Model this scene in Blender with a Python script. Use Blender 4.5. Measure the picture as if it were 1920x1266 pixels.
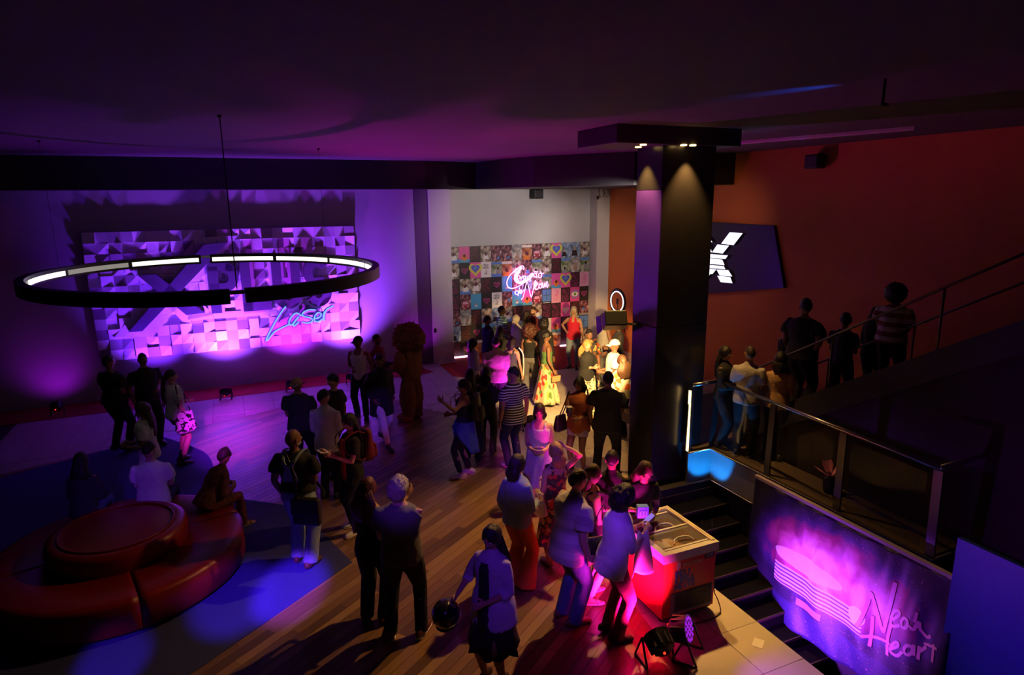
import bpy, bmesh, math, random
import numpy as np
from mathutils import Vector, Matrix

for _o in list(bpy.data.objects):
    bpy.data.objects.remove(_o, do_unlink=True)
SC = bpy.context.scene
COL = SC.collection
R = math.radians
rng = random.Random(11)

# ------------------------------------------------------------------ camera
FPX, CX, CY = 1200.0, 960.0, 633.0            # focal length in pixels of the 1920 x 1266 frame
PITCH, ROLL, CAMZ = R(12.2), R(0.57), 4.45
_fw = np.array([0, math.cos(PITCH), -math.sin(PITCH)])
_r0 = np.array([1.0, 0, 0])
_u0 = np.cross(_r0, _fw)
_rt = math.cos(ROLL) * _r0 - math.sin(ROLL) * _u0
_up = math.cos(ROLL) * _u0 + math.sin(ROLL) * _r0
CAM = np.array([0, 0, CAMZ])
cd = bpy.data.cameras.new('camera')
cam = bpy.data.objects.new('camera', cd)
COL.objects.link(cam)
cd.sensor_width = 36.0
cd.lens = FPX / 1920.0 * 36.0
cd.clip_start = 0.05
cam.matrix_world = Matrix(((_rt[0], _up[0], -_fw[0], 0), (_rt[1], _up[1], -_fw[1], 0),
                           (_rt[2], _up[2], -_fw[2], CAMZ), (0, 0, 0, 1)))
SC.camera = cam

# ------------------------------------------------------------------ view, world
SC.view_settings.view_transform = 'Standard'
SC.view_settings.look = 'None'
SC.view_settings.gamma = 1.0
SC.view_settings.use_curve_mapping = False
SC.view_settings.exposure = 0.0
SC.cycles.max_bounces = 4
SC.cycles.diffuse_bounces = 2
SC.cycles.glossy_bounces = 2
SC.cycles.transmission_bounces = 4
wd = bpy.data.worlds.new('world')
SC.world = wd
wd.use_nodes = True
wd.node_tree.nodes['Background'].inputs[0].default_value = (0.55, 0.38, 0.6, 1)
wd.node_tree.nodes['Background'].inputs[1].default_value = 0.0035

# ------------------------------------------------------------------ room frame: u runs along the back wall, n runs towards it
AL = R(23.5)
UV = np.array([math.cos(AL), math.sin(AL), 0.0])
NV = np.array([-math.sin(AL), math.cos(AL), 0.0])

def W(u, n, z=0.0):
    return Vector((UV[0] * u + NV[0] * n, UV[1] * u + NV[1] * n, z))

def ray(x, y):
    return _fw + _rt * (x - CX) / FPX - _up * (y - CY) / FPX

def at(x, y, z=0.0):
    d = ray(x, y)
    return Vector(CAM + d * ((z - CAMZ) / d[2]))

def at_n(x, y, n):                                   # (u, z) of the point seen at x, y on the plane n
    d = ray(x, y)
    p = CAM + d * (n / (d @ NV))
    return float(p @ UV), float(p[2])

def at_u(x, y, u):                                   # (n, z) of the point seen at x, y on the plane u
    d = ray(x, y)
    p = CAM + d * (u / (d @ UV))
    return float(p @ NV), float(p[2])

def un(v):
    return float(v[0] * UV[0] + v[1] * UV[1]), float(v[0] * NV[0] + v[1] * NV[1])

# ------------------------------------------------------------------ lights: the room's lamps and some added stand-ins (fixtures are built further down)
PURPLE, MAGENTA, VIOLET, WARM = (0.50, 0.015, 1.0), (1.0, 0.03, 0.62), (0.20, 0.04, 1.0), (1.0, 0.55, 0.14)

def spot(name, loc, tgt, power, color, angle=60, blend=0.6, size=0.06):
    l = bpy.data.lights.new(name, 'SPOT')
    l.energy, l.color = power, color
    l.spot_size, l.spot_blend, l.shadow_soft_size = R(angle), blend, size
    o = bpy.data.objects.new(name, l)
    COL.objects.link(o)
    loc, tgt = Vector(loc), Vector(tgt)
    o.location = loc
    o.rotation_euler = (tgt - loc).to_track_quat('-Z', 'Y').to_euler()
    return o

LAMPS = {}
# wash lamps on the floor along the back wall
for i, (u, n, pw, c, tz, du, ang) in enumerate([
        (-1.8, 15.68, 620, (0.17, 0.02, 1.0), 1.9, 0.0, 84), (-0.41, 15.64, 1700, (0.26, 0.045, 1.0), 2.25, 0.15, 94),
        (1.04, 15.68, 620, (0.40, 0.02, 1.0), 2.0, 0.25, 92), (2.45, 15.68, 1450, (0.26, 0.045, 1.0), 2.25, 0.15, 94),
        (-3.75, 16.0, 22, (0.40, 0.005, 0.9), 0.8, -0.1, 110), (4.25, 16.1, 36, (0.55, 0.005, 1.0), 1.0, 0.3, 90)]):
    LAMPS['wash%d' % i] = spot('wash_light', W(u, n, 0.24), W(u + du, 16.62, tz), pw, c, ang, 1.0, 0.07)
# magenta lamp among the crowd, shining up at the backs and on to the ceiling
LAMPS['crowd'] = spot('crowd_light', W(5.05, 10.9, 0.22), W(4.95, 11.8, 1.15), 150, (0.85, 0.02, 0.95), 58, 0.7, 0.07)
LAMPS['ceil'] = spot('ceiling_light', W(2.95, 15.3, 0.24), W(4.3, 11.8, 5.4), 1300, (0.70, 0.005, 0.55), 84, 0.9, 0.07)
LAMPS['ceil2'] = spot('ceiling_light', W(-2.0, 14.7, 0.24), W(-0.8, 12.3, 5.4), 330, (0.36, 0.005, 0.95), 84, 0.9, 0.07)
# warm spotlight hung on the column, on the crowd by the poster wall
LAMPS['warm'] = spot('warm_spot', W(5.34, 8.35, 2.55), W(7.0, 12.6, 0.25), 2400, (1.0, 0.58, 0.19), 48, 0.3, 0.07)
# warm downlights in the column's cap and beside it
LAMPS['cap1'] = spot('cap_downlight', W(5.43, 7.93, 5.12), W(5.50, 7.95, 3.9), 420, (1.0, 0.55, 0.12), 70, 0.8, 0.015)
LAMPS['cap2'] = spot('cap_downlight', W(6.0, 7.43, 5.12), W(6.0, 7.49, 3.9), 420, (1.0, 0.50, 0.12), 70, 0.8, 0.015)
LAMPS['cap3'] = spot('floor_downlight', W(5.25, 7.55, 5.10), W(2.6, 4.9, 0.0), 900, (1.0, 0.50, 0.14), 96, 0.9, 0.05)
LAMPS['cap4'] = spot('floor_downlight', W(5.85, 7.46, 5.10), W(4.62, 5.35, 0.0), 850, (1.0, 0.50, 0.09), 27, 0.6, 0.05)
# spots hung behind the column for the poster wall and the orange wall
LAMPS['wall1'] = spot('poster_spot', W(8.0, 10.7, 4.62), W(6.9, 17.1, 3.2), 680, (1.0, 0.86, 0.80), 52, 0.8, 0.06)
LAMPS['wall2'] = spot('poster_spot', W(8.2, 10.9, 4.62), W(9.5, 17.1, 2.6), 470, (1.0, 0.80, 0.70), 44, 0.8, 0.06)
LAMPS['wall3'] = spot('wall_spot', W(8.35, 10.6, 4.62), W(10.5, 11.9, 3.4), 30, (1.0, 0.60, 0.24), 96, 0.9, 0.06)
# floor lamps beside the freezer
LAMPS['par1'] = spot('freezer_light', W(3.46, 4.50, 0.27), W(3.62, 6.0, 0.9), 700, (1.0, 0.012, 0.42), 92, 0.8, 0.06)
LAMPS['par2'] = spot('violet_floor_light', W(3.78, 4.40, 0.30), W(4.30, 3.75, 0.55), 130, (0.42, 0.05, 1.0), 110, 0.9, 0.06)
LAMPS['par3'] = spot('added_banner_light', W(4.92, 5.25, -1.1), W(6.55, 5.12, -0.72), 760, (0.40, 0.05, 1.0), 86, 1.0, 0.06)  # added lamp, unseen in the stairwell, that brightens the banner
# cyan lamp in the stairwell, under the inner corner of the landing
LAMPS['cyan'] = spot('stairwell_light', W(6.2, 6.95, -0.6), W(6.58, 7.40, 0.24), 100, (0.01, 0.30, 1.0), 66, 0.3, 0.03)
LAMPS['cyan2'] = spot('stairwell_light', W(6.3, 3.1, -0.9), W(6.5, 3.3, 0.4), 8, (0.01, 0.12, 1.0), 90, 0.6, 0.03)
# added stand-in heads on an unseen ceiling bar: narrow beams for violet patches
MH = [(-1.6, 1.0), (-0.9, 0.95), (0.2, 0.9), (0.9, 0.85)]
BEAMS = [(0, at(545, 1105), 13000, 7), (1, at(440, 1120), 4200, 8), (0, at(255, 915, 0.85), 684, 8), (1, at(765, 930, 1.45), 594, 7),
         (0, at(195, 915, 0.6), 594, 7), (2, at(985, 850, 1.25), 1008, 11), (2, at(960, 725, 1.3), 1116, 5), (3, at(1060, 1080, 0.7), 468, 8),
         (3, at(920, 1100, 0.8), 288, 12), (2, at(870, 830, 0.7), 756, 6), (0, at(215, 1235), 2400, 6), (1, at(565, 800, 0.7), 648, 6),
         (3, at(715, 770, 0.7), 1620, 5), (3, at(1105, 1030, 0.6), 648, 8), (2, at(1180, 960, 1.3), 432, 8)]
for i, (m, t, pw, a) in enumerate(BEAMS):
    LAMPS['beam%d' % i] = spot('added_violet_beam', W(MH[m][0], MH[m][1], 5.05), t, pw, (0.20, 0.03, 1.0), a, 0.75, 0.05)
LAMPS['blueceil'] = spot('blue_beam', at(1660, 148, 5.4) - Vector((0, 0, 0.20)), at(1500, 168, 5.4), 90, (0.01, 0.10, 1.0), 24, 1.0, 0.05)
LAMPS['beam99'] = spot('added_violet_beam', W(MH[1][0], MH[1][1], 5.05), at(440, 810), 26000, (0.62, 0.01, 1.0), 8.5, 1.0, 0.05)  # added beam in place of the bright wall's glossy reflection on the floor


# ------------------------------------------------------------------ objects
def tag(o, label=None, cat=None, group=None, kind=None):
    if label: o['label'] = label
    if cat: o['category'] = cat
    if group: o['group'] = group
    if kind: o['kind'] = kind
    return o

def empty(name, loc=(0, 0, 0), rz=0.0, label=None, cat=None, group=None):
    o = bpy.data.objects.new(name, None)
    COL.objects.link(o)
    o.location = loc
    o.rotation_euler = (0, 0, rz)
    o.empty_display_size = 0.1
    return tag(o, label, cat, group)

def link(name, me, parent=None):
    o = bpy.data.objects.new(name, me)
    COL.objects.link(o)
    if parent is not None:
        o.parent = parent
    return o

def copy_part(src, parent):
    c = src.copy()
    COL.objects.link(c)
    c.parent = parent
    return c

class G:
    """collects vertices and faces of one mesh"""
    def __init__(s):
        s.v, s.f, s.m, s.n = [], [], [], 0
    def add(s, v, f, mi=0):
        v = np.asarray(v, float)
        s.v.append(v)
        k = s.n
        s.f += [tuple(i + k for i in q) for q in f]
        s.m += [mi] * len(f)
        s.n += len(v)
        return s
    def box(s, lo, hi, mi=0, M=None):
        x0, y0, z0 = lo; x1, y1, z1 = hi
        v = np.array([(x0, y0, z0), (x1, y0, z0), (x1, y1, z0), (x0, y1, z0), (x0, y0, z1), (x1, y0, z1), (x1, y1, z1), (x0, y1, z1)], float)
        if M is not None:
            v = np.array([tuple(M @ Vector(p)) for p in v])
        return s.add(v, [(0, 3, 2, 1), (4, 5, 6, 7), (0, 1, 5, 4), (1, 2, 6, 5), (2, 3, 7, 6), (3, 0, 4, 7)], mi)
    def prism(s, poly, fn, a, b, mi=0):
        """poly: 2D points; fn(p, q, t) -> 3D; extruded from t=a to t=b"""
        k = len(poly)
        v = [fn(p[0], p[1], a) for p in poly] + [fn(p[0], p[1], b) for p in poly]
        f = [tuple(range(k))[::-1], tuple(range(k, 2 * k))] + [(i, (i + 1) % k, k + (i + 1) % k, k + i) for i in range(k)]
        return s.add([tuple(x) for x in v], f, mi)
    def tube(s, pts, rad, n=10, ref=None, mi=0, closed=False):
        v, f = tube(pts, rad, n, ref, closed)
        return s.add(v, f, mi)
    def arr(s):
        return np.concatenate(s.v) if s.v else np.zeros((0, 3))
    def mesh(s, name, mats, smooth=True, M=None):
        me = bpy.data.meshes.new(name)
        v = s.arr()
        if M is not None:
            v = v @ np.array(M.to_3x3()).T + np.array(M.translation)
        me.from_pydata(v.tolist(), [], s.f)
        for m in (mats if isinstance(mats, (list, tuple)) else [mats]):
            me.materials.append(m)
        me.polygons.foreach_set('material_index', s.m)
        bm = bmesh.new(); bm.from_mesh(me); bmesh.ops.recalc_face_normals(bm, faces=bm.faces); bm.to_mesh(me); bm.free()
        if smooth:
            me.polygons.foreach_set('use_smooth', [True] * len(me.polygons))
        me.update()
        return me
    def obj(s, name, mats, parent=None, smooth=False, M=None, bevel=0.0, seg=2):
        o = link(name, s.mesh(name, mats, smooth, M), parent)
        if bevel:
            b = o.modifiers.new('bevel', 'BEVEL'); b.width = bevel; b.segments = seg; b.limit_method = 'ANGLE'; b.angle_limit = R(40)
        return o

def tube(pts, rad, n=10, ref=None, closed=False):
    P = np.asarray(pts, float)
    k = len(P)
    Rr = np.asarray([(r, r) if np.isscalar(r) else r for r in (rad if hasattr(rad, '__len__') else [rad] * k)], float)
    if closed:
        T = np.roll(P, -1, 0) - np.roll(P, 1, 0)
    else:
        T = np.gradient(P, axis=0)
    T = T / (np.linalg.norm(T, axis=1)[:, None] + 1e-9)
    S = np.zeros_like(P)
    s = np.array(ref, float) if ref is not None else (np.array([1.0, 0, 0]) if abs(T[0][0]) < 0.8 else np.array([0, 1.0, 0]))
    for i in range(k):
        s2 = (np.array(ref, float) if ref is not None else s)
        s2 = s2 - T[i] * (s2 @ T[i])
        if np.linalg.norm(s2) < 1e-3:
            s2 = S[i - 1] if i else np.array([0, 0, 1.0])
        s = s2 / np.linalg.norm(s2)
        S[i] = s
    B = np.cross(T, S)
    a = np.linspace(0, 2 * math.pi, n, endpoint=False)
    V = (P[:, None, :] + S[:, None, :] * (np.cos(a)[None, :, None] * Rr[:, 0][:, None, None]) + B[:, None, :] * (np.sin(a)[None, :, None] * Rr[:, 1][:, None, None])).reshape(-1, 3)
    F = []
    for i in range(k if closed else k - 1):
        i2 = (i + 1) % k
        for j in range(n):
            j2 = (j + 1) % n
            F.append((i * n + j, i * n + j2, i2 * n + j2, i2 * n + j))
    if not closed:
        F.append(tuple(range(n))[::-1]); F.append(tuple(range((k - 1) * n, k * n)))
    return V, F

def catmull(pts, sub=5, closed=False):
    P = [np.array(p, float) for p in pts]
    k = len(P)
    out = []
    for i in range(k if closed else k - 1):
        p0, p1, p2, p3 = (P[(i - 1) % k] if closed or i else P[0]), P[i], P[(i + 1) % k], (P[(i + 2) % k] if closed else P[min(i + 2, k - 1)])
        for j in range(sub):
            t = j / sub
            out.append(0.5 * ((2 * p1) + (-p0 + p2) * t + (2 * p0 - 5 * p1 + 4 * p2 - p3) * t * t + (-p0 + 3 * p1 - 3 * p2 + p3) * t ** 3))
    if not closed:
        out.append(P[-1])
    return out

def ribbon(path, w, closed=False):
    """2D stroke outline: list of quads (as 4 points) along a path"""
    P = np.asarray(path, float)
    T = (np.roll(P, -1, 0) - np.roll(P, 1, 0)) if closed else np.gradient(P, axis=0)
    T /= np.linalg.norm(T, axis=1)[:, None] + 1e-9
    Nn = np.stack([-T[:, 1], T[:, 0]], 1)
    L, Q = P + Nn * w / 2, P - Nn * w / 2
    return L, Q

def ribbon_prism(g, path, w, fn, a, b, closed=False, mi=0):
    L, Q = ribbon(path, w, closed)
    k = len(L)
    v = [fn(*p, a) for p in L] + [fn(*p, a) for p in Q] + [fn(*p, b) for p in L] + [fn(*p, b) for p in Q]
    f = []
    for i in range(k if closed else k - 1):
        j = (i + 1) % k
        f += [(i, j, k + j, k + i), (2 * k + i, 3 * k + i, 3 * k + j, 2 * k + j), (i, 2 * k + i, 2 * k + j, j), (k + i, k + j, 3 * k + j, 3 * k + i)]
    if not closed:
        f += [(0, k, 3 * k, 2 * k), (k - 1, 3 * k - 1, 4 * k - 1, 2 * k - 1)]
    g.add([tuple(x) for x in v], f, mi)

def roomM(u, n, z=0.0, rz=0.0):
    return Matrix.Translation(W(u, n, z)) @ Matrix.Rotation(AL + rz, 4, 'Z')

def clip_convex(poly, clip):
    """clip polygon by a convex counter-clockwise polygon"""
    out = list(poly)
    k = len(clip)
    for i in range(k):
        a, b = clip[i], clip[(i + 1) % k]
        ex, ey = b[0] - a[0], b[1] - a[1]
        src, out = out, []
        for j in range(len(src)):
            p, q = src[j], src[(j + 1) % len(src)]
            dp = ex * (p[1] - a[1]) - ey * (p[0] - a[0])
            dq = ex * (q[1] - a[1]) - ey * (q[0] - a[0])
            if dp >= 0: out.append(p)
            if (dp >= 0) != (dq >= 0):
                t = dp / (dp - dq)
                out.append((p[0] + (q[0] - p[0]) * t, p[1] + (q[1] - p[1]) * t))
        if len(out) < 3: return []
    return out

def area2(p):
    return abs(sum(p[i][0] * p[(i + 1) % len(p)][1] - p[(i + 1) % len(p)][0] * p[i][1] for i in range(len(p)))) / 2

def wob(p, freq, seed, oct=5):
    r = np.random.RandomState(seed)
    o = np.zeros(len(p))
    for i in range(oct):
        k = r.normal(size=3); k = k / np.linalg.norm(k) * freq * (0.7 + 0.6 * r.rand())
        o += np.sin(p @ k + r.rand() * 6.28)
    return o / oct

# ------------------------------------------------------------------ materials
MATS = {}
def mat(name, color, rough=0.6, metal=0.0, emit=None, es=0.0, var=0.15, scale=8.0, bump=0.0, bscale=None, spec=0.5, trans=0.0, coat=0.0, alpha=1.0, stretch=None):
    if name in MATS: return MATS[name]
    m = bpy.data.materials.new(name)
    m.use_nodes = True
    nt = m.node_tree
    b = nt.nodes['Principled BSDF']
    b.inputs['Roughness'].default_value = rough
    b.inputs['Metallic'].default_value = metal
    b.inputs['Specular IOR Level'].default_value = spec
    b.inputs['Transmission Weight'].default_value = trans
    b.inputs['Coat Weight'].default_value = coat
    b.inputs['Alpha'].default_value = alpha
    c = tuple(color) + (1,) if len(color) == 3 else color
    if emit:
        b.inputs['Emission Color'].default_value = tuple(emit) + (1,)
        b.inputs['Emission Strength'].default_value = es
    tc = nt.nodes.new('ShaderNodeTexCoord')
    src = tc.outputs['Object']
    if stretch:
        mp = nt.nodes.new('ShaderNodeMapping'); mp.inputs['Scale'].default_value = stretch
        nt.links.new(src, mp.inputs['Vector']); src = mp.outputs['Vector']
    nz = nt.nodes.new('ShaderNodeTexNoise')
    nz.inputs['Scale'].default_value = scale; nz.inputs['Detail'].default_value = 4
    nt.links.new(src, nz.inputs['Vector'])
    mx = nt.nodes.new('ShaderNodeMix'); mx.data_type = 'RGBA'
    mx.inputs['A'].default_value = tuple(x * (1 - var) for x in c[:3]) + (1,)
    mx.inputs['B'].default_value = tuple(min(1, x * (1 + var)) for x in c[:3]) + (1,)
    nt.links.new(nz.outputs['Fac'], mx.inputs['Factor'])
    nt.links.new(mx.outputs['Result'], b.inputs['Base Color'])
    if bump:
        n2 = nt.nodes.new('ShaderNodeTexNoise'); n2.inputs['Scale'].default_value = bscale or scale * 3; n2.inputs['Detail'].default_value = 3
        nt.links.new(src, n2.inputs['Vector'])
        bp = nt.nodes.new('ShaderNodeBump'); bp.inputs['Strength'].default_value = bump; bp.inputs['Distance'].default_value = 0.02
        nt.links.new(n2.outputs['Fac'], bp.inputs['Height']); nt.links.new(bp.outputs['Normal'], b.inputs['Normal'])
    MATS[name] = m
    return m

def pattern(name, kind, cols, scale=20.0, rough=0.8, coord='Object', stretch=(1, 1, 1)):
    """cloth and print patterns: stripes, spots, floral, check, ramp"""
    if name in MATS: return MATS[name]
    m = bpy.data.materials.new(name); m.use_nodes = True
    nt = m.node_tree; b = nt.nodes['Principled BSDF']; b.inputs['Roughness'].default_value = rough
    tc = nt.nodes.new('ShaderNodeTexCoord'); mp = nt.nodes.new('ShaderNodeMapping'); mp.inputs['Scale'].default_value = stretch
    nt.links.new(tc.outputs[coord], mp.inputs['Vector'])
    rp = nt.nodes.new('ShaderNodeValToRGB'); rp.color_ramp.interpolation = 'CONSTANT'
    el = rp.color_ramp.elements
    if kind == 'stripes':
        t = nt.nodes.new('ShaderNodeTexWave'); t.bands_direction = 'Z'; t.inputs['Scale'].default_value = scale; t.inputs['Distortion'].default_value = 0.4
        t.inputs['Detail'].default_value = 1
        out = t.outputs['Fac']
    elif kind == 'floral' or kind == 'cells':
        t = nt.nodes.new('ShaderNodeTexVoronoi'); t.inputs['Scale'].default_value = scale
        sp = nt.nodes.new('ShaderNodeSeparateColor'); nt.links.new(t.outputs['Color'], sp.inputs['Color']); out = sp.outputs[0]
    else:
        t = nt.nodes.new('ShaderNodeTexNoise'); t.inputs['Scale'].default_value = scale; t.inputs['Detail'].default_value = 3 if kind != 'blotch' else 1
        out = t.outputs['Fac']
        if kind == 'ramp': rp.color_ramp.interpolation = 'LINEAR'
    nt.links.new(mp.outputs['Vector'], t.inputs['Vector'])
    nt.links.new(out, rp.inputs['Fac'])
    while len(el) < len(cols): el.new(0.5)
    for e, (p, c) in zip(el, cols):
        e.position = p; e.color = tuple(c) + (1,)
    nt.links.new(rp.outputs['Color'], b.inputs['Base Color'])
    MATS[name] = m
    return m

def emis(name, color, strength):
    return mat(name, (0.02, 0.02, 0.02), 0.4, emit=color, es=strength, var=0)

BLACK = mat('black_metal', (0.012, 0.012, 0.013), 0.45, 0.2)
DARK = mat('dark_paint', (0.02, 0.018, 0.02), 0.6)
CHROME = mat('brushed_steel', (0.6, 0.6, 0.62), 0.25, 1.0, scale=30)
RUBBER = mat('black_rubber', (0.01, 0.01, 0.01), 0.7)
WHITE = mat('white_plastic', (0.75, 0.74, 0.72), 0.4)

# ================================================================== setting
PLASTER = mat('cream_plaster', (0.62, 0.58, 0.55), 0.75, bump=0.15, bscale=60, scale=1.5, var=0.06)
ORANGE = mat('orange_paint', (0.72, 0.20, 0.04), 0.7, scale=1.2, var=0.08, bump=0.1, bscale=70)
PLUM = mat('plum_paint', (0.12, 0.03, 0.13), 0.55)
CEILM = mat('ceiling_paint', (0.10, 0.088, 0.095), 0.85, scale=2, var=0.08)
SLAB = mat('grout', (0.05, 0.04, 0.035), 0.9)
CHAR = mat('charcoal_paint', (0.02, 0.018, 0.022), 0.65)

def rbox(name, lo, hi, m, kind=None, parent=None, bevel=0.0, label=None, cat=None):
    """box in room coordinates (u, n, z)"""
    o = G().box(lo, hi).obj(name, m, parent, bevel=bevel)
    if parent is None:
        o.rotation_euler = (0, 0, AL)
        tag(o, label, cat, None, kind)
    return o

def S(name, boxes, m, kind='structure'):
    g = G()
    for lo, hi in boxes: g.box(lo, hi)
    o = g.obj(name, m)
    o.rotation_euler = (0, 0, AL)
    return tag(o, kind=kind)

FLOOR = S('floor', [((-9, -1.0, -0.3), (4.8, 17.4, -0.02)), ((4.8, 7.35, -0.3), (10.5, 17.4, -0.02))], SLAB)
S('ceiling', [((-9, -1.0, 5.4), (10.8, 17.4, 5.6))], CEILM)
S('wall_back', [((-9, 16.75, 0), (4.5, 17.4, 5.4))], mat('mauve_plaster', (0.44, 0.41, 0.42), 0.75, bump=0.15, bscale=60, scale=1.5, var=0.06))
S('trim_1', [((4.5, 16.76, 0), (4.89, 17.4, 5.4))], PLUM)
S('wall_pier', [((4.89, 16.72, 0), (5.49, 17.4, 5.4))], PLASTER)
S('wall_recess', [((5.49, 17.15, 0), (10.07, 17.4, 5.4))], mat('grey_plaster', (0.56, 0.55, 0.55), 0.8, scale=1.2, var=0.12, bump=0.2, bscale=30))
S('wall_recess_side', [((10.07, 16.72, 0), (10.5, 17.4, 5.4))], PLASTER)
S('wall_right', [((10.5, -1, -2.6), (10.8, 17.4, 5.4))], ORANGE)
S('wall_left', [((-9.3, -1, 0), (-9, 17.4, 5.4))], CHAR)
S('wall_front', [((-9.3, -1.3, -2.6), (10.8, -1.0, 5.4))], CHAR)

# bulkhead beam in front of the back wall, bulging on the right
bk = [(-9, 15.9), (4.6, 15.9), un(at(890, 305, 5.4)), un(at(945, 298, 5.4)), un(at(1000, 293, 5.4)), un(at(1190, 284, 5.4))]
bk += [(10.5, bk[-1][1] - 0.15), (10.5, 17.1), (-9, 17.1)]
o = G().prism(bk, lambda p, q, t: (p, q, t), 4.72, 5.4).obj('trim_2', CHAR)
o.rotation_euler = (0, 0, AL); tag(o, kind='structure')
# pale strip on the ceiling
a, b, c = at(1150, 297, 5.385), at(1340, 270, 5.385), at(1715, 238.5, 5.385)
g = G(); g.tube([a, b, c], [(0.045, 0.012)] * 3, 6, ref=(0, 0, 1)); g.obj('trim_3', mat('pale_strip', (0.7, 0.62, 0.6), 0.5)); tag(bpy.data.objects['trim_3'], kind='structure')

# ---------------------------------------------------------------- floor: boards, tiles
WOODS = [mat('oak_board_%d' % i, c, 0.30, scale=3.0, var=0.28, stretch=(14, 1.2, 1), bump=0.06, bscale=6) for i, c in enumerate(
    [(0.25, 0.14, 0.065), (0.18, 0.097, 0.046), (0.115, 0.062, 0.032), (0.30, 0.18, 0.09), (0.215, 0.12, 0.056), (0.15, 0.082, 0.042)])]
TILES = [mat('pale_tile_%d' % i, c, 0.42, scale=5, var=0.1) for i, c in enumerate([(0.47, 0.42, 0.36), (0.44, 0.39, 0.34), (0.49, 0.44, 0.38)])]
WOODPOLY = [(-1.6, 13.55), (-1.13, 13.74), (0.9, 14.5), (2.5, 14.75), (2.8, 14.55), (3.11, 13.93), (3.57, 12.99), (3.82, 12.64), (4.15, 11.0), (4.18, 9.66), (3.9, 6.5), (3.66, 4.52), (3.6, 1.0), (-4.5, 1.0), (-6.5, 11.7)]
def seen(u, n, z=0.0, m=60):
    d = np.array(W(u, n, z)) - CAM
    zc = d @ _fw
    if zc < 0.3: return None
    x, y = CX + FPX * (d @ _rt) / zc, CY - FPX * (d @ _up) / zc
    return (x, y, zc) if -m < x < 1920 + m and -m < y < 1266 + m else None
PA = R(35)
ca, sa = math.cos(PA), math.sin(PA)
PW, PL = 0.112, 1.7
boards = []
for i in range(-90, 120):
    off = rng.random() * PL
    for j in range(-6, 12):
        x0, y0 = j * PL + off, i * PW
        x1, y1 = x0 + PL - 0.003, y0 + PW - 0.004
        rect = [(x * ca - y * sa, x * sa + y * ca) for x, y in ((x0, y0), (x1, y0), (x1, y1), (x0, y1))]
        cu, cn = sum(p[0] for p in rect) / 4, sum(p[1] for p in rect) / 4
        s = [seen(*p) for p in rect] + [seen(cu, cn)]
        if not any(s): continue
        pl = clip_convex(WOODPOLY, rect)
        if len(pl) < 3 or area2(pl) < 0.01: continue
        dist = min(q[2] for q in s if q)
        boards.append((dist, pl, (cu, cn)))
boards.sort(key=lambda b: b[0])
rest = G()
full = None
for k, (d, pl, c) in enumerate(boards):
    mi = rng.randrange(6)
    if k < 300:
        g = G().prism([((p[0] - c[0]) * sa - (p[1] - c[1]) * ca, (p[0] - c[0]) * ca + (p[1] - c[1]) * sa) for p in pl], lambda p, q, t: (p, q, t), -0.02, 0)
        o = g.obj('floor_board', WOODS[mi], FLOOR)
        o.location = (c[0], c[1], 0); o.rotation_euler = (0, 0, PA - math.pi / 2)
    else:
        rest.prism(pl, lambda p, q, t: (p, q, t), -0.02, 0, mi)
if rest.n:
    o = rest.obj('floor_boards', WOODS, FLOOR); o['kind'] = 'stuff'
ntile = 0
TS = 0.62
for i in range(-13, 17):
    for j in range(0, 28):
        u0, n0 = 3.66 + (i - 0) * TS - 0 * TS, 0.8 + j * TS
        cu, cn = u0 + TS / 2, n0 + TS / 2
        if n0 + TS > 17.15 or u0 + TS > 10.5: continue
        if not (seen(cu, cn, 0, 80)): continue
        tw_ = TS
        if abs(u0 - 4.28) < 0.01 and n0 < 7.35: tw_ = 0.515; cu = u0 + tw_ / 2
        elif cu > 4.8 - TS / 2 + 0.02 and cn < 7.3 + TS / 2: continue
        def inside(px, py, poly=WOODPOLY):
            r = False
            for q in range(len(poly)):
                (ax, ay), (bx, by) = poly[q], poly[(q + 1) % len(poly)]
                if (ay > py) != (by > py) and px < (bx - ax) * (py - ay) / (by - ay) + ax: r = not r
            return r
        cor = [(u0, n0), (u0 + TS, n0), (u0 + TS, n0 + TS), (u0, n0 + TS), (cu, cn)]
        ins = sum(inside(*p) for p in cor)
        if ins == 5: continue
        top = -0.0005 if ins == 0 else -0.004
        key = ('tile', rng.randrange(3), ins > 0, tw_)
        if key not in MATS:
            MATS[key] = G().box((-tw_ / 2 + 0.003, -TS / 2 + 0.003, -0.02), (tw_ / 2 - 0.003, TS / 2 - 0.003, top)).mesh('floor_tile', TILES[key[1]], False)
        o = link('floor_tile', MATS[key], FLOOR); o.location = (cu, cn, 0); ntile += 1
# carpets
CARPETS = []
def carpet(name, pts, m, z, label, cat='carpet'):
    CARPETS.append(pts)
    g = G().prism(pts, lambda p, q, t: (p, q, t), 0.0005, z)
    o = g.obj(name, m); o.rotation_euler = (0, 0, AL)
    return tag(o, label, cat)
RED = mat('red_carpet', (0.33, 0.008, 0.015), 0.95, scale=60, var=0.3, bump=0.4, bscale=400)
BLUE = mat('navy_carpet', (0.03, 0.04, 0.20), 0.9, scale=60, var=0.3, bump=0.4, bscale=400)
carpet('carpet_runner', [(-6.0, 15.62), (2.2, 15.8), (4.3, 15.72), (4.62, 15.85), (4.5, 16.2), (4.4, 16.72), (-6.0, 16.72)], RED, 0.008,
       'red carpet strip along the foot of the purple-lit back wall')
carpet('carpet_runner', [(4.98, 16.5), (4.95, 15.2), (5.3, 14.8), (6.3, 14.62), (8.3, 14.62), (8.6, 14.9), (10.0, 15.2), (10.0, 17.1), (5.52, 17.1), (5.5, 16.6)], RED, 0.008,
       'red carpet area on the floor in front of the poster wall')
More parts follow.
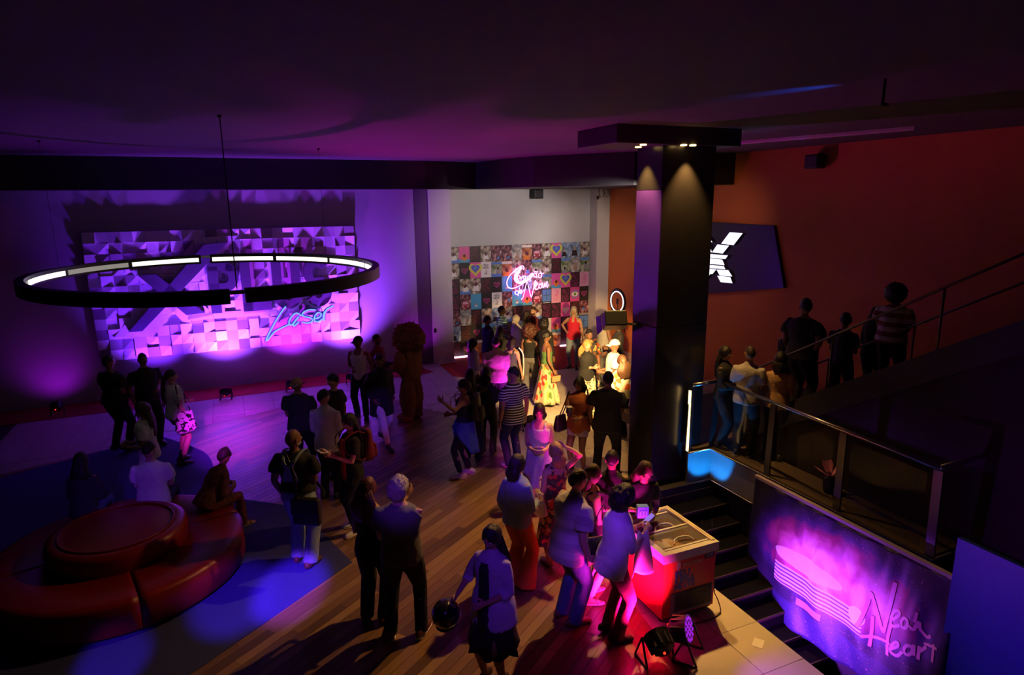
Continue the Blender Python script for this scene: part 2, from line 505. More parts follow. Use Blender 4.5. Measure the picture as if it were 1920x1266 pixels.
bc = [at(*p) for p in [(300, 818), (345, 833), (385, 850), (400, 875), (396, 895), (387, 912), (397, 925), (425, 933), (530, 948), (560, 962), (590, 985), (660, 1055), (380, 1250), (340, 1275)]]
bl = [un(p) for p in catmull(bc[:11], 4)] + [un(p) for p in bc[11:]] + [(-4.2, 5.5), (-6.5, 7.2), (-7.0, 11.0)]
carpet('shaped_rug', bl, BLUE, 0.010, 'dark blue carpet with a wavy outline under the round red sofa', 'rug')

# ---------------------------------------------------------------- column
CU0, CN0 = 5.60, 7.58
cn1 = at_u(1189, 500, CU0)[0]
cu1 = at_n(1331, 500, CN0)[0]
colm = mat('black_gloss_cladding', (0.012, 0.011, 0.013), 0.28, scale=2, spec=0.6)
colp = mat('violet_light_cladding', (0.06, 0.02, 0.26), 0.35, scale=2, spec=0.4)  # black cladding with the violet light on it put into the colour
column = empty('column', W(CU0, CN0), AL, 'square black clad column with lamps under its cap', 'column')
cw, cdp = cu1 - CU0, cn1 - CN0
def colpanels(z0, z1, name):
    g = G().box((0.006, 0, z0), (cw, 0.02, z1)); g.obj(name, colm, column, bevel=0.003)
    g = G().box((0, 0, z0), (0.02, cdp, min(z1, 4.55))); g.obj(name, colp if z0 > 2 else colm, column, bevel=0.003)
    if z1 > 4.55: G().box((0, 0, 4.556), (0.02, cdp, z1)).obj(name, colm, column, bevel=0.003)
G().box((0.02, 0.02, 0), (cw, cdp, 5.2)).obj('shaft', colm, column)
zs = at_n(1260, 612, CN0)[1]
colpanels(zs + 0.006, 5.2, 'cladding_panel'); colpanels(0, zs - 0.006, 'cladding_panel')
cl, cr = at_n(1155, 270, CN0 - 0.12)[0] - CU0, at_n(1388, 270, CN0 - 0.12)[0] - CU0
G().box((cl, -0.14, 5.16), (cr, cdp + 0.3, 5.4)).obj('cap', DARK, column, bevel=0.01)
for du, dn in ((-0.17, 0.35), (0.40, -0.13), (-0.35, -0.03), (0.25, -0.12)):
    g = G(); g.tube([(du, dn, 5.165), (du, dn, 5.145)], [0.045, 0.045], 16); g.obj('downlight', emis('warm_lamp_face', (1, 0.6, 0.2), 6), column)

# ---------------------------------------------------------------- landing with glass railing, stairwell, stairs
PU, PN, PZ = 6.62, 7.43, 0.6
PNEAR = 3.93
landing = empty('landing', W(PU, PN), AL, 'raised landing with dark sides edged in steel beside the stairwell', 'landing')
lm = mat('landing_carpet', (0.10, 0.07, 0.055), 0.9, scale=40, var=0.3)
fm = mat('grey_steel_panel', (0.22, 0.22, 0.24), 0.38, 0.15, scale=6)
G().box((0.05, PNEAR - PN + 0.05, 0.42), (0.61, 0.08, PZ)).box((-0.27, 0.08, 0.42), (10.49 - PU, 2.3, PZ)).obj('deck', lm, landing)
for (x0, x1, y0, y1) in ((-0.44, 0.05, 0.0, 0.04), (0.0, 0.04, -1.0, 0.0), (0.0, 0.04, -2.2, -1.006), (0.0, 0.04, PNEAR - PN, -2.206), (0.0, 2.0, PNEAR - PN, PNEAR - PN + 0.04)):
    G().box((x0, y0, 0.10), (x1, y1, PZ - 0.02)).obj('fascia_panel', fm, landing, bevel=0.004)
for z in (0.08, PZ - 0.01):
    g = G(); g.tube([(-0.46, -0.012, z), (-0.012, -0.012, z), (-0.012, PNEAR - PN - 0.012, z), (2.0, PNEAR - PN - 0.012, z)], 0.016, 8, ref=(0, 0, 1)); g.obj('edge_trim', CHROME, landing, True)
S('wall_stairwell', [((6.68, -1, -2.6), (6.9, 7.5, 0.42)), ((4.8, 7.36, -2.6), (6.9, 7.5, 0.1)), ((4.62, -1, -2.6), (4.79, 7.4, -0.021))], CHAR)
S('floor_lower', [((4.7, -1, -2.7), (10.6, 7.5, -2.6))], CHAR)
steps = empty('stairwell_steps', W(4.8, 7.35), AL, 'dark steps leading down into the stairwell beside the tiled floor', 'stairs')
for i in range(14):
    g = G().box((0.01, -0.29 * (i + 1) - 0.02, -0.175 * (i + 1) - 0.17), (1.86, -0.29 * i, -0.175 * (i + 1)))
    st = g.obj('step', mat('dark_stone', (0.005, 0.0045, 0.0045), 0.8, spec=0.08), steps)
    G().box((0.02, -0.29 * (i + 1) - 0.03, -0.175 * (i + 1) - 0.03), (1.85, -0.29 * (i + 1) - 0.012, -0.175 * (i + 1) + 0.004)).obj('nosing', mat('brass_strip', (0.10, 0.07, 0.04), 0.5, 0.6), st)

railing = empty('glass_railing', W(PU, PN, PZ), AL, 'glass balustrade with steel handrail around the landing', 'railing')
gl = mat('tinted_glass', (0.015, 0.015, 0.018), 0.03, trans=0.0, alpha=0.14, spec=0.5, var=0.0)
RH = 1.07
ra, rb, rc, rd = (-0.40, 0.03, RH), (0.10, 0.03, RH), (-0.06, PNEAR - PN, RH), (1.9, PNEAR - PN + 0.02, RH)
g = G(); g.tube([ra, rb], 0.028, 10); g.tube([rb, rc], 0.028, 10); g.tube([rc, rd], 0.028, 10); g.obj('handrail', CHROME, railing, True)
def along(p, q, t): return tuple(p[k] + (q[k] - p[k]) * t for k in range(3))
pb = [(-0.42, 0.05, 0.0), (0.05, 0.05, 0.0), (0.05, PNEAR - PN + 0.05, 0.0), (1.9, PNEAR - PN + 0.05, 0.0)]
pt = [(-0.40, 0.03, RH - 0.04), (0.10, 0.03, RH - 0.04), (-0.04, PNEAR - PN + 0.02, RH - 0.04), (1.9, PNEAR - PN + 0.03, RH - 0.04)]
def post(b, t, axis):
    d = (0.05, 0.012, 0) if axis == 0 else (0.012, 0.05, 0)
    g = G()
    v = []
    for p in (b, t):
        for sx, sy in ((-1, -1), (1, -1), (1, 1), (-1, 1)): v.append((p[0] + sx * d[0], p[1] + sy * d[1], p[2]))
    g.add(v, [(0, 3, 2, 1), (4, 5, 6, 7), (0, 1, 5, 4), (1, 2, 6, 5), (2, 3, 7, 6), (3, 0, 4, 7)])
    return g.obj('post', mat('post_steel', (0.09, 0.09, 0.10), 0.3, 0.8), railing)
def pane(b0, b1, t0, t1):
    th = 0.005
    q = [np.array(x) for x in (b0, b1, t1, t0)]
    nn = np.cross(q[1] - q[0], q[3] - q[0]); nn = nn / np.linalg.norm(nn) * th
    g = G().add([x + nn for x in q] + [x - nn for x in q], [(0, 1, 2, 3), (7, 6, 5, 4), (0, 4, 5, 1), (1, 5, 6, 2), (2, 6, 7, 3), (3, 7, 4, 0)])
    return g.obj('glass_pane', gl, railing)
for s, fr, ax in ((0, (0.0, 1.0), 0), (1, (0.0, 0.33, 0.66, 1.0), 1), (2, (0.0, 0.5, 1.0), 0)):
    for i, t in enumerate(fr):
        if s and i == 0: continue
        post(along(pb[s], pb[s + 1], t), along(pt[s], pt[s + 1], t), ax)
    for t0, t1 in zip(fr, fr[1:]):
        e = 0.035
        lo, hi = 0.06 / RH, 0.93
        c = [along(along(pb[s], pb[s + 1], t), along(pt[s], pt[s + 1], t), h) for t, h in ((t0 + e, lo), (t1 - e, lo), (t0 + e, hi), (t1 - e, hi))]
        pane(*c)
g = G().box((-0.455, 0.0, 0.02), (-0.44, 0.045, RH - 0.08)); g.obj('light_strip', emis('warm_strip', (1.0, 0.62, 0.2), 5.0), railing)
LAMPS['post'] = spot('rail_post_light', W(PU - 0.47, PN - 0.1, PZ + RH - 0.05), W(CU0 + 0.3, CN0 - 0.02, PZ + 1.9), 9, (1, 0.55, 0.12), 46, 0.6, 0.02)
LAMPS['post'].name = 'strip_lamp'

# stairs rising towards the camera along the orange wall
def stair_z(n): return PZ + max(0.0, 0.6 * (7.5 - n))
stairs = empty('staircase', W(7.3, 7.5, PZ), AL, 'dark staircase rising along the orange wall behind the landing', 'stairs')
sm = mat('dark_stair_carpet', (0.03, 0.02, 0.022), 0.9)
for i in range(20):
    G().box((0, -0.28 * (i + 1), -0.1), (3.2, -0.28 * i, 0.168 * (i + 1))).obj('step', sm, stairs)
G().prism([(0, 0), (-5.6, 3.36), (-5.6, 3.72), (0.15, 0.28), (0.15, 0)], lambda p, q, t: (t, p, q), -0.06, -0.005).obj('stringer', CHAR, stairs)
for x, z0 in ((-0.03, 0.95), (1.6, 0.95)):
    g = G(); g.tube([(x, 0.1, z0 + 0.1), (x, -5.4, z0 + 3.35)], 0.016, 8); 
    for t in (0.05, 0.3, 0.55, 0.8): g.tube([(x, 0.1 - 5.5 * t, 0.15 + 3.25 * t), (x, 0.1 - 5.5 * t, z0 + 0.1 + 3.25 * t)], 0.014, 6)
    g.obj('handrail', mat('dull_brass', (0.12, 0.09, 0.06), 0.4, 0.9), stairs, True)
o = G().box((0, 0, -1.2), (0.06, 0.9, 1.05)).obj('side_board', mat('deep_blue_board', (0.02, 0.05, 0.45), 0.5)); o.location = W(6.48, 2.72); o.rotation_euler = (0, 0, AL)
tag(o, 'tall deep blue board standing right of the hanging banner', 'board')
# speakers, camera box, sign on the walls
def speaker(u, n, z, rz, label):
    e = empty('wall_speaker', W(u, n, z), AL + rz, label, 'speaker', )
    G().box((-0.16, -0.26, -0.13), (0.16, -0.04, 0.13)).obj('cabinet', BLACK, e, bevel=0.02)
    G().box((-0.13, -0.268, -0.10), (0.13, -0.258, 0.10)).obj('grille', mat('speaker_grille', (0.05, 0.05, 0.055), 0.6, scale=200, var=0.6), e)
    G().box((-0.03, -0.05, -0.03), (0.03, 0.005, 0.16)).obj('bracket', BLACK, e)
su, sz = at_n(1005, 364, 17.0)
speaker(su, 17.15, sz, 0.2, 'small black loudspeaker on the grey wall above the posters')
sn, sz = at_u(1532, 303, 10.4)
speaker(10.5, sn, sz, -math.pi / 2, 'small dark loudspeaker high on the orange wall')
cu_, cz_ = at_n(1131, 357, 16.7)
e = empty('cctv_mount', W(cu_, 16.72, cz_), AL, 'thin black wire bracket at the top of the wall corner', 'bracket')
g = G()
for x in (-0.14, 0.0, 0.14): g.tube([(x, -0.01, 0.1), (x * 1.3, -0.12, -0.12), (x * 0.6, -0.02, -0.2)], 0.008, 6)
g.tube([(-0.18, -0.03, 0.06), (0.18, -0.03, 0.06)], 0.01, 6); g.obj('wire_frame', BLACK, e)
g = G().tube([(-0.2, -0.06, -0.16), (-0.2, -0.06, -0.26)], [0.05, 0.03], 10); g.obj('camera_head', BLACK, e)
sn, sz = at_u(1350, 322, 10.45)
o = G().box((-0.06, -0.1, -0.06), (0, 0.1, 0.06)).obj('wall_sign', emis('lilac_sign', (0.45, 0.12, 0.5), 0.6), bevel=0.004); o.location = W(10.5, sn, sz); o.rotation_euler = (0, 0, AL)
tag(o, 'tiny pale lilac sign on the orange wall beside the column', 'sign')
su, sz = at_n(816, 620, 16.72)
e = empty('wall_socket', W(su, 16.72, sz), AL, 'small black switch plate on the cream wall pier', 'switch')
G().box((-0.035, -0.012, -0.06), (0.035, 0, 0.06)).obj('plate', BLACK, e, bevel=0.003); G().box((-0.018, -0.02, -0.03), (0.018, -0.012, 0.03)).obj('switch_button', DARK, e)
g = G().box((-0.35, -0.03, -0.035), (0.35, 0, 0.035)); 
for k in range(7): g.box((-0.33, -0.04, -0.03 + k * 0.009), (0.33, -0.03, -0.027 + k * 0.009))
bu, bz = at_n(1118, 333, bk[4][1] - 0.1)
o = g.obj('air_vent', BLACK); o.location = W(bu, bk[4][1] - 0.35, bz); o.rotation_euler = (0, 0, AL); tag(o, 'black slotted air vent on the dark beam left of the column', 'vent')

# ================================================================== relief wall panel with the cinema logo
rp_u0, rp_u1, rp_z0, rp_z1 = -2.94, 2.885, 0.95, 3.83
NC, NR = 24, 12
tw, th = (rp_u1 - rp_u0) / NC, (rp_z1 - rp_z0) / NR
TILE = [mat('relief_tile_%d' % i, c, 0.5, var=0.05) for i, c in enumerate([(0.84, 0.80, 0.82), (0.50, 0.45, 0.50), (0.27, 0.22, 0.27)])]
relief = empty('relief_panel', W(0, 16.75), AL, 'wide wall panel of small wedge-shaped relief tiles lit purple', 'wall panel')
G().box((rp_u0, -0.15, rp_z0), (rp_u1, 0, rp_z1)).obj('backing', TILE[1], relief)
TM = {}
def tile_mesh(kind, mi):
    if (kind, mi) in TM: return TM[kind, mi]
    h = {'flat': (0.004,) * 4, 'high': (0.055,) * 4, 'up': (0.004, 0.004, 0.075, 0.075), 'down': (0.075, 0.075, 0.004, 0.004), 'left': (0.075, 0.004, 0.004, 0.075),
         'right': (0.004, 0.075, 0.075, 0.004), 'tri': (0.004, 0.004, 0.08, 0.004), 'tri2': (0.08, 0.004, 0.004, 0.004)}[kind]
    x, y = tw / 2 - 0.001, th / 2 - 0.001
    c = [(-x, -y), (x, -y), (x, y), (-x, y)]
    v = [(p[0], 0, p[1]) for p in c] + [(p[0], -d, p[1]) for p, d in zip(c, h)]
    TM[kind, mi] = G().add(v, [(0, 1, 2, 3), (4, 5, 6, 7), (0, 1, 5, 4), (1, 2, 6, 5), (2, 3, 7, 6), (3, 0, 4, 7)]).mesh('relief_tile', TILE[mi], False)
    return TM[kind, mi]
kinds = ['flat', 'up', 'down', 'left', 'right', 'tri', 'tri2', 'high']
for j in range(NR):
    for i in range(NC):
        k = rng.choice(kinds)
        mi = 2 if (i + 2 * j) % 4 == 0 and rng.random() < 0.5 else (1 if (i + j) % 2 == 0 and rng.random() < 0.6 else 0)
        o = link('relief_tile', tile_mesh(k, mi), relief)
        o.location = (rp_u0 + (i + 0.5) * tw, -0.15, rp_z0 + (j + 0.5) * th)

LN = 16.50                                     # plane of the logo
def L2(*pts): return [at_n(x, y, LN) for x, y in pts]
logo = empty('logo_sign', W(0, 16.75), AL, 'big three-dimensional XPLUS lettering with pale outline on the relief panel', 'sign')
logo_b = mat('logo_white', (0.80, 0.78, 0.82), 0.45)
logo_f = mat('logo_purple_metal', (0.22, 0.16, 0.30), 0.22, 0.55)
def lfn(n0): return lambda p, q, t: (p, t - 16.75 + n0 - n0, q)
fn = lambda p, q, t: (p, t - 16.75, q)
def letter(name, strokes, w, ow, polys=()):
    e = None
    g = G()
    for s in strokes: ribbon_prism(g, s, w + ow, fn, 16.53, 16.60)
    for pf, pb in polys: g.prism(pb, fn, 16.53, 16.60)
    e = g.obj(name, logo_b, logo)
    g = G()
    for s in strokes: ribbon_prism(g, s, w, fn, 16.40, 16.53)
    for pf, pb in polys: g.prism(pf, fn, 16.40, 16.53)
    g.obj('raised_face', logo_f, e, bevel=0.008)
letter('letter_x', [], 0, 0, [(L2((258, 515), (294, 513), (385, 586), (350, 590)), L2((243, 508), (303, 505), (402, 590), (342, 603))),
                              (L2((241, 622), (268, 620), (428, 453), (382, 458)), L2((213, 634), (287, 632), (446, 442), (368, 446)))])
# letters P L U S as broad strokes
def arc(cx, cz, rx, rz, a0, a1, n=12): return [(cx + rx * math.cos(R(a0 + (a1 - a0) * i / n)), cz + rz * math.sin(R(a0 + (a1 - a0) * i / n))) for i in range(n + 1)]
lu0, lz0 = at_n(395, 588, LN); lu1 = at_n(622, 575, LN)[0]; lz1 = at_n(500, 486, LN)[1]
lw = (lu1 - lu0) / 4; sw = 0.22; hh = lz1 - lz0
def cell(i): return lu0 + lw * i + 0.14, lu0 + lw * (i + 1) - 0.12
x0, x1 = cell(0)
letter('letter_p', [[(x0, lz0), (x0, lz1 - 0.1)], [(x0 - 0.1, lz1 - 0.11), (x1 - 0.2, lz1 - 0.11)] + arc(x1 - 0.2, lz1 - 0.36, 0.2, 0.25, 90, -90) + [(x0 - 0.1, lz1 - 0.61)]], sw, 0.13)
x0, x1 = cell(1)
letter('letter_l', [[(x0, lz1), (x0, lz0 + 0.0)], [(x0 - 0.11, lz0 + 0.11), (x1 + 0.1, lz0 + 0.11)]], sw, 0.13)
x0, x1 = cell(2)
mx = (x0 + x1) / 2; rr = (x1 - x0) / 2
letter('letter_u', [[(x0, lz1), (x0, lz0 + rr + 0.1)] + arc(mx, lz0 + rr + 0.1, rr, rr, 180, 360) + [(x1, lz0 + rr + 0.1), (x1, lz1)]], sw, 0.13)
x0, x1 = cell(3)
mx = (x0 + x1) / 2 + 0.03; r2 = hh / 4 - 0.03
letter('letter_s', [arc(mx, lz1 - 0.1 - r2, rr, r2, 30, 270) + arc(mx, lz0 + 0.1 + r2, rr, r2, 90, -150)], sw, 0.13)
G().box((at_n(352, 597, LN)[0], -0.22, at_n(352, 602, LN)[1]), (at_n(520, 592, LN)[0], -0.15, at_n(352, 590, LN)[1])).obj('base_band', logo_b, logo)

# neon script on the panel
def script(paths, conv, scale=1.0): return [catmull([conv(*p) for p in q], 5) for q in paths]
c4 = lambda x, y: (lambda a: (a[0], -0.42, a[1]))(at_n(440 + x / 6.66, 500 + y / 6.66, 16.33))
laser = empty('neon_script', W(0, 16.75), AL, 'blue glowing Laser script lettering under the big logo', 'neon sign')
lp = [[(640, 508), (590, 570), (480, 750), (398, 915), (415, 925), (500, 825), (600, 770), (690, 730)],
      [(835, 625), (770, 590), (700, 650), (680, 720), (715, 735), (770, 670), (800, 635), (735, 720), (745, 752), (800, 700)],
      [(1010, 552), (930, 550), (855, 585), (860, 630), (950, 650), (970, 690), (915, 715), (845, 705)],
      [(985, 665), (1060, 640), (1080, 600), (1040, 585), (1000, 630), (1000, 690), (1050, 695), (1100, 660)],
      [(1105, 670), (1120, 570), (1115, 690)], [(1118, 620), (1150, 545), (1235, 500)]]
blueneon = emis('blue_neon', (0.10, 0.25, 1.0), 2.2)
lbody = mat('script_body', (0.35, 0.3, 0.6), 0.25, 0.3)
for nm, q in zip(('letter_l', 'letter_a', 'letter_s', 'letter_e', 'letter_r', 'letter_r'), lp):
    c = catmull([c4(*p) for p in q], 5)
    g = G().tube([(p[0], p[1] + 0.05, p[2]) for p in c], [(0.045, 0.05)] * len(c), 8); e = g.obj(nm, lbody, laser, True)
    g = G().tube([(p[0], p[1] - 0.005, p[2] + 0.02) for p in c], 0.016, 6); g.obj('neon_tube', blueneon, e, True)
g = G()
for x, y in ((600, 600), (900, 640), (1120, 600)):
    p = c4(x, y); g.tube([(p[0], p[1], p[2]), (p[0], -0.15, p[2])], 0.012, 6)
g.obj('standoff', CHROME, laser)

# ================================================================== poster wall
PC, PR = 14, 7
pu0, pu1, pz0, pz1 = 5.52, 10.05, 0.0, 3.16
pw_, ph_ = (pu1 - pu0) / PC, (pz1 - pz0) / PR
pwall = empty('poster_wall', W(0, 17.15), AL, 'photo-call wall covered edge to edge with film posters', 'backdrop')
G().box((pu0, -0.03, pz0), (pu1, 0, pz1)).obj('board', DARK, pwall)
paper = lambda n, c: mat('print_' + n, c, 0.45, var=0.05)
P_BLK, P_PINK, P_YEL, P_BLU, P_WHT, P_MAG, P_DK2, P_ORG, P_CYA, P_SKY, P_DRED, P_GRN, P_LPINK = [paper(n, c) for n, c in (
    ('black', (0.02, 0.012, 0.016)), ('pink', (0.75, 0.10, 0.38)), ('yellow', (0.62, 0.60, 0.08)), ('blue', (0.12, 0.10, 0.55)), ('white', (0.75, 0.72, 0.72)),
    ('magenta', (0.6, 0.06, 0.3)), ('wine', (0.12, 0.012, 0.035)), ('orange', (0.72, 0.20, 0.03)), ('cyan', (0.08, 0.35, 0.6)), ('sky', (0.10, 0.22, 0.6)), ('darkred', (0.35, 0.03, 0.06)),
    ('green', (0.18, 0.4, 0.12)), ('lightpink', (0.75, 0.35, 0.5)))]
P_GREY, P_TAN = paper('grey', (0.28, 0.26, 0.27)), paper('tan', (0.38, 0.24, 0.17))
PHOTO = [pattern('photo_%d' % i, 'ramp', [(0.30, a), (0.46, b), (0.58, c), (0.72, d)], sc, 0.45, stretch=(1, 1, 0.8)) for i, (a, b, c, d, sc) in enumerate([
    ((0.02, 0.02, 0.03), (0.22, 0.16, 0.12), (0.55, 0.45, 0.38), (0.75, 0.7, 0.66), 9), ((0.03, 0.05, 0.03), (0.16, 0.22, 0.1), (0.4, 0.4, 0.3), (0.7, 0.65, 0.55), 8),
    ((0.03, 0.03, 0.06), (0.12, 0.2, 0.35), (0.35, 0.45, 0.6), (0.8, 0.8, 0.82), 7), ((0.08, 0.02, 0.02), (0.4, 0.1, 0.05), (0.6, 0.3, 0.15), (0.75, 0.6, 0.5), 9),
    ((0.02, 0.01, 0.02), (0.10, 0.03, 0.05), (0.35, 0.12, 0.14), (0.7, 0.6, 0.6), 11), ((0.05, 0.05, 0.06), (0.3, 0.28, 0.27), (0.6, 0.55, 0.52), (0.8, 0.76, 0.74), 8)])]
def heart(cx, cz, s, n=18):
    return [(cx + s * 0.062 * 16 * math.sin(t) ** 3, cz + s * 0.062 * (13 * math.cos(t) - 5 * math.cos(2 * t) - 2 * math.cos(3 * t) - math.cos(4 * t))) for t in [2 * math.pi * i / n for i in range(n)]]
def disc(cx, cz, rx, rz, n=14): return [(cx + rx * math.cos(2 * math.pi * i / n), cz + rz * math.sin(2 * math.pi * i / n)) for i in range(n)]
pf = lambda p, q, t: (p, -t, q)
LET = {'V': [[(0, 1), (0.35, 0), (0.7, 1)]], 'E': [[(0.6, 1), (0, 1), (0, 0), (0.6, 0)], [(0, 0.5), (0.5, 0.5)]], 'M': [[(0, 0), (0.05, 1), (0.35, 0.3), (0.65, 1), (0.7, 0)]],
       'A': [[(0, 0), (0.35, 1), (0.7, 0)], [(0.15, 0.35), (0.55, 0.35)]], 'I': [[(0.15, 0), (0.15, 1)]], 'S': [[(0.6, 0.9), (0.3, 1), (0.05, 0.8), (0.3, 0.55), (0.6, 0.3), (0.35, 0), (0, 0.1)]],
       'D': [[(0, 0), (0, 1), (0.4, 0.95), (0.6, 0.5), (0.4, 0.05), (0, 0)]], 'L': [[(0, 1), (0, 0), (0.55, 0)]], 'C': [[(0.6, 0.85), (0.3, 1), (0, 0.7), (0, 0.3), (0.3, 0), (0.6, 0.15)]],
       'O': [[(0.32, 1), (0, 0.7), (0, 0.3), (0.32, 0), (0.64, 0.3), (0.64, 0.7), (0.32, 1)]], 'N': [[(0, 0), (0, 1), (0.6, 0), (0.6, 1)]], 'T': [[(0, 1), (0.6, 1)], [(0.3, 1), (0.3, 0)]],
       'P': [[(0, 0), (0, 1), (0.5, 0.95), (0.58, 0.72), (0.5, 0.5), (0, 0.48)]], 'R': [[(0, 0), (0, 1), (0.5, 0.95), (0.58, 0.72), (0.5, 0.52), (0, 0.48)], [(0.25, 0.5), (0.6, 0)]],
       '@': [[(0.5, 0.3), (0.3, 0.3), (0.3, 0.7), (0.5, 0.7), (0.5, 0.3), (0.7, 0.4), (0.6, 0.95), (0.1, 0.95), (0, 0.1), (0.6, 0)]]}
def text(g, s, cx, cz, h, w, fnn, a, b, mi, slant=0.0, align=0.5):
    adv = 0.88 * h
    tot = sum(adv * (0.55 if ch == 'I' else 1) for ch in s)
    x = cx - tot * align
    for ch in s:
        for st in LET.get(ch, []):
            ribbon_prism(g, [(x + h * 0.92 * p + slant * h * q, cz + h * q) for p, q in st], w, fnn, a, b, mi=mi)
        x += adv * (0.55 if ch == 'I' else 1)
hw, hh_ = pw_ / 2 - 0.002, ph_ / 2 - 0.002
def base(g, mi=0): g.box((-hw, -0.004, -hh_), (hw, 0, hh_), mi)
PM = {}
def poster(kind, var):
    if (kind, var) in PM: return PM[kind, var]
    g = G(); base(g)
    e = 0.0045
    if kind == 'heart':
        g.prism(heart(0, 0.03, 0.21), pf, e, e + 0.001, 1); g.prism(heart(0, 0.05, 0.135), pf, e + 0.001, e + 0.002, 2); g.prism(heart(0, 0.055, 0.05), pf, e + 0.002, e + 0.003, 3)
        ms = [P_PINK, P_YEL, P_BLU, P_CYA]
    elif kind == 'text':
        for r in range(13):
            y = hh_ - 0.045 - r * 0.031
            x = -hw + 0.03
            while x < hw - 0.05:
                l = rng.uniform(0.012, 0.035)
                if rng.random() < 0.8: g.box((x, -e - 0.001, y), (min(x + l, hw - 0.02), -e, y + 0.009), 1)
                x += l + 0.012
        ms = [P_BLK, [P_DRED, P_MAG, P_DRED][var % 3]]
    elif kind == 'vem':
        text(g, 'VEM', 0, 0.10, 0.058, 0.014, pf, e, e + 0.001, 1); text(g, 'MAIS', 0, 0.03, 0.058, 0.014, pf, e, e + 0.001, 1)
        text(g, 'A', 0, -0.045, 0.05, 0.011, pf, e, e + 0.001, 2); text(g, 'AE', 0, -0.135, 0.055, 0.013, pf, e, e + 0.001, 1)
        ribbon_prism(g, [(0.01, -0.07), (0.035, -0.055), (0.06, -0.07)], 0.010, pf, e, e + 0.001, mi=1)
        ms = [P_WHT, P_BLK, P_DRED]
    elif kind == 'photo':
        x_, y_, r_ = rng.uniform(-0.07, 0.07), rng.uniform(-0.09, 0.07), rng.uniform(0.022, 0.06)
        g.prism(disc(x_, y_, r_ * 0.85, r_), pf, e, e + 0.001, 1); g.prism([(max(-hw, x_ - r_ * 1.9), max(-hh_, y_ - r_ * 4)), (min(hw, x_ + r_ * 2.0), max(-hh_, y_ - r_ * 4)), (min(hw, x_ + r_ * 1.4), y_ - r_), (max(-hw, x_ - r_ * 1.2), y_ - r_ * 0.9)], pf, e, e + 0.0012, 2)
        if var % 3 == 0: g.prism(disc(-x_ * 0.9, y_ - 0.03, r_ * 0.7, r_ * 0.8), pf, e + 0.0013, e + 0.002, 1)
        if var % 5 == 1: g.box((-hw, -e - 0.001, -hh_), (hw, -e, -hh_ + rng.uniform(0.05, 0.12)), 3)
        if var % 2: g.box((-hw, -e - 0.001, hh_ - 0.09), (hw, -e, hh_ - 0.02), 3)
        ms = [PHOTO[var % 6], [P_DK2, P_BLK, P_TAN][var % 3], [P_WHT, P_GREY, P_BLK, P_ORG, P_SKY, P_TAN][var % 6], [P_SKY, P_WHT, P_GREY][var // 2 % 3]]
    elif kind == 'fuzzy':
        g.box((-hw, -e - 0.001, -hh_), (hw, -e, -hh_ + 0.09), 1); g.prism(disc(0, -0.075, 0.085, 0.10), pf, e, e + 0.002, 2); g.prism(disc(0, -0.03, 0.04, 0.05), pf, e + 0.002, e + 0.003, 3)
        ms = [P_PINK, P_CYA, P_ORG, P_DK2]
    elif kind == 'eye':
        for a in range(0, 360, 30):
            c, s_ = math.cos(R(a)), math.sin(R(a)); c2, s2 = math.cos(R(a + 14)), math.sin(R(a + 14)); k = 0.155
            g.prism([(0, 0), (k * c, k * s_), (k * c2, k * s2)], pf, e, e + 0.001, 1)
        g.prism(arc(0, -0.06, 0.135, 0.13, 25, 155) + arc(0, 0.06, 0.135, 0.13, 205, 335), pf, e + 0.001, e + 0.002, 2); g.prism(disc(0, 0, 0.045, 0.05), pf, e + 0.002, e + 0.003, 3); g.prism(disc(0, 0, 0.02, 0.022), pf, e + 0.003, e + 0.004, 4)
        ms = [P_MAG, P_SKY, P_WHT, P_GRN, P_BLK]
    elif kind == 'pinkart':
        ribbon_prism(g, catmull([(-0.05, -0.15), (0.06, -0.05), (-0.02, 0.02), (0.08, 0.1), (-0.04, 0.16)], 5), 0.02, pf, e, e + 0.001, mi=1); ribbon_prism(g, catmull([(-0.08, -0.12), (-0.06, 0.02), (0.04, 0.0), (0.02, 0.12)], 5), 0.012, pf, e, e + 0.001, mi=1)
        ms = [P_LPINK, P_PINK]
    elif kind == 'pinkheart':
        g.prism(heart(0, -0.02, 0.13), pf, e, e + 0.001, 1); text(g, 'SO', 0, -0.02, 0.06, 0.012, pf, e + 0.001, e + 0.002, 2)
        ms = [P_PINK, P_LPINK, P_YEL]
    elif kind == 'darkheart':
        g.prism(heart(0, 0, 0.1), pf, e, e + 0.001, 1); g.prism(heart(0, 0, 0.08), pf, e + 0.001, e + 0.002, 0)
        for r in range(4): g.box((-0.05 + 0.01 * r, -e - 0.003, 0.03 - r * 0.025), (0.05 - 0.01 * r, -e - 0.002, 0.038 - r * 0.025), 1)
        ms = [P_BLK, P_MAG]
    elif kind == 'blue':
        g.prism(disc(0, -0.12, 0.05, 0.03), pf, e, e + 0.001, 1); g.box((-0.012, -e - 0.001, -0.11), (0.02, -e, -0.05), 2)
        ms = [P_CYA, P_WHT, P_ORG]
    elif kind == 'night':
        g.box((-hw + 0.015, -e - 0.001, -hh_ + 0.06), (hw - 0.015, -e, hh_ - 0.02), 1); g.box((-0.11, -e - 0.002, -hh_ + 0.02), (0.11, -e - 0.001, -hh_ + 0.032), 2)
        ribbon_prism(g, [(0, -0.1), (0, 0.14)], 0.012, pf, e + 0.001, e + 0.002, mi=0); ribbon_prism(g, [(-0.11, 0.02), (0.11, 0.04)], 0.012, pf, e + 0.001, e + 0.002, mi=0)
        ms = [P_BLK, P_SKY, P_WHT]
    elif kind == 'car':
        g.box((-0.11, -e - 0.001, -0.16), (0.11, -e, -0.06), 1); g.prism([(-0.09, -0.06), (0.09, -0.06), (0.07, 0.02), (-0.07, 0.02)], pf, e, e + 0.001, 2)
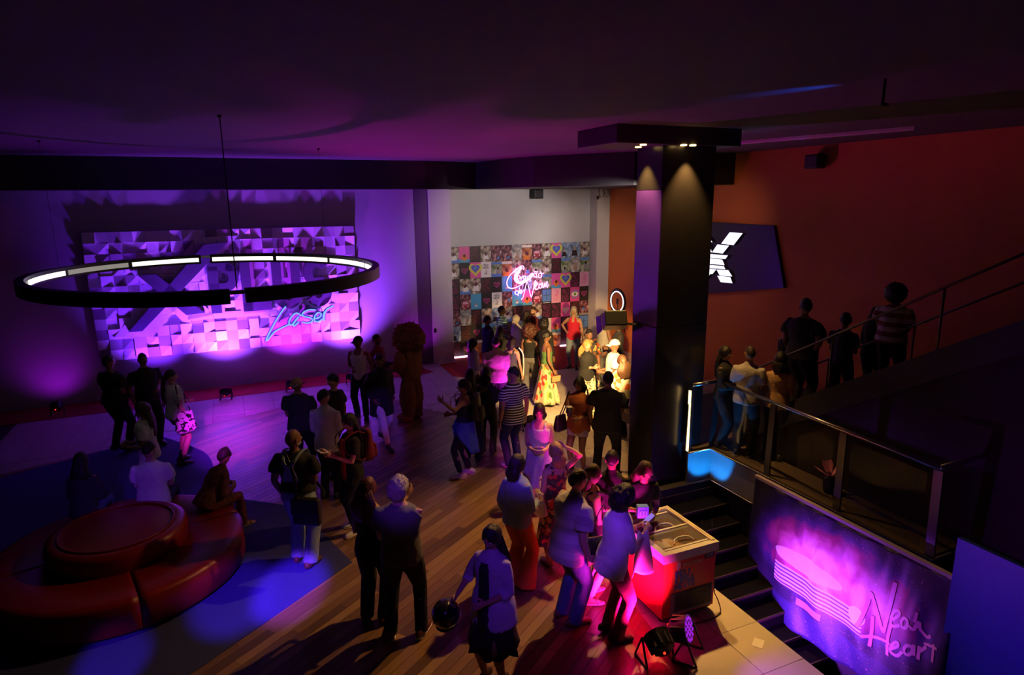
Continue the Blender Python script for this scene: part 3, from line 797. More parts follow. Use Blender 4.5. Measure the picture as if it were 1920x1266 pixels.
        for x in (-0.08, 0.08): g.prism(disc(x, -0.11, 0.02, 0.018), pf, e + 0.001, e + 0.002, 3)
        ms = [PHOTO[4], P_DRED, P_LPINK, P_WHT]
    PM[kind, var] = g.mesh('poster', ms, False)
    return PM[kind, var]
H_, T_, V_, F_, B_, E_, A_, D_, U_, N_, C_, K_ = 'heart', 'text', 'vem', 'photo', 'fuzzy', 'eye', 'pinkart', 'darkheart', 'blue', 'night', 'car', 'pinkheart'
ROWS = [[F_, B_, T_, F_, F_, F_, F_, F_, C_, F_, H_, F_, F_, F_], [F_, D_, H_, V_, F_, F_, F_, F_, F_, F_, T_, F_, F_, F_], [T_, F_, F_, T_, D_, U_, F_, F_, F_, F_, B_, H_, T_, A_],
        [T_, C_, U_, D_, V_, F_, U_, B_, C_, N_, A_, T_, E_, D_], [F_, F_, T_, F_, F_, F_, T_, T_, F_, T_, T_, K_, T_, F_], [F_, T_, D_, U_, F_, T_, F_, H_, T_, V_, B_, T_, F_, N_], [T_, D_, F_, T_, F_, C_, T_, F_, D_, T_, F_, T_, H_, F_]]
for r, row in enumerate(ROWS):
    for c, k in enumerate(row):
        o = link('poster', poster(k, rng.randrange(24) if k == F_ else (rng.randrange(3) if k == T_ else 0)), pwall)
        o.location = (pu0 + (c + 0.5) * pw_, -0.03, pz1 - (r + 0.5) * ph_)
for x, y in ((865, 673), (1062, 649), (965, 661)):
    u, z = at_n(x, y, 16.95)
    o = G().box((-0.20, -0.03, -0.02), (0.20, 0.03, 0.02)).obj('light_bar', emis('pink_bar', (1.0, 0.55, 0.75), 4.0), None, bevel=0.008); o.location = W(u, 16.98, 0.03); o.rotation_euler = (0, 0, AL)
    tag(o, {865: 'white light bar on the floor at the left end of the poster wall', 1062: 'white light bar on the floor behind the woman in the red top', 965: 'white light bar on the floor under the middle posters, behind the crowd'}[x], 'light bar')

# neon sign on the posters
neonm = emis('pink_neon', (1.0, 0.25, 0.80), 6.5)
c5 = lambda x, y: (lambda a: (a[0], -0.14, a[1]))(at_n(930 + x / 12.66, 480 + y / 12.66, 17.02))
def circ(x, y, rx, ry, a0=0, a1=360, n=9): return [(x + rx * math.cos(R(a0 + (a1 - a0) * i / n)), y - ry * math.sin(R(a0 + (a1 - a0) * i / n))) for i in range(n + 1)]
NEON = [('letter_c', [(640, 330), (662, 285), (640, 240), (600, 245), (520, 285), (420, 370), (330, 460), (272, 560), (255, 650), (280, 730), (340, 768), (430, 762), (550, 710), (700, 610), (800, 540), (860, 470), (865, 415), (830, 420), (790, 470)]),
        ('letter_c', [(600, 262), (520, 360), (450, 450), (432, 540), (470, 620), (560, 655), (660, 630), (760, 570), (830, 500)]),
        ('letter_c', [(625, 275), (540, 370), (475, 450), (455, 540), (500, 605), (580, 630), (680, 600), (780, 530), (850, 440)]),
        ('letter_c', [(560, 390), (495, 460), (480, 530), (520, 580), (600, 600), (700, 560)]),
        ('letter_o', circ(535, 510, 32, 42)), ('letter_r', [(580, 490), (592, 570), (600, 510), (640, 480)]), ('letter_a', circ(665, 515, 28, 36) + [(700, 470), (700, 550)]),
        ('letter_c_cedilla', [(790, 480), (745, 500), (740, 550), (780, 560), (810, 560), (800, 600), (770, 595)]), ('letter_a', circ(922, 455, 36, 46) + [(962, 410), (955, 510), (985, 490)]), ('tilde', [(905, 385), (935, 365), (960, 388), (992, 368)]),
        ('letter_o', circ(1042, 465, 38, 56) + [(1065, 420), (1052, 370), (1085, 420), (1125, 405)]),
        ('letter_d', circ(490, 870, 42, 44) + [(560, 750), (535, 850), (520, 945)]), ('letter_e', [(560, 870), (605, 835), (590, 800), (555, 850), (575, 890), (620, 860), (655, 815)]),
        ('letter_n', [(595, 1035), (635, 990), (660, 900), (700, 720), (728, 632), (748, 640), (790, 830), (828, 965), (850, 945), (885, 780), (932, 572)]),
        ('letter_e', [(935, 720), (985, 665), (965, 640), (930, 680), (918, 750), (950, 800), (1000, 770), (1020, 730)]), ('letter_o', circ(1050, 715, 36, 50) + [(1085, 650)]),
        ('letter_u', [(1105, 640), (1100, 720), (1125, 745), (1155, 650), (1158, 740), (1190, 640), (1215, 610), (1200, 700), (1215, 745), (1240, 670)])]
neon = empty('neon_sign', W(0, 17.15), AL, 'pink neon Coração de Neon script mounted on the poster wall', 'neon sign')
for nm, q in NEON:
    c = catmull([c5(*p) for p in q], 5)
    G().tube(c, 0.0095 if nm != 'letter_c' else 0.012, 6).obj(nm, neonm, neon, True)
g = G()
for x, y in ((300, 740), (640, 300), (1060, 470), (1200, 720), (830, 960), (520, 930), (660, 600)):
    p = c5(x, y); g.tube([(p[0], p[1] + 0.01, p[2]), (p[0], -0.035, p[2])], 0.006, 6)
g.obj('standoff', WHITE, neon)

# ================================================================== illuminated X sign on the orange wall
xs = empty('illuminated_sign', W(10.5, 0), AL, 'dark slanted wall sign with a glowing white X made of bars', 'sign')
XU = 10.42
def X2(*pts): return [at_u(1260 + x / 7.033, 400 + y / 7.033, XU) for x, y in pts]
xfn = lambda p, q, t: (t, p, q)
board = [at_u(*p, 10.44) for p in ((1300, 413), (1452, 423), (1471, 540), (1300, 568))]
board[0] = (board[0][0] + 1.6, board[0][1] + 0.0); board[3] = (board[3][0] + 1.8, board[3][1] - 0.12)
G().prism(board, xfn, -0.08, 0.0).obj('sign_board', mat('purple_sign_board', (0.03, 0.008, 0.07), 0.3, scale=2), xs, bevel=0.004)
xm, xsde = emis('white_sign_light', (0.86, 0.82, 1.0), 1.5), mat('sign_return', (0.06, 0.05, 0.09), 0.4)
for q in ([(795, 250), (965, 262), (845, 418), (682, 400)], [(632, 410), (785, 425), (700, 530), (563, 512)], [(380, 522), (770, 555), (735, 602), (420, 575)], [(420, 580), (695, 610), (725, 682), (400, 655)],
          [(395, 668), (715, 695), (735, 735), (380, 712)], [(370, 715), (615, 738), (565, 800), (335, 785)], [(330, 795), (535, 802), (480, 868), (300, 855)], [(620, 740), (775, 748), (825, 830), (665, 820)], [(630, 822), (800, 838), (830, 920), (675, 905)],
          [(470, 270), (512, 305), (565, 380), (430, 380)], [(450, 395), (512, 395), (560, 512), (480, 512)]):
    pts = X2(*q)
    e = G().prism(pts, xfn, -0.15, -0.08).obj('light_bar', xsde, xs)
    G().prism(pts, xfn, -0.156, -0.151).obj('lit_face', xm, e)

# ================================================================== oval ring pendant
RC, RA, RB, RD, RZ = (-4.66, 10.01), 2.89, 2.43, (0.54, -0.84), 3.45
pend = empty('ring_pendant', (RC[0], RC[1], RZ), 0, 'huge black oval ring lamp hanging on thin cables from the ceiling', 'pendant lamp')
def ringpt(t, k=0.0):
    a, b = (RA + k) * math.cos(t), (RB + k) * math.sin(t)
    return np.array((a * RD[0] - b * RD[1], a * RD[1] + b * RD[0], 0))
def ring_seg(t0, t1, ki, ko, z0, z1, n):
    g = G(); v = []; f = []
    for i in range(n + 1):
        t = t0 + (t1 - t0) * i / n
        a, b = ringpt(t, ki), ringpt(t, ko)
        v += [(*a[:2], z0), (*b[:2], z0), (*b[:2], z1), (*a[:2], z1)]
    for i in range(n):
        for j in range(4): f.append((4 * i + j, 4 * i + (j + 1) % 4, 4 * i + 4 + (j + 1) % 4, 4 * i + 4 + j))
    f += [(3, 2, 1, 0), (4 * n, 4 * n + 1, 4 * n + 2, 4 * n + 3)]
    return g.add(v, f)
def nearest_t(px, py):
    p = at(px, py, RZ)
    return min([i * math.pi / 720 for i in range(1440)], key=lambda t: (ringpt(t)[0] + RC[0] - p.x) ** 2 + (ringpt(t)[1] + RC[1] - p.y) ** 2)
t_back, t_front = nearest_t(384, 481), nearest_t(444, 541)
lo, hi = sorted((t_back, t_front))
frm = mat('pendant_black', (0.012, 0.011, 0.013), 0.4, 0.3)
led = emis('led_strip', (1.0, 0.93, 0.80), 1.6)
led_dim = emis('led_strip_dim', (1.0, 0.93, 0.80), 0.25)
for t0, t1 in ((lo + 0.035, hi - 0.035), (hi + 0.035, lo + 2 * math.pi - 0.035)):
    ring_seg(t0, t1, -0.055, 0.055, -0.17, 0.0, 90).obj('ring_frame', frm, pend)
    k = 6
    for i in range(k):
        a, b = t0 + (t1 - t0) * (i + 0.03) / k, t0 + (t1 - t0) * (i + 0.97) / k
        mid = ringpt((a + b) / 2) + np.array((RC[0], RC[1], 0))
        ring_seg(a, b, -0.066, -0.05, -0.13, -0.055, 18).obj('led_strip', led if mid[0] > -5.6 or (i % 2 == 0) else led_dim, pend)
for t in (lo, hi):
    ring_seg(t - 0.04, t + 0.04, -0.05, 0.05, -0.06, -0.02, 4).obj('joint', CHROME, pend)
for t in (t_front, t_front + 2.1, t_front + 4.2):
    p = ringpt(t); G().tube([(p[0], p[1], 0), (p[0], p[1], 5.4 - RZ)], 0.007 if t == t_front else 0.0025, 6).obj('cable', BLACK, pend)
    G().tube([(p[0], p[1], 5.37 - RZ), (p[0], p[1], 5.4 - RZ)], 0.022, 12).obj('ceiling_rose', BLACK, pend)

# ================================================================== round two-tier sofa
LEATHER = mat('red_leather', (0.24, 0.010, 0.008), 0.34, scale=10, var=0.18, bump=0.12, bscale=120, spec=0.5)
def lathe(prof, n=64, a0=0.0, a1=2 * math.pi):
    full = abs(a1 - a0) > 6.28
    m = n if full else n + 1
    v = [(r * math.cos(a0 + (a1 - a0) * i / n), r * math.sin(a0 + (a1 - a0) * i / n), z) for i in range(m) for r, z in prof]
    k = len(prof)
    f = [(i * k + j, ((i + 1) % m) * k + j, ((i + 1) % m) * k + j + 1, i * k + j + 1) for i in range(m if full else n) for j in range(k - 1)]
    if not full: f += [tuple(range(k))[::-1], tuple((m - 1) * k + j for j in range(k))]
    return G().add(v, f)
sofa = empty('round_sofa', (-4.75, 7.03, 0), 0, 'round two-tier red leather sofa in the dark lower left corner', 'sofa')
for i in range(4):
    a0, a1 = R(90 * i + 38), R(90 * i + 38 + 90) - 0.006
    lathe([(0.70, 0.40), (0.72, 0.425), (1.28, 0.435), (1.34, 0.42), (1.37, 0.38), (1.37, 0.08), (1.33, 0.05), (0.70, 0.05)], 24, a0, a1).obj('seat_section', LEATHER, sofa, True)
lathe([(0.002, 0.66), (0.52, 0.66), (0.58, 0.645), (0.60, 0.655), (0.68, 0.655), (0.73, 0.63), (0.745, 0.58), (0.74, 0.10), (0.002, 0.10)], 72).obj('backrest', LEATHER, sofa, True)
lathe([(0.002, 0.05), (1.28, 0.05), (1.28, 0.012), (0.002, 0.012)], 48).obj('plinth', BLACK, sofa)
ringp = [(0.60 * math.cos(t), 0.60 * math.sin(t), 0.662) for t in [2 * math.pi * i / 64 for i in range(64)]]
G().tube(ringp, 0.012, 6, closed=True).obj('piping', LEATHER, sofa, True)

def inside(px, py, poly):
    r = False
    for q in range(len(poly)):
        (ax, ay), (bx, by) = poly[q], poly[(q + 1) % len(poly)]
        if (ay > py) != (by > py) and px < (bx - ax) * (py - ay) / (by - ay) + ax: r = not r
    return r
# ================================================================== lamps
def par_can(loc, tgt, label, face_col, es, group=None, scale=1.0, lamp=None):
    loc, tgt = Vector(loc), Vector(tgt)
    e = empty('par_lamp', (loc.x, loc.y, 0.0 if loc.z > -0.2 else loc.z - 0.25), 0, label, 'stage lamp', group)
    if any(inside(*un(loc), pl) for pl in CARPETS): e.location.z = 0.009
    base = e.location.z
    h = loc.z - base
    q = (tgt - loc).to_track_quat('Z', 'Y').to_matrix().to_4x4()
    M = Matrix.Translation((0, 0, h)) @ q
    g = G().tube([(0, 0, -0.20 * scale), (0, 0, -0.17 * scale), (0, 0, -0.06 * scale), (0, 0, 0.0)], [0.05 * scale, 0.095 * scale, 0.125 * scale, 0.135 * scale], 20)
    for k in range(10):
        a = k * 2 * math.pi / 10; g.box((0.115 * scale * math.cos(a) - 0.012, 0.115 * scale * math.sin(a) - 0.012, -0.15 * scale), (0.115 * scale * math.cos(a) + 0.012, 0.115 * scale * math.sin(a) + 0.012, -0.03 * scale))
    body = g.obj('housing', BLACK, e, M=M)
    g = G()
    for rr, nn in ((0.0, 1), (0.052, 6), (0.102, 12)):
        for k in range(nn):
            a = k * 2 * math.pi / nn
            x, y = rr * scale * math.cos(a), rr * scale * math.sin(a)
            g.tube([(x, y, 0.0), (x, y, 0.008)], [0.021 * scale, 0.015 * scale], 8)
    g.obj('led_lens', emis('led_face_%s' % label[:12], face_col, es), body, M=M)
    ax = (tgt - loc).normalized().cross(Vector((0, 0, 1))).normalized()
    g = G()
    for s in (-1, 1):
        a = ax * (0.15 * scale * s)
        fwd = Vector((tgt.x - loc.x, tgt.y - loc.y, 0)).normalized() * 0.12
        g = G()
        for sg in (-1, 1): g.tube([(a.x, a.y, h), (a.x + fwd.x * sg, a.y + fwd.y * sg, 0.012)], 0.011, 6)
        g.tube([(a.x - fwd.x, a.y - fwd.y, 0.012), (a.x + fwd.x, a.y + fwd.y, 0.012)], 0.011, 6)
        g.obj('yoke', BLACK, e)
    g = G().tube([M @ Vector((0.02, 0.03, -0.2 * scale)), M @ Vector((0.02, 0.03, -0.215 * scale))], 0.012, 8); g.obj('status_light', emis('red_led', (1.0, 0.03, 0.01), 2.5), e)
    if lamp:
        lamp.parent = e; lamp.matrix_parent_inverse = Matrix.Translation(-Vector(e.location))
        d = (tgt - loc).normalized() * 0.03
        lamp.location = lamp.location + d
    return e
def tgt_of(l): return l.location + l.rotation_euler.to_matrix() @ Vector((0, 0, -1))
for k, lab, col in (('wash0', 'black floor lamp at the back wall behind the two men in black tees', PURPLE), ('wash1', 'black floor lamp on the red carpet edge, alone beside the tote-bag woman', PURPLE), ('wash2', 'black floor lamp at the red carpet edge behind the man in the dark tee', MAGENTA),
                    ('wash3', 'black floor lamp at the red carpet edge behind the man in the white tank top', PURPLE), ('wash4', 'black floor lamp at the dark far left of the back wall', MAGENTA), ('wash5', 'black floor lamp behind the furry costume near the wall pier', MAGENTA),
                    ('crowd', 'black floor lamp glowing magenta behind the man in the striped tee', MAGENTA), ('ceil', 'black floor lamp aimed at the ceiling near the red carpet gap', MAGENTA), ('ceil2', 'black floor lamp aimed at the ceiling between the carpet and the tiles', PURPLE),
                    ('par1', 'black floor lamp with its back to us left of the freezer foot', MAGENTA), ('par2', 'black floor lamp showing lit white-violet diodes right of the freezer foot', (0.75, 0.62, 1.0))):
    l = LAMPS[k]
    par_can(l.location, tgt_of(l), lab, col, 4.0 if k == 'par2' else 0.6, 'floor lamps', 0.8 if k.startswith('wash') or k in ('ceil', 'ceil2') else 1.0, l)
for k, lab in (('par3', 'black lamp on the stairwell steps aimed at the banner'), ('cyan', 'small cyan lamp on the stairwell steps under the landing corner'), ('cyan2', 'small blue lamp on the stairwell steps below the blue board')):
    l = LAMPS[k]
    n_ = un(l.location)[1]; st_i = max(0, math.ceil((7.35 - n_) / 0.29))
    l.location.z = -0.175 * st_i + 0.25
    par_can(l.location, tgt_of(l), lab, (0.05, 0.4, 1.0) if k != 'par3' else PURPLE, 2.0, 'stairwell lamps', 0.5, l)
    bpy.data.objects[l.parent.name].location.z = -0.175 * st_i
    l.matrix_parent_inverse = Matrix.Translation(-Vector(l.parent.location))
def can_fixture(name, l, label, mount_z, scale=1.0, cat='spotlight', group=None):
    loc = Vector(l.location); t = tgt_of(l)
    e = empty(name, loc, 0, label, cat, group)
    q = (t - loc).to_track_quat('Z', 'Y').to_matrix().to_4x4()
    G().tube([(0, 0, -0.16 * scale), (0, 0, 0.03 * scale)], [0.05 * scale, 0.06 * scale], 14).obj('can', BLACK, e, M=q)
    G().tube([(0, 0, 0.028 * scale), (0, 0, 0.034 * scale)], [0.05 * scale, 0.05 * scale], 14).obj('lens', emis('lens_' + name, l.data.color[:], 0.4), e, M=q)
    G().tube([(0, 0, 0), (0, 0, mount_z - loc.z)], 0.012, 8).obj('stem', BLACK, e)
    l.parent = e; l.matrix_parent_inverse = Matrix.Translation(-loc)
    l.location = loc + (t - loc).normalized() * 0.045 * scale
for k, lab in (('wall1', 'small black hanging spotlight hidden behind the column, aimed left at the posters'), ('wall2', 'small black hanging spotlight hidden behind the column, aimed right at the posters'), ('wall3', 'small black hanging spotlight hidden behind the column, aimed at the orange wall')):
    can_fixture('ceiling_spotlight', LAMPS[k], lab, 5.4, group='ceiling spotlights')
# stand-in bar above the camera, added to carry the violet beams
bar = empty('added_beam_rig', W(-0.35, 0.92, 5.18), AL, 'unseen black ceiling bar added above the camera to carry stand-in lamp heads', 'stand-in lighting rig')
G().tube([(-1.7, 0, 0), (1.7, 0, 0)], 0.025, 8).tube([(-1.3, 0, 0), (-1.3, 0, 0.22)], 0.015, 6).tube([(1.3, 0, 0), (1.3, 0, 0.22)], 0.015, 6).obj('bar', BLACK, bar)
for i, (u, n) in enumerate(MH):
    G().box((u + 0.35 - 0.09, n - 0.92 - 0.09, -0.12), (u + 0.35 + 0.09, n - 0.92 + 0.09, 0.02)).obj('added_lamp_head', BLACK, bar, bevel=0.02)
for k, l in LAMPS.items():
    if k.startswith('beam'):
        l.location.z = 5.03
        l.parent = bar; l.matrix_parent_inverse = bar.matrix_basis.inverted()
for k in ('cap1', 'cap2', 'cap3', 'cap4'):
    LAMPS[k].parent = column; LAMPS[k].matrix_parent_inverse = column.matrix_basis.inverted()
LAMPS['post'].parent = railing; LAMPS['post'].matrix_parent_inverse = railing.matrix_basis.inverted()
# big boxy spotlight on the column
l = LAMPS['warm']; loc = Vector(l.location); t = tgt_of(l)
fix = empty('flood_lamp', loc, 0, 'boxy black flood lamp clamped to the left side of the column', 'spotlight')
q = (t - loc).to_track_quat('Y', 'Z').to_matrix().to_4x4()
G().box((-0.17, -0.30, -0.12), (0.17, 0.0, 0.12)).obj('housing', BLACK, fix, M=q, bevel=0.02)
for sx in (-1, 1): G().add([(sx * 0.17, 0, -0.12), (sx * 0.17, 0, 0.12), (sx * 0.22, 0.16, 0.15), (sx * 0.22, 0.16, -0.15), (sx * 0.176, 0, -0.12), (sx * 0.176, 0, 0.12), (sx * 0.226, 0.16, 0.15), (sx * 0.226, 0.16, -0.15)], [(0, 1, 2, 3), (7, 6, 5, 4), (0, 4, 5, 1), (1, 5, 6, 2), (2, 6, 7, 3), (3, 7, 4, 0)]).obj('barn_door', BLACK, fix, M=q)
G().box((-0.17, 0, 0.12), (0.17, 0.17, 0.127), M=Matrix.Rotation(R(14), 4, 'X')).obj('barn_door', BLACK, fix, M=q)
G().box((-0.13, 0.0, -0.09), (0.13, 0.006, 0.09)).obj('lens', emis('warm_lens', (1, 0.62, 0.2), 5), fix, M=q)
G().tube([(0, 0, 0), tuple(W(CU0 - 0.0, CN0 + 0.5, loc.z) - loc)], 0.02, 8).obj('bracket', BLACK, fix)
l.parent = fix; l.matrix_parent_inverse = Matrix.Translation(-loc); l.location = loc + (t - loc).normalized() * 0.03
# blue lamp on the stair wall, seen only by its streak on the ceiling
l = LAMPS['blueceil']; can_fixture('ceiling_blue_lamp', l, 'small dark lamp under the ceiling throwing a blue streak', 5.4, 0.28)

# ================================================================== selfie ring light on a stand
p = at(1158, 568, 1.62)
rl = empty('ring_light', (p.x, p.y + 0.0, 0), math.atan2(p.y, p.x) - math.pi / 2 - 0.9, 'selfie ring light on a black stand by the orange wall', 'ring light')
def place_ring(d):
    s = d / np.linalg.norm(np.array(p - Vector(CAM)))
    return s
ringp = lambda r, y: [(r * math.cos(t), y, 1.66 + r * math.sin(t)) for t in [2 * math.pi * i / 40 for i in range(40)]]
G().tube(ringp(0.31, 0), [(0.06, 0.02)] * 40, 8, ref=None, closed=True).obj('ring_body', BLACK, rl, True)
G().tube(ringp(0.275, -0.022), 0.015, 8, closed=True).obj('ring_diffuser', emis('ring_white', (1.0, 0.93, 0.95), 1.8), rl, True)
G().box((-0.04, -0.015, 1.58), (0.04, 0.0, 1.74)).obj('phone', BLACK, rl, bevel=0.005)
G().tube([(0, 0, 1.34), (0, 0, 1.60)], 0.01, 6).obj('phone_clip', BLACK, rl)
G().tube([(0, 0, 0.25), (0, 0, 0.9)], 0.014, 8).tube([(0, 0, 0.85), (0, 0, 1.36)], 0.01, 8).obj('pole', BLACK, rl)
for k in range(3):
    a = k * 2.094 + 0.4; G().tube([(0, 0, 0.55), (0.38 * math.cos(a), 0.38 * math.sin(a), 0.015)], 0.009, 6).obj('leg', BLACK, rl)

# ================================================================== ice cream freezer
fu0, fn0 = 3.82, 4.88
fz = empty('ice_cream_freezer', W(fu0, fn0), AL, 'red chest freezer with sliding glass lids and blue lettering', 'freezer')
fw_, fl_, fh_ = 0.68, 0.86, 0.83
REDP = mat('freezer_red', (0.62, 0.02, 0.015), 0.38, scale=3)
GREYP = mat('freezer_rim_grey', (0.46, 0.45, 0.47), 0.45)
CRM = mat('freezer_rim_cream', (0.78, 0.72, 0.58), 0.4)
zb = 0.07
g = G().box((0, 0, zb), (0.025, fl_, fh_ - 0.1)).box((fw_ - 0.025, 0, zb), (fw_, fl_, fh_ - 0.1)).box((0.025, 0, zb), (fw_ - 0.025, 0.025, fh_ - 0.1)).box((0.025, fl_ - 0.025, zb), (fw_ - 0.025, fl_, fh_ - 0.1)).box((0.025, 0.025, zb), (fw_ - 0.025, fl_ - 0.025, zb + 0.05))
g.obj('body', REDP, fz)
zr = fh_ - 0.1
g = G()
for lo, hi in (((-0.02, -0.02, zr), (0.05, fl_ + 0.02, fh_)), ((fw_ - 0.05, -0.02, zr), (fw_ + 0.02, fl_ + 0.02, fh_)), ((0.05, -0.02, zr), (fw_ - 0.05, 0.05, fh_)), ((0.05, fl_ - 0.05, zr), (fw_ - 0.05, fl_ + 0.02, fh_))): g.box(lo, hi)
g.obj('rim', GREYP, fz)
for k in range(3):
    x = fw_ - 0.045 + k * 0.02
    G().box((x, 0.03, fh_), (x + 0.009, fl_ + 0.01, fh_ + 0.012)).obj('lid_track', CRM, fz)
    G().box((0.06, fl_ - 0.04 + k * 0.018, fh_), (fw_ - 0.05, fl_ - 0.032 + k * 0.018, fh_ + 0.012)).obj('lid_track', CRM, fz)
fgl = mat('freezer_glass', (0.2, 0.2, 0.2), 0.05, alpha=0.25, var=0.0)
for y0, y1, z in ((0.06, 0.45, fh_ - 0.012), (0.40, fl_ - 0.06, fh_ - 0.03)):
    l_ = G().box((0.055, y0, z), (fw_ - 0.055, y1, z + 0.008)).obj('glass_lid', fgl, fz)
    G().box((0.055, y0, z), (fw_ - 0.055, y0 + 0.025, z + 0.014)).box((0.055, y1 - 0.025, z), (fw_ - 0.055, y1, z + 0.014)).obj('lid_frame', GREYP, l_)
    ymid = y0 + 0.06
    G().tube(catmull([(0.22, ymid, z + 0.01), (0.26, ymid + 0.05, z + 0.035), (0.35, ymid + 0.07, z + 0.04), (0.44, ymid + 0.05, z + 0.035), (0.48, ymid, z + 0.01)], 4), 0.011, 6).obj('lid_handle', GREYP, l_, True)
for i in range(3):
    for j in range(4):
        c = [(0.6, 0.3, 0.1), (0.75, 0.6, 0.3), (0.5, 0.08, 0.1), (0.7, 0.65, 0.5)][(i + j) % 4]
        G().box((0.10 + i * 0.18, 0.10 + j * 0.155, zb + 0.06), (0.25 + i * 0.18, 0.235 + j * 0.155, 0.55 + 0.03 * ((i * j) % 3))).obj('lolly_carton', mat('carton_%d' % ((i + j) % 4), c, 0.6), fz, bevel=0.006)
gp = lambda p, q, t: (p, t, q)
g = G().box((0.10, -0.012, 0.09), (0.65, 0.0, 0.345)); g.obj('grille_frame', mat('grille_grey', (0.22, 0.21, 0.24), 0.5), fz, bevel=0.01)
g = G()
for k in range(22): g.box((0.15 + k * 0.0225, -0.02, 0.125), (0.158 + k * 0.0225, -0.012, 0.335))
for k in range(7): g.box((0.15, -0.018, 0.135 + k * 0.032), (0.645, -0.012, 0.141 + k * 0.032))
o = g.obj('vent_grille', BLACK, fz)
BLUEL = mat('freezer_blue_print', (0.05, 0.07, 0.55), 0.5); PINKL = mat('freezer_pink_print', (0.75, 0.45, 0.5), 0.5)
for s, z in (('DELI', 0.535), ('CIOSA', 0.458), ('MENTE', 0.381)):
    g = G(); text(g, s, 0.16, z, 0.062, 0.019, gp, -0.004, 0.0, 0, align=0.0); g.obj('lettering', BLUEL, fz)
g = G(); text(g, '@PALETEROS', 0.25, 0.640, 0.030, 0.006, gp, -0.004, 0.0, 0, align=0.0); g.obj('lettering', PINKL, fz)
g = G().prism([(0.165, 0.625), (0.215, 0.625), (0.215, 0.69), (0.20, 0.705), (0.18, 0.705), (0.165, 0.69)], gp, -0.004, 0).prism([(0.184, 0.60), (0.196, 0.60), (0.196, 0.625), (0.184, 0.625)], gp, -0.004, 0); g.obj('lolly_emblem', PINKL, fz)
g = G().box((0.53, -0.005, 0.655), (0.66, 0, 0.72)); e = g.obj('sticker', BLACK, fz)
g = G()
for k in range(3): g.box((0.545, -0.007, 0.668 + k * 0.017), (0.645, -0.005, 0.675 + k * 0.017))
g.obj('sticker_print', mat('sticker_grey', (0.4, 0.4, 0.45), 0.5), e)
for x in (0.06, fw_ - 0.06):
    for y in (0.08, fl_ - 0.08): G().tube([(x, y, 0.0), (x, y, zb)], 0.03, 10).obj('caster', RUBBER, fz)
G().box((0.02, 0.02, 0.04), (fw_ - 0.02, fl_ - 0.02, zb)).obj('base_skirt', BLACK, fz)
G().tube(catmull([(fw_ + 0.01, 0.15, 0.4), (fw_ + 0.05, 0.06, 0.33), (fw_ + 0.03, 0.02, 0.2), (fw_ + 0.06, -0.02, 0.1), (fw_ + 0.02, -0.1, 0.012), (fw_ - 0.2, -0.14, 0.012), (0.2, -0.1, 0.012)], 6), 0.006, 6).obj('power_cord', RUBBER, fz, True)
p = W(4.55, 4.25)
o = G().box((-0.07, -0.05, 0.001), (0.07, 0.05, 0.004)).obj('paper_scrap', WHITE); o.location = p; o.rotation_euler = (0, 0, AL + 0.6); tag(o, 'small pale paper scrap lying on the tiles right of the freezer', 'paper')

# ================================================================== banner on the landing
bn0, bn1, bzt, bzb = 6.38, 3.55, 0.57, -1.24
NBX, NBZ = 70, 40
v = []; f = []
for i in range(NBX + 1):
    for j in range(NBZ + 1):
        s, t = i / NBX, j / NBZ
        n_ = bn0 + (bn1 - bn0) * s
        sag = 0.10 * math.sin(math.pi * s) * (1 - t) * 0.6
        z = bzt + (bzb - bzt) * t - sag * 0.4
        w = 0.03 * math.sin(9 * s + 2.0 * t) * t + 0.018 * math.sin(31 * s + 4 * math.sin(3 * t)) * (0.35 + t) + 0.014 * math.sin(57 * s - 3 * t + 1) * (0.6 - 0.3 * t) + (0.02 * math.sin(40 * s * (1 + 0.2 * t)) * max(0, s - 0.6) * 2.2 * (1 - t))
        v.append((6.53 - 0.02 - 0.06 * t + w, n_, z))
for i in range(NBX):
    for j in range(NBZ):
        a = i * (NBZ + 1) + j; f.append((a, a + NBZ + 1, a + NBZ + 2, a + 1))
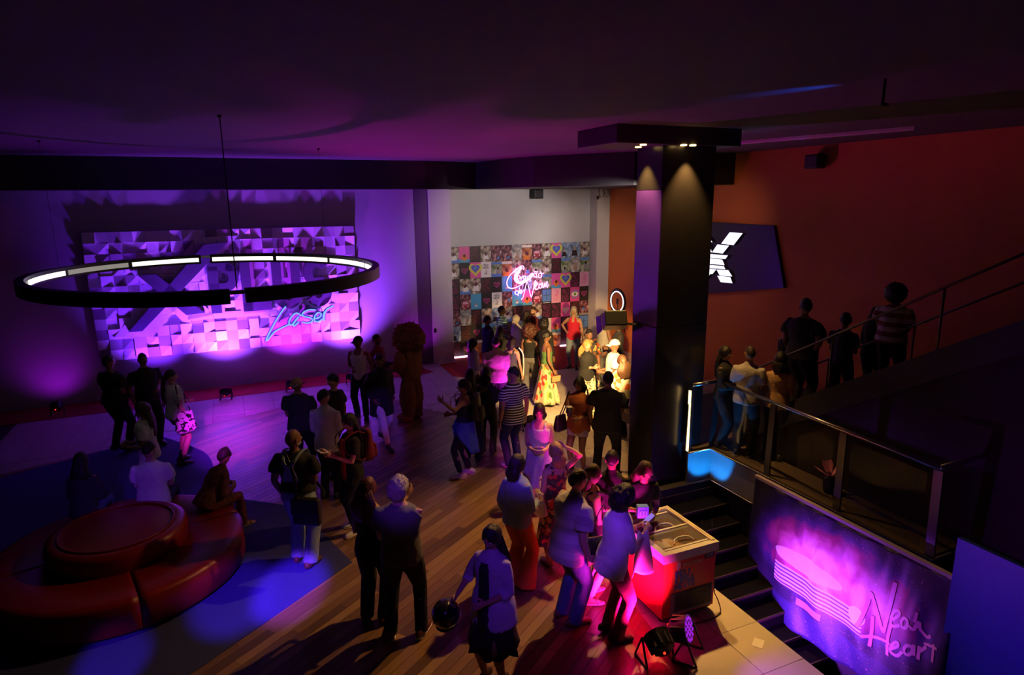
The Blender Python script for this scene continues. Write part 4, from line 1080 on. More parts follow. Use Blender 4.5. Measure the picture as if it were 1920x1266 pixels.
def banner_mat():
    m = bpy.data.materials.new('banner_print'); m.use_nodes = True; nt = m.node_tree; b = nt.nodes['Principled BSDF']; b.inputs['Roughness'].default_value = 0.5
    tc = nt.nodes.new('ShaderNodeTexCoord'); sx = nt.nodes.new('ShaderNodeSeparateXYZ'); nt.links.new(tc.outputs['Generated'], sx.inputs[0])
    nz = nt.nodes.new('ShaderNodeTexNoise'); nz.inputs['Scale'].default_value = 5; nz.inputs['Detail'].default_value = 6; nt.links.new(tc.outputs['Generated'], nz.inputs['Vector'])
    def rampf(pts):
        r = nt.nodes.new('ShaderNodeValToRGB'); el = r.color_ramp.elements
        while len(el) < len(pts): el.new(0.5)
        for e_, (p_, c_) in zip(el, pts): e_.position = p_; e_.color = tuple(c_) + (1,)
        return r
    def mixc(fac, a, b2):
        x = nt.nodes.new('ShaderNodeMix'); x.data_type = 'RGBA'; nt.links.new(fac, x.inputs['Factor'])
        for s_, k in ((a, 'A'), (b2, 'B')):
            if isinstance(s_, tuple): x.inputs[k].default_value = s_ + (1,)
            else: nt.links.new(s_, x.inputs[k])
        return x.outputs['Result']
    def mth(op, a, b2):
        x = nt.nodes.new('ShaderNodeMath'); x.operation = op
        for i_, s_ in enumerate((a, b2)):
            if isinstance(s_, (int, float)): x.inputs[i_].default_value = s_
            else: nt.links.new(s_, x.inputs[i_])
        return x.outputs[0]
    N_, Z_ = sx.outputs[1], sx.outputs[2]
    hx = mth('SUBTRACT', 1.0, N_)                       # 0 at the far (left) edge, 1 at the near (right) edge
    # night street: dark blue ground with a smoky glow in the middle
    d = mth('ADD', mth('MULTIPLY', mth('POWER', mth('SUBTRACT', hx, 0.5), 2), 3.2), mth('MULTIPLY', mth('POWER', mth('SUBTRACT', Z_, 0.6), 2), 6.5))
    d = mth('ADD', d, mth('MULTIPLY', mth('SUBTRACT', nz.outputs['Fac'], 0.5), 0.9))
    r1 = rampf([(0.0, (0.80, 0.55, 0.70)), (0.18, (0.62, 0.16, 0.36)), (0.42, (0.30, 0.03, 0.14)), (0.62, (0.06, 0.03, 0.14)), (0.85, (0.02, 0.015, 0.05))]); nt.links.new(d, r1.inputs['Fac'])
    col = r1.outputs['Color']
    # bright body of an old car with ribbed chrome
    wv = nt.nodes.new('ShaderNodeTexWave'); wv.bands_direction = 'Z'; wv.inputs['Scale'].default_value = 11; wv.inputs['Distortion'].default_value = 0.5; nt.links.new(tc.outputs['Generated'], wv.inputs['Vector'])
    def band(v_, lo, hi):
        return mth('MULTIPLY', mth('GREATER_THAN', v_, lo), mth('LESS_THAN', v_, hi))
    car = mth('MULTIPLY', band(hx, 0.18, 0.66), band(Z_, 0.30, 0.45))
    rw = rampf([(0.3, (0.10, 0.06, 0.2)), (0.6, (0.88, 0.85, 0.9))]); nt.links.new(wv.outputs['Fac'], rw.inputs['Fac'])
    col = mixc(car, col, rw.outputs['Color'])
    hood = mth('LESS_THAN', mth('ADD', mth('MULTIPLY', mth('POWER', mth('SUBTRACT', hx, 0.36), 2), 9), mth('MULTIPLY', mth('POWER', mth('SUBTRACT', Z_, 0.54), 2), 70)), 0.32)
    col = mixc(mth('MULTIPLY', hood, 0.8), col, (0.82, 0.80, 0.88))
    plate = mth('MULTIPLY', band(hx, 0.33, 0.47), band(Z_, 0.215, 0.265)); col = mixc(plate, col, (0.75, 0.25, 0.55))
    head = mth('LESS_THAN', mth('ADD', mth('POWER', mth('SUBTRACT', hx, 0.63), 2), mth('MULTIPLY', mth('POWER', mth('SUBTRACT', Z_, 0.42), 2), 0.4)), 0.0016); col = mixc(head, col, (0.95, 0.95, 0.95))
    street = mth('MULTIPLY', mth('LESS_THAN', Z_, 0.2), 0.75); col = mixc(street, col, (0.03, 0.03, 0.12))
    n2 = nt.nodes.new('ShaderNodeTexNoise'); n2.inputs['Scale'].default_value = 90; n2.inputs['Detail'].default_value = 2; nt.links.new(tc.outputs['Generated'], n2.inputs['Vector'])
    spk = mth('MULTIPLY', mth('GREATER_THAN', n2.outputs['Fac'], 0.68), band(hx, 0.3, 0.9)); col = mixc(mth('MULTIPLY', spk, 0.5), col, (0.85, 0.5, 0.6))
    nt.links.new(col, b.inputs['Base Color'])
    return m
banner = empty('banner', W(0, 0), AL, 'creased fabric banner with Neon Heart script hanging from the landing edge', 'banner')
o = G().add(v, f).obj('fabric', banner_mat(), banner, True)
so = o.modifiers.new('solidify', 'SOLIDIFY'); so.thickness = 0.004
script_m = mat('banner_pink_print', (0.85, 0.35, 0.6), 0.5)
def bsurf(n_, z, t):
    s = (n_ - bn0) / (bn1 - bn0); tt = min(1, max(0, (z - bzt) / (bzb - bzt)))
    w = 0.03 * math.sin(9 * s + 2.0 * tt) * tt + 0.018 * math.sin(31 * s + 4 * math.sin(3 * tt)) * (0.35 + tt) + 0.014 * math.sin(57 * s - 3 * tt + 1) * (0.6 - 0.3 * tt) + (0.02 * math.sin(40 * s * (1 + 0.2 * tt)) * max(0, s - 0.6) * 2.2 * (1 - tt))
    return (6.53 - 0.02 - 0.06 * tt + w - 0.008 - t, n_, z)
c7 = lambda x, y: at_u(1400 + x / 3.28, 880 + y / 3.28, 6.48)
for nm, w, q in (('letter_n', 0.045, [(680, 960), (705, 930), (740, 840), (762, 765), (775, 800), (800, 900), (832, 1000), (850, 950), (880, 820), (905, 700)]), ('letter_e', 0.035, [(890, 930), (935, 900), (930, 875), (900, 880), (882, 930), (895, 965), (945, 960)]),
                 ('letter_o', 0.035, circ(975, 945, 22, 30)), ('letter_u', 0.035, [(1005, 960), (1030, 985), (1060, 940), (1065, 985), (1100, 1035), (1125, 1030)]), ('letter_u', 0.03, [(1035, 940), (1045, 905), (1050, 880)]),
                 ('letter_h', 0.04, [(772, 905), (765, 1000), (755, 1090)]), ('letter_h', 0.04, [(885, 960), (865, 1050), (862, 1145)]), ('crossbar', 0.035, [(708, 1025), (760, 1030), (830, 1050), (880, 1075)]),
                 ('letter_e', 0.035, [(885, 1105), (935, 1085), (930, 1062), (895, 1080), (885, 1120), (930, 1145), (965, 1120)]), ('letter_a', 0.035, circ(1000, 1110, 25, 28) + [(1030, 1080), (1030, 1145)]), ('letter_r', 0.035, [(1055, 1170), (1060, 1090), (1062, 1120), (1100, 1095)]), ('letter_t', 0.03, [(1150, 1080), (1145, 1185)]), ('letter_t', 0.03, [(1085, 1075), (1175, 1105)])):
    pts = catmull([c7(*p) for p in q], 5)
    g = G(); ribbon_prism(g, pts, w, bsurf, 0.0, 0.004); g.obj(nm, script_m, banner)
# top pocket of the banner
G().box((6.50, bn1, bzt - 0.01), (6.56, bn0, bzt + 0.03)).obj('top_hem', mat('banner_hem', (0.35, 0.28, 0.4), 0.6), banner)
# pink flower-like form behind the glass, drawn as petals in a pot
p = at_u(1545, 920, 6.95)
fl = empty('flower_like_form', W(6.98, 5.55, PZ), AL, 'small pale pink flower-like form on the landing behind the glass', 'flowers')
G().tube([(0, 0, 0), (0, 0, 0.04), (0, 0, 0.2), (0, 0, 0.22)], [0.06, 0.075, 0.09, 0.085], 14).obj('pot', BLACK, fl, True)
for k in range(14):
    a, b_ = rng.uniform(0, 6.28), rng.uniform(0.25, 1.0)
    d = Vector((math.cos(a) * math.cos(b_), math.sin(a) * math.cos(b_), math.sin(b_)))
    q = d.to_track_quat('Z', 'Y').to_matrix().to_4x4()
    v = [(0, 0, 0), (0.025, 0.004, 0.09), (0.03, 0.012, 0.16), (0, 0.02, 0.24), (-0.03, 0.012, 0.16), (-0.025, 0.004, 0.09), (0, -0.008, 0.12)]
    G().add(v, [(0, 1, 6), (1, 2, 6), (2, 3, 6), (3, 4, 6), (4, 5, 6), (5, 0, 6)]).obj('petal', mat('pink_petal', (0.8, 0.3, 0.5), 0.5), fl, True, M=Matrix.Translation((0, 0, 0.22)) @ q)

# ================================================================== people
def inside(px, py, poly):
    r = False
    for q in range(len(poly)):
        (ax, ay), (bx, by) = poly[q], poly[(q + 1) % len(poly)]
        if (ay > py) != (by > py) and px < (bx - ax) * (py - ay) / (by - ay) + ax: r = not r
    return r
SKIN = {k: mat('skin_' + k, c, 0.55, var=0.06, scale=14) for k, c in dict(pale=(0.60, 0.36, 0.27), fair=(0.52, 0.29, 0.20), tan=(0.38, 0.20, 0.125), brown=(0.22, 0.105, 0.062), dark=(0.11, 0.052, 0.034)).items()}
EYEW, EYED = mat('eye_white', (0.7, 0.68, 0.66), 0.2), mat('eye_dark', (0.02, 0.012, 0.01), 0.15)
LIPS = {k: mat('lips_' + k, c, 0.45) for k, c in dict(pale=(0.45, 0.14, 0.13), fair=(0.40, 0.12, 0.11), tan=(0.28, 0.09, 0.08), brown=(0.16, 0.06, 0.055), dark=(0.10, 0.04, 0.04)).items()}
HAIRC = dict(black=(0.008, 0.006, 0.006), dark=(0.018, 0.010, 0.008), brown=(0.055, 0.025, 0.012), auburn=(0.055, 0.014, 0.008), blond=(0.36, 0.20, 0.07), grey=(0.38, 0.36, 0.33), white=(0.62, 0.60, 0.55), plumhair=(0.10, 0.012, 0.03), silver=(0.34, 0.31, 0.24))
def hairm(k): return mat('hair_' + k, HAIRC[k], 0.5, var=0.5, scale=40, bump=0.5, bscale=90, stretch=(1, 1, 0.15))
def cloth(k, c, rough=0.85): return mat('cloth_' + k, c, rough, scale=12, var=0.14, bump=0.35, bscale=26)
CL = {}
for k, c in dict(black=(0.010, 0.010, 0.011), charcoal=(0.035, 0.034, 0.036), grey=(0.13, 0.13, 0.13), lightgrey=(0.36, 0.35, 0.35), white=(0.72, 0.70, 0.68), offwhite=(0.60, 0.56, 0.50), cream=(0.62, 0.52, 0.36), yellow=(0.50, 0.36, 0.13),
                 red=(0.55, 0.02, 0.02), rose=(0.62, 0.015, 0.06), wine=(0.14, 0.012, 0.02), brown=(0.16, 0.07, 0.03), rust=(0.32, 0.09, 0.02), orange=(0.62, 0.10, 0.01), denim=(0.07, 0.11, 0.22), lightdenim=(0.24, 0.32, 0.42), navy=(0.012, 0.016, 0.05), blue=(0.03, 0.06, 0.30),
                 teal=(0.05, 0.20, 0.26), green=(0.10, 0.22, 0.06), lilac=(0.42, 0.36, 0.50), tan=(0.40, 0.25, 0.12), fur=(0.13, 0.055, 0.018)).items():
    CL[k] = cloth(k, c)
CL['stripes_black'] = pattern('cloth_stripes_black', 'stripes', [(0.0, (0.012, 0.012, 0.015)), (0.72, (0.55, 0.54, 0.56))], 7.5)
CL['stripes_pale'] = pattern('cloth_stripes_pale', 'stripes', [(0.0, (0.30, 0.28, 0.27)), (0.5, (0.40, 0.37, 0.35))], 16.0, stretch=(1, 1, 0.12))
CL['stripes_teal'] = pattern('cloth_stripes_teal', 'stripes', [(0.0, (0.04, 0.10, 0.16)), (0.55, (0.20, 0.42, 0.46))], 5.5)
CL['stripes_red'] = pattern('cloth_stripes_red', 'stripes', [(0.0, (0.16, 0.02, 0.02)), (0.5, (0.5, 0.47, 0.40))], 2.2)
CL['leopard'] = pattern('cloth_leopard', 'blotch', [(0.0, (0.20, 0.045, 0.045)), (0.42, (0.02, 0.008, 0.01)), (0.5, (0.24, 0.07, 0.05))], 42)
CL['floral'] = pattern('cloth_floral', 'floral', [(0.0, (0.66, 0.50, 0.30)), (0.52, (0.12, 0.24, 0.06)), (0.66, (0.66, 0.52, 0.32)), (0.80, (0.60, 0.05, 0.03)), (0.90, (0.70, 0.42, 0.05))], 16, stretch=(1, 1, 0.6))
CL['floral_red'] = pattern('cloth_floral_red', 'floral', [(0.0, (0.04, 0.03, 0.03)), (0.3, (0.5, 0.06, 0.03)), (0.5, (0.06, 0.12, 0.05)), (0.7, (0.6, 0.38, 0.12)), (0.85, (0.05, 0.03, 0.03))], 22)
CL['paisley'] = pattern('cloth_paisley', 'blotch', [(0.0, (0.6, 0.52, 0.36)), (0.52, (0.06, 0.045, 0.03)), (0.60, (0.6, 0.52, 0.36))], 13)
CL['orange_print'] = pattern('cloth_orange_print', 'floral', [(0.0, (0.62, 0.55, 0.45)), (0.5, (0.60, 0.10, 0.02)), (0.8, (0.62, 0.55, 0.45))], 12)
CL['lace'] = pattern('cloth_lace', 'blotch', [(0.0, (0.5, 0.47, 0.48)), (0.55, (0.66, 0.62, 0.64))], 60)
SHOEC = {k: mat('shoe_' + k, c, 0.5) for k, c in dict(black=(0.012, 0.012, 0.012), white=(0.70, 0.68, 0.66), brown=(0.13, 0.06, 0.03), tan=(0.4, 0.24, 0.12), dark=(0.03, 0.025, 0.025), maroon=(0.10, 0.015, 0.02)).items()}

def nrm(v):
    v = np.asarray(v, float); return v / (np.linalg.norm(v) + 1e-9)
def rotz(a): c, s = math.cos(a), math.sin(a); return np.array([[c, -s, 0], [s, c, 0], [0, 0, 1.0]])
def rotx(a): c, s = math.cos(a), math.sin(a); return np.array([[1.0, 0, 0], [0, c, -s], [0, s, c]])
def roty(a): c, s = math.cos(a), math.sin(a); return np.array([[c, 0, s], [0, 1.0, 0], [-s, 0, c]])

# ---- head, shared by all: a sculpted sphere, face towards +y, centre at eye height
def head_surface(th, ph, grow=0.0):
    """th: angle from +y (0 front) to the right, ph: elevation"""
    cp, sp = np.cos(ph), np.sin(ph)
    x = 0.073 * cp * np.sin(th); y = 0.093 * cp * np.cos(th); z = 0.117 * sp
    low = np.clip(-z / 0.117, 0, 1)
    x = x * (1 - 0.30 * low ** 1.6); back = (y < 0)
    y = np.where(back, y * (1.06 - 0.40 * low ** 1.3), y * (1 - 0.10 * low ** 2)) - 0.006
    fr = np.clip(np.cos(th), 0, 1)
    gs = lambda a, sa_, b, sb: np.exp(-((a) / sa_) ** 2 - ((b) / sb) ** 2)
    sculpt = np.isscalar(grow) and grow == 0.0
    if sculpt:
        dy = 0.026 * gs(x, 0.011, z + 0.024, 0.017) + 0.011 * gs(x, 0.009, z + 0.004, 0.02) - 0.010 * (gs(x - 0.031, 0.016, z - 0.004, 0.012) + gs(x + 0.031, 0.016, z - 0.004, 0.012)) + 0.005 * gs(x, 0.05, z - 0.026, 0.010) \
            + 0.007 * gs(x, 0.022, z + 0.058, 0.008) - 0.003 * gs(x, 0.02, z + 0.070, 0.006) + 0.010 * gs(x, 0.022, z + 0.095, 0.016) + 0.004 * (gs(x - 0.045, 0.02, z + 0.025, 0.02) + gs(x + 0.045, 0.02, z + 0.025, 0.02))
        y = y + dy * (fr > 0.15)
    p = np.stack([x, y, z], -1)
    if not sculpt:
        n = np.stack([x / 0.073 ** 2, (y + 0.006) / 0.09 ** 2, z / 0.117 ** 2], -1)
        n = n / (np.linalg.norm(n, axis=-1)[..., None] + 1e-9)
        p = p + n * (grow if np.isscalar(grow) else np.asarray(grow)[..., None])
    return p
def grid_faces(a, b, wrap=True):
    f = []
    for i in range(a - 1):
        for j in range(b if wrap else b - 1):
            j2 = (j + 1) % b
            f.append((i * b + j, i * b + j2, (i + 1) * b + j2, (i + 1) * b + j))
    return f
_t = np.linspace(-1, 1, 33)[:-1]
HTH = np.sign(_t) * np.abs(_t) ** 1.35 * math.pi
HPH = np.linspace(math.pi / 2 - 0.02, -math.pi / 2 + 0.02, 30)
_hv = head_surface(HTH[None, :].repeat(30, 0), HPH[:, None].repeat(32, 1)).reshape(-1, 3)
_hf = grid_faces(30, 32) + [tuple(range(32))[::-1], tuple(range(29 * 32, 30 * 32))]
def build_head():
    g = G(); g.add(_hv, _hf, 0)
    for i, q in enumerate(_hf):
        c = _hv[list(q)].mean(0)
        if c[1] > 0.05 and abs(c[0]) < 0.024 and abs(c[2] + 0.059) < 0.0095: g.m[i] = 3
        if c[1] > 0.04 and 0.012 < abs(c[0]) < 0.048 and 0.017 < c[2] < 0.027: g.m[i] = 4
    for s in (-1, 1):
        v, f = tube([(0, -0.011, 0), (0, -0.006, 0), (0, 0.004, 0), (0, 0.009, 0), (0, 0.0115, 0)], [0.004, 0.0105, 0.0115, 0.0075, 0.003], 10)
        k = len(g.f); g.add(v + np.array((s * 0.031, 0.074, 0.004)), f, 1)
        for i in range(k, len(g.f)):
            c = g.arr()[list(g.f[i])].mean(0)
            if c[1] > 0.081: g.m[i] = 2
        v, f = tube([(0, 0, -0.034), (0, 0, -0.026), (0, 0, 0.0), (0, 0, 0.022), (0, 0, 0.031)], [(0.004, 0.004), (0.007, 0.010), (0.008, 0.015), (0.009, 0.019), (0.004, 0.008)], 8, ref=(1, 0, 0))
        g.add(v @ rotz(s * 0.35).T + np.array((s * 0.073, -0.012, -0.004)), f, 0)
    return g.arr(), g.f, g.m
HEADV, HEADF, HEADM = build_head()

def hand_geo(curl, side):
    """wrist at the origin, fingers along -z, palm faces -x*side (inwards), thumb towards +y"""
    g = G()
    g.tube([(0, 0, 0.02), (0, 0, -0.01), (0, 0.004, -0.045), (0, 0.004, -0.085), (0, 0.004, -0.095)], [(0.019, 0.026), (0.018, 0.028), (0.016, 0.040), (0.014, 0.041), (0.008, 0.036)], 10, ref=(1, 0, 0))
    inw = -side
    for k, (y, l) in enumerate(((0.033, 0.070), (0.012, 0.080), (-0.009, 0.074), (-0.029, 0.058))):
        p = np.array((0, y, -0.085)); a = 0.15 + 0.1 * k * curl
        pts = [p]
        for seg, fr in enumerate((0.45, 0.32, 0.23)):
            a += curl * (0.75 if seg else 0.5)
            pts.append(pts[-1] + np.array((inw * math.sin(a) * l * fr, 0, -math.cos(a) * l * fr)))
        g.tube(pts, [0.0095, 0.0088, 0.0080, 0.0055], 6)
    t = [np.array((inw * 0.006, 0.030, -0.025))]
    for d, l in (((inw * 0.25, 0.75, -0.65), 0.035), ((inw * 0.45 + inw * 0.3 * curl, 0.45, -0.85), 0.030), ((inw * 0.5 + inw * 0.5 * curl, 0.15, -0.9), 0.024)): t.append(t[-1] + nrm(d) * l)
    g.tube(t, [0.014, 0.0115, 0.0098, 0.0065], 6)
    return g.arr(), g.f
HANDS = {(c, s): hand_geo(c, s) for c in (0.35, 0.9) for s in (-1, 1)}

def ik(a, t, l1, l2, pole):
    d = t - a; D = np.linalg.norm(d)
    if D > l1 + l2 - 1e-3: t = a + d / D * (l1 + l2 - 1e-3); d = t - a; D = l1 + l2 - 1e-3
    if D < abs(l1 - l2) + 0.02: t = a + nrm(d) * (abs(l1 - l2) + 0.02); d = t - a; D = np.linalg.norm(d)
    e = d / D; x = (l1 * l1 - l2 * l2 + D * D) / (2 * D); h = math.sqrt(max(0, l1 * l1 - x * x))
    p = np.array(pole, float); p = p - e * (p @ e); p = nrm(p)
    return a + e * x + p * h, t

ARM = dict(down=((0.255, 0.02, 0.83), 0.35), relaxed=((0.25, 0.09, 0.86), 0.35), hold=((0.09, 0.26, 1.07), 0.9), phone=((0.07, 0.29, 1.20), 0.9), high=((0.07, 0.27, 1.33), 0.9), hip=((0.20, 0.02, 1.02), 0.9),
           pocket=((0.20, 0.07, 0.92), 0.9), cross=((-0.10, 0.20, 1.15), 0.35), wave=((0.34, 0.26, 1.42), 0.35), out=((0.36, 0.24, 1.12), 0.35), fwd=((0.16, 0.42, 1.22), 0.35), chin=((0.04, 0.16, 1.44), 0.9), hair=((0.12, 0.03, 1.60), 0.9), lap=((0.10, 0.36, 0.66), 0.35), back=((0.02, -0.16, 0.98), 0.35), reach=((0.14, 0.50, 1.36), 0.9), side_up=((0.42, 0.16, 1.30), 0.35))
PENDING = []          # (object, raw geometry, voxel size, smoothing, extra parts, folds)
PEOPLE = {}

def surf(name, g, parent, mats, vox, extra=None, fold=0.0, seed=0, smooth=5):
    me = bpy.data.meshes.new(name); me.from_pydata(g.arr().tolist(), [], g.f); me.update()
    bm = bmesh.new(); bm.from_mesh(me); bmesh.ops.recalc_face_normals(bm, faces=bm.faces); bm.to_mesh(me); bm.free()
    o = link(name, me, parent)
    m = o.modifiers.new('remesh', 'REMESH'); m.mode = 'VOXEL'; m.voxel_size = vox; m.use_smooth_shade = True
    s = o.modifiers.new('smooth', 'SMOOTH'); s.factor = 0.5; s.iterations = smooth
    PENDING.append((o, mats, extra, fold, seed))
    return o

def finish_people():
    bpy.context.view_layer.update()
    dg = bpy.context.evaluated_depsgraph_get()
    done = []
    for o, mats, extra, fold, seed in PENDING:
        done.append(bpy.data.meshes.new_from_object(o.evaluated_get(dg)))
    for (o, mats, extra, fold, seed), me in zip(PENDING, done):
        old = o.data; o.modifiers.clear()
        k = len(me.vertices)
        co = np.empty(k * 3); me.vertices.foreach_get('co', co); co = co.reshape(-1, 3)
        if fold:
            no = np.empty(k * 3); me.vertex_normals.foreach_get('vector', no); no = no.reshape(-1, 3)
            q = co * np.array((1, 1, 0.55))
            co = co + no * (fold * (wob(q, 26, seed) + 0.6 * wob(co, 60, seed + 1)))[:, None]
        if extra is None:
            me.vertices.foreach_set('co', co.ravel()); me.materials.clear()
            for m in mats: me.materials.append(m)
            me.polygons.foreach_set('use_smooth', [True] * len(me.polygons)); me.name = o.name; o.data = me
        else:
            npoly = len(me.polygons); ls = np.empty(npoly, int); lt = np.empty(npoly, int); me.polygons.foreach_get('loop_start', ls); me.polygons.foreach_get('loop_total', lt)
            lv = np.empty(len(me.loops), int); me.loops.foreach_get('vertex_index', lv)
            fs = [tuple(lv[a:a + b]) for a, b in zip(ls, lt)]
            mi = [0] * len(fs); vs = [co]; n0 = len(co)
            for v, f, m in extra:
                vs.append(v); fs += [tuple(i + n0 for i in q) for q in f]; mi += list(m) if hasattr(m, '__len__') else [m] * len(f); n0 += len(v)
            m2 = bpy.data.meshes.new(o.name); m2.from_pydata(np.concatenate(vs).tolist(), [], fs)
            for m in mats: m2.materials.append(m)
            m2.polygons.foreach_set('material_index', mi); m2.polygons.foreach_set('use_smooth', [True] * len(fs)); m2.update()
            o.data = m2; bpy.data.meshes.remove(me)
        if old.users == 0: bpy.data.meshes.remove(old)
    PENDING.clear()

def hair_geo(style, seed, T, yawM, s):
    """T: head transform (3x3, origin); returns G in person space"""
    g = G(); M3, O = T
    put = lambda v: (v * s) @ M3.T + O
    def cap(front, side, back, thick, nz=0.004, fr=70, n=40, m=14):
        th = np.linspace(-math.pi, math.pi, n + 1)[:-1]
        c = np.cos(th)
        zmin = np.where(c > 0, side + (front - side) * c ** 2, side + (back - side) * c ** 2)
        phm = np.arcsin(np.clip(zmin / 0.117, -0.98, 0.98))
        v = []
        for i in range(m + 1):
            k = i / m
            ph = math.pi / 2 - 0.02 + (phm - math.pi / 2 + 0.02) * k
            tk = thick * (1 - 0.25 * k) if i < m else -0.012
            p = head_surface(th, ph, np.full(n, tk) if i < m else np.full(n, -0.012))
            v.append(p)
        v = np.concatenate(v)
        w = wob(v, fr, seed) * nz
        v = v + v / (np.linalg.norm(v, axis=1)[:, None] + 1e-9) * w[:, None]
        g.add(put(v), grid_faces(m + 1, n) + [tuple(range(n))[::-1]])
    def ball(c, r, nz, fr, a=18, b=24, opening=True):
        th = np.linspace(-math.pi, math.pi, b + 1)[:-1]; ph = np.linspace(math.pi / 2 - 0.05, -math.pi / 2 + 0.05, a)
        T_, P_ = np.meshgrid(th, ph)
        d = np.stack([np.cos(P_) * np.sin(T_), np.cos(P_) * np.cos(T_), np.sin(P_)], -1).reshape(-1, 3)
        rr = np.full(len(d), 1.0) * (1 + nz * wob(d * 0.15, fr, seed) + 0.6 * nz * wob(d * 0.15, fr * 2.2, seed + 3))
        if opening:
            face = np.clip((d[:, 1] - 0.35) / 0.3, 0, 1) * np.clip((0.55 - d[:, 2]) / 0.25, 0, 1)
            rr = rr * (1 - 0.62 * face)
        g.add(put(d * np.array(r) * rr[:, None] + np.array(c)), grid_faces(a, b) + [tuple(range(b))[::-1], tuple(range((a - 1) * b, a * b))])
    def fall(length, width, depth, y0=-0.045, wave=0.004, spread=1.15, z0=0.03):
        n = 22; rows = 10; v = []
        base = O
        ang = np.linspace(0, 2 * math.pi, n + 1)[:-1]
        rd = np.random.RandomState(seed)
        rid = 1 + 0.10 * np.sin(ang * 5 + rd.rand() * 6) + 0.07 * np.sin(ang * 9 + rd.rand() * 6)
        for i in range(rows + 1):
            k = i / rows
            w = width * (0.75 + (spread - 0.75) * min(1, k * 2.2)) * (1 - 0.35 * max(0, k - 0.65) / 0.35); dp = depth * (1.1 - 0.45 * k)
            cy = y0 - 0.05 * math.sin(min(1, k * 1.6) * 1.57) - 0.015 * k
            cz = z0 - length * k
            x = np.cos(ang) * w * rid + wave * math.sin(9 * k + seed); y = np.sin(ang) * dp * rid + cy; z = np.full(n, cz) + 0.012 * np.sin(ang * 7 + seed) * k
            v.append(np.stack([x, y, z], -1))
        v = np.concatenate(v) * s
        g.add(v @ yawM.T + O, grid_faces(rows + 1, n) + [tuple(range(n))[::-1], tuple(range(rows * n, (rows + 1) * n))])
    if style == 'buzz': cap(0.062, 0.035, -0.045, 0.005, 0.001)
    elif style == 'short': cap(0.060, 0.022, -0.055, 0.015, 0.007, 90)
    elif style == 'fade': cap(0.058, 0.045, 0.0, 0.019, 0.004); cap(0.06, 0.015, -0.055, 0.004, 0.001)
    elif style == 'fringe': cap(0.10, 0.02, -0.06, 0.004, 0.001) if False else [g.tube([put(np.array([p]))[0] for p in [(0.07, -0.02, 0.0), (0.062, -0.07, -0.01), (0, -0.104, -0.02), (-0.062, -0.07, -0.01), (-0.07, -0.02, 0.0)]], [(0.008 * s, 0.025 * s)] * 5, 8)]
    elif style == 'messy': cap(0.050, 0.0, -0.075, 0.026, 0.012, 70)
    elif style == 'tousled': cap(0.05, -0.01, -0.085, 0.024, 0.016, 150, 48, 18); ball((0, -0.03, 0.0), (0.098, 0.10, 0.115), 0.14, 150, 26, 34)
    elif style == 'bob': cap(0.055, -0.08, -0.10, 0.022, 0.006, 80); fall(0.20, 0.088, 0.062, -0.025)
    elif style == 'long': cap(0.058, -0.06, -0.10, 0.020, 0.006, 80); fall(0.42, 0.098, 0.055)
    elif style == 'verylong': cap(0.058, -0.06, -0.10, 0.022, 0.006, 80); fall(0.60, 0.115, 0.060, spread=1.2)
    elif style == 'wavy': cap(0.056, -0.05, -0.10, 0.028, 0.010, 60); fall(0.34, 0.115, 0.07, wave=0.012, spread=1.3)
    elif style == 'curly': cap(0.056, -0.06, -0.10, 0.035, 0.012, 70); ball((0, -0.035, -0.02), (0.135, 0.12, 0.145), 0.16, 120, 28, 38)
    elif style == 'afro': ball((0, -0.025, 0.035), (0.155, 0.15, 0.155), 0.10, 130, 28, 38)
    elif style == 'bigcurl': ball((0, -0.035, -0.01), (0.19, 0.17, 0.20), 0.17, 130, 34, 46); cap(0.05, -0.05, -0.1, 0.03, 0.01)
    elif style == 'bun': cap(0.058, 0.0, -0.07, 0.012, 0.003); ball((0, -0.10, 0.07), (0.05, 0.05, 0.05), 0.06, 60, 8, 12, False)
    elif style == 'pony': cap(0.058, 0.0, -0.07, 0.013, 0.003); fall(0.46, 0.045, 0.035, -0.10, spread=1.1, z0=0.04)
    elif style == 'updo': cap(0.056, -0.01, -0.08, 0.020, 0.006); ball((0, -0.085, 0.02), (0.075, 0.055, 0.075), 0.08, 50, 10, 14, False)
    return g

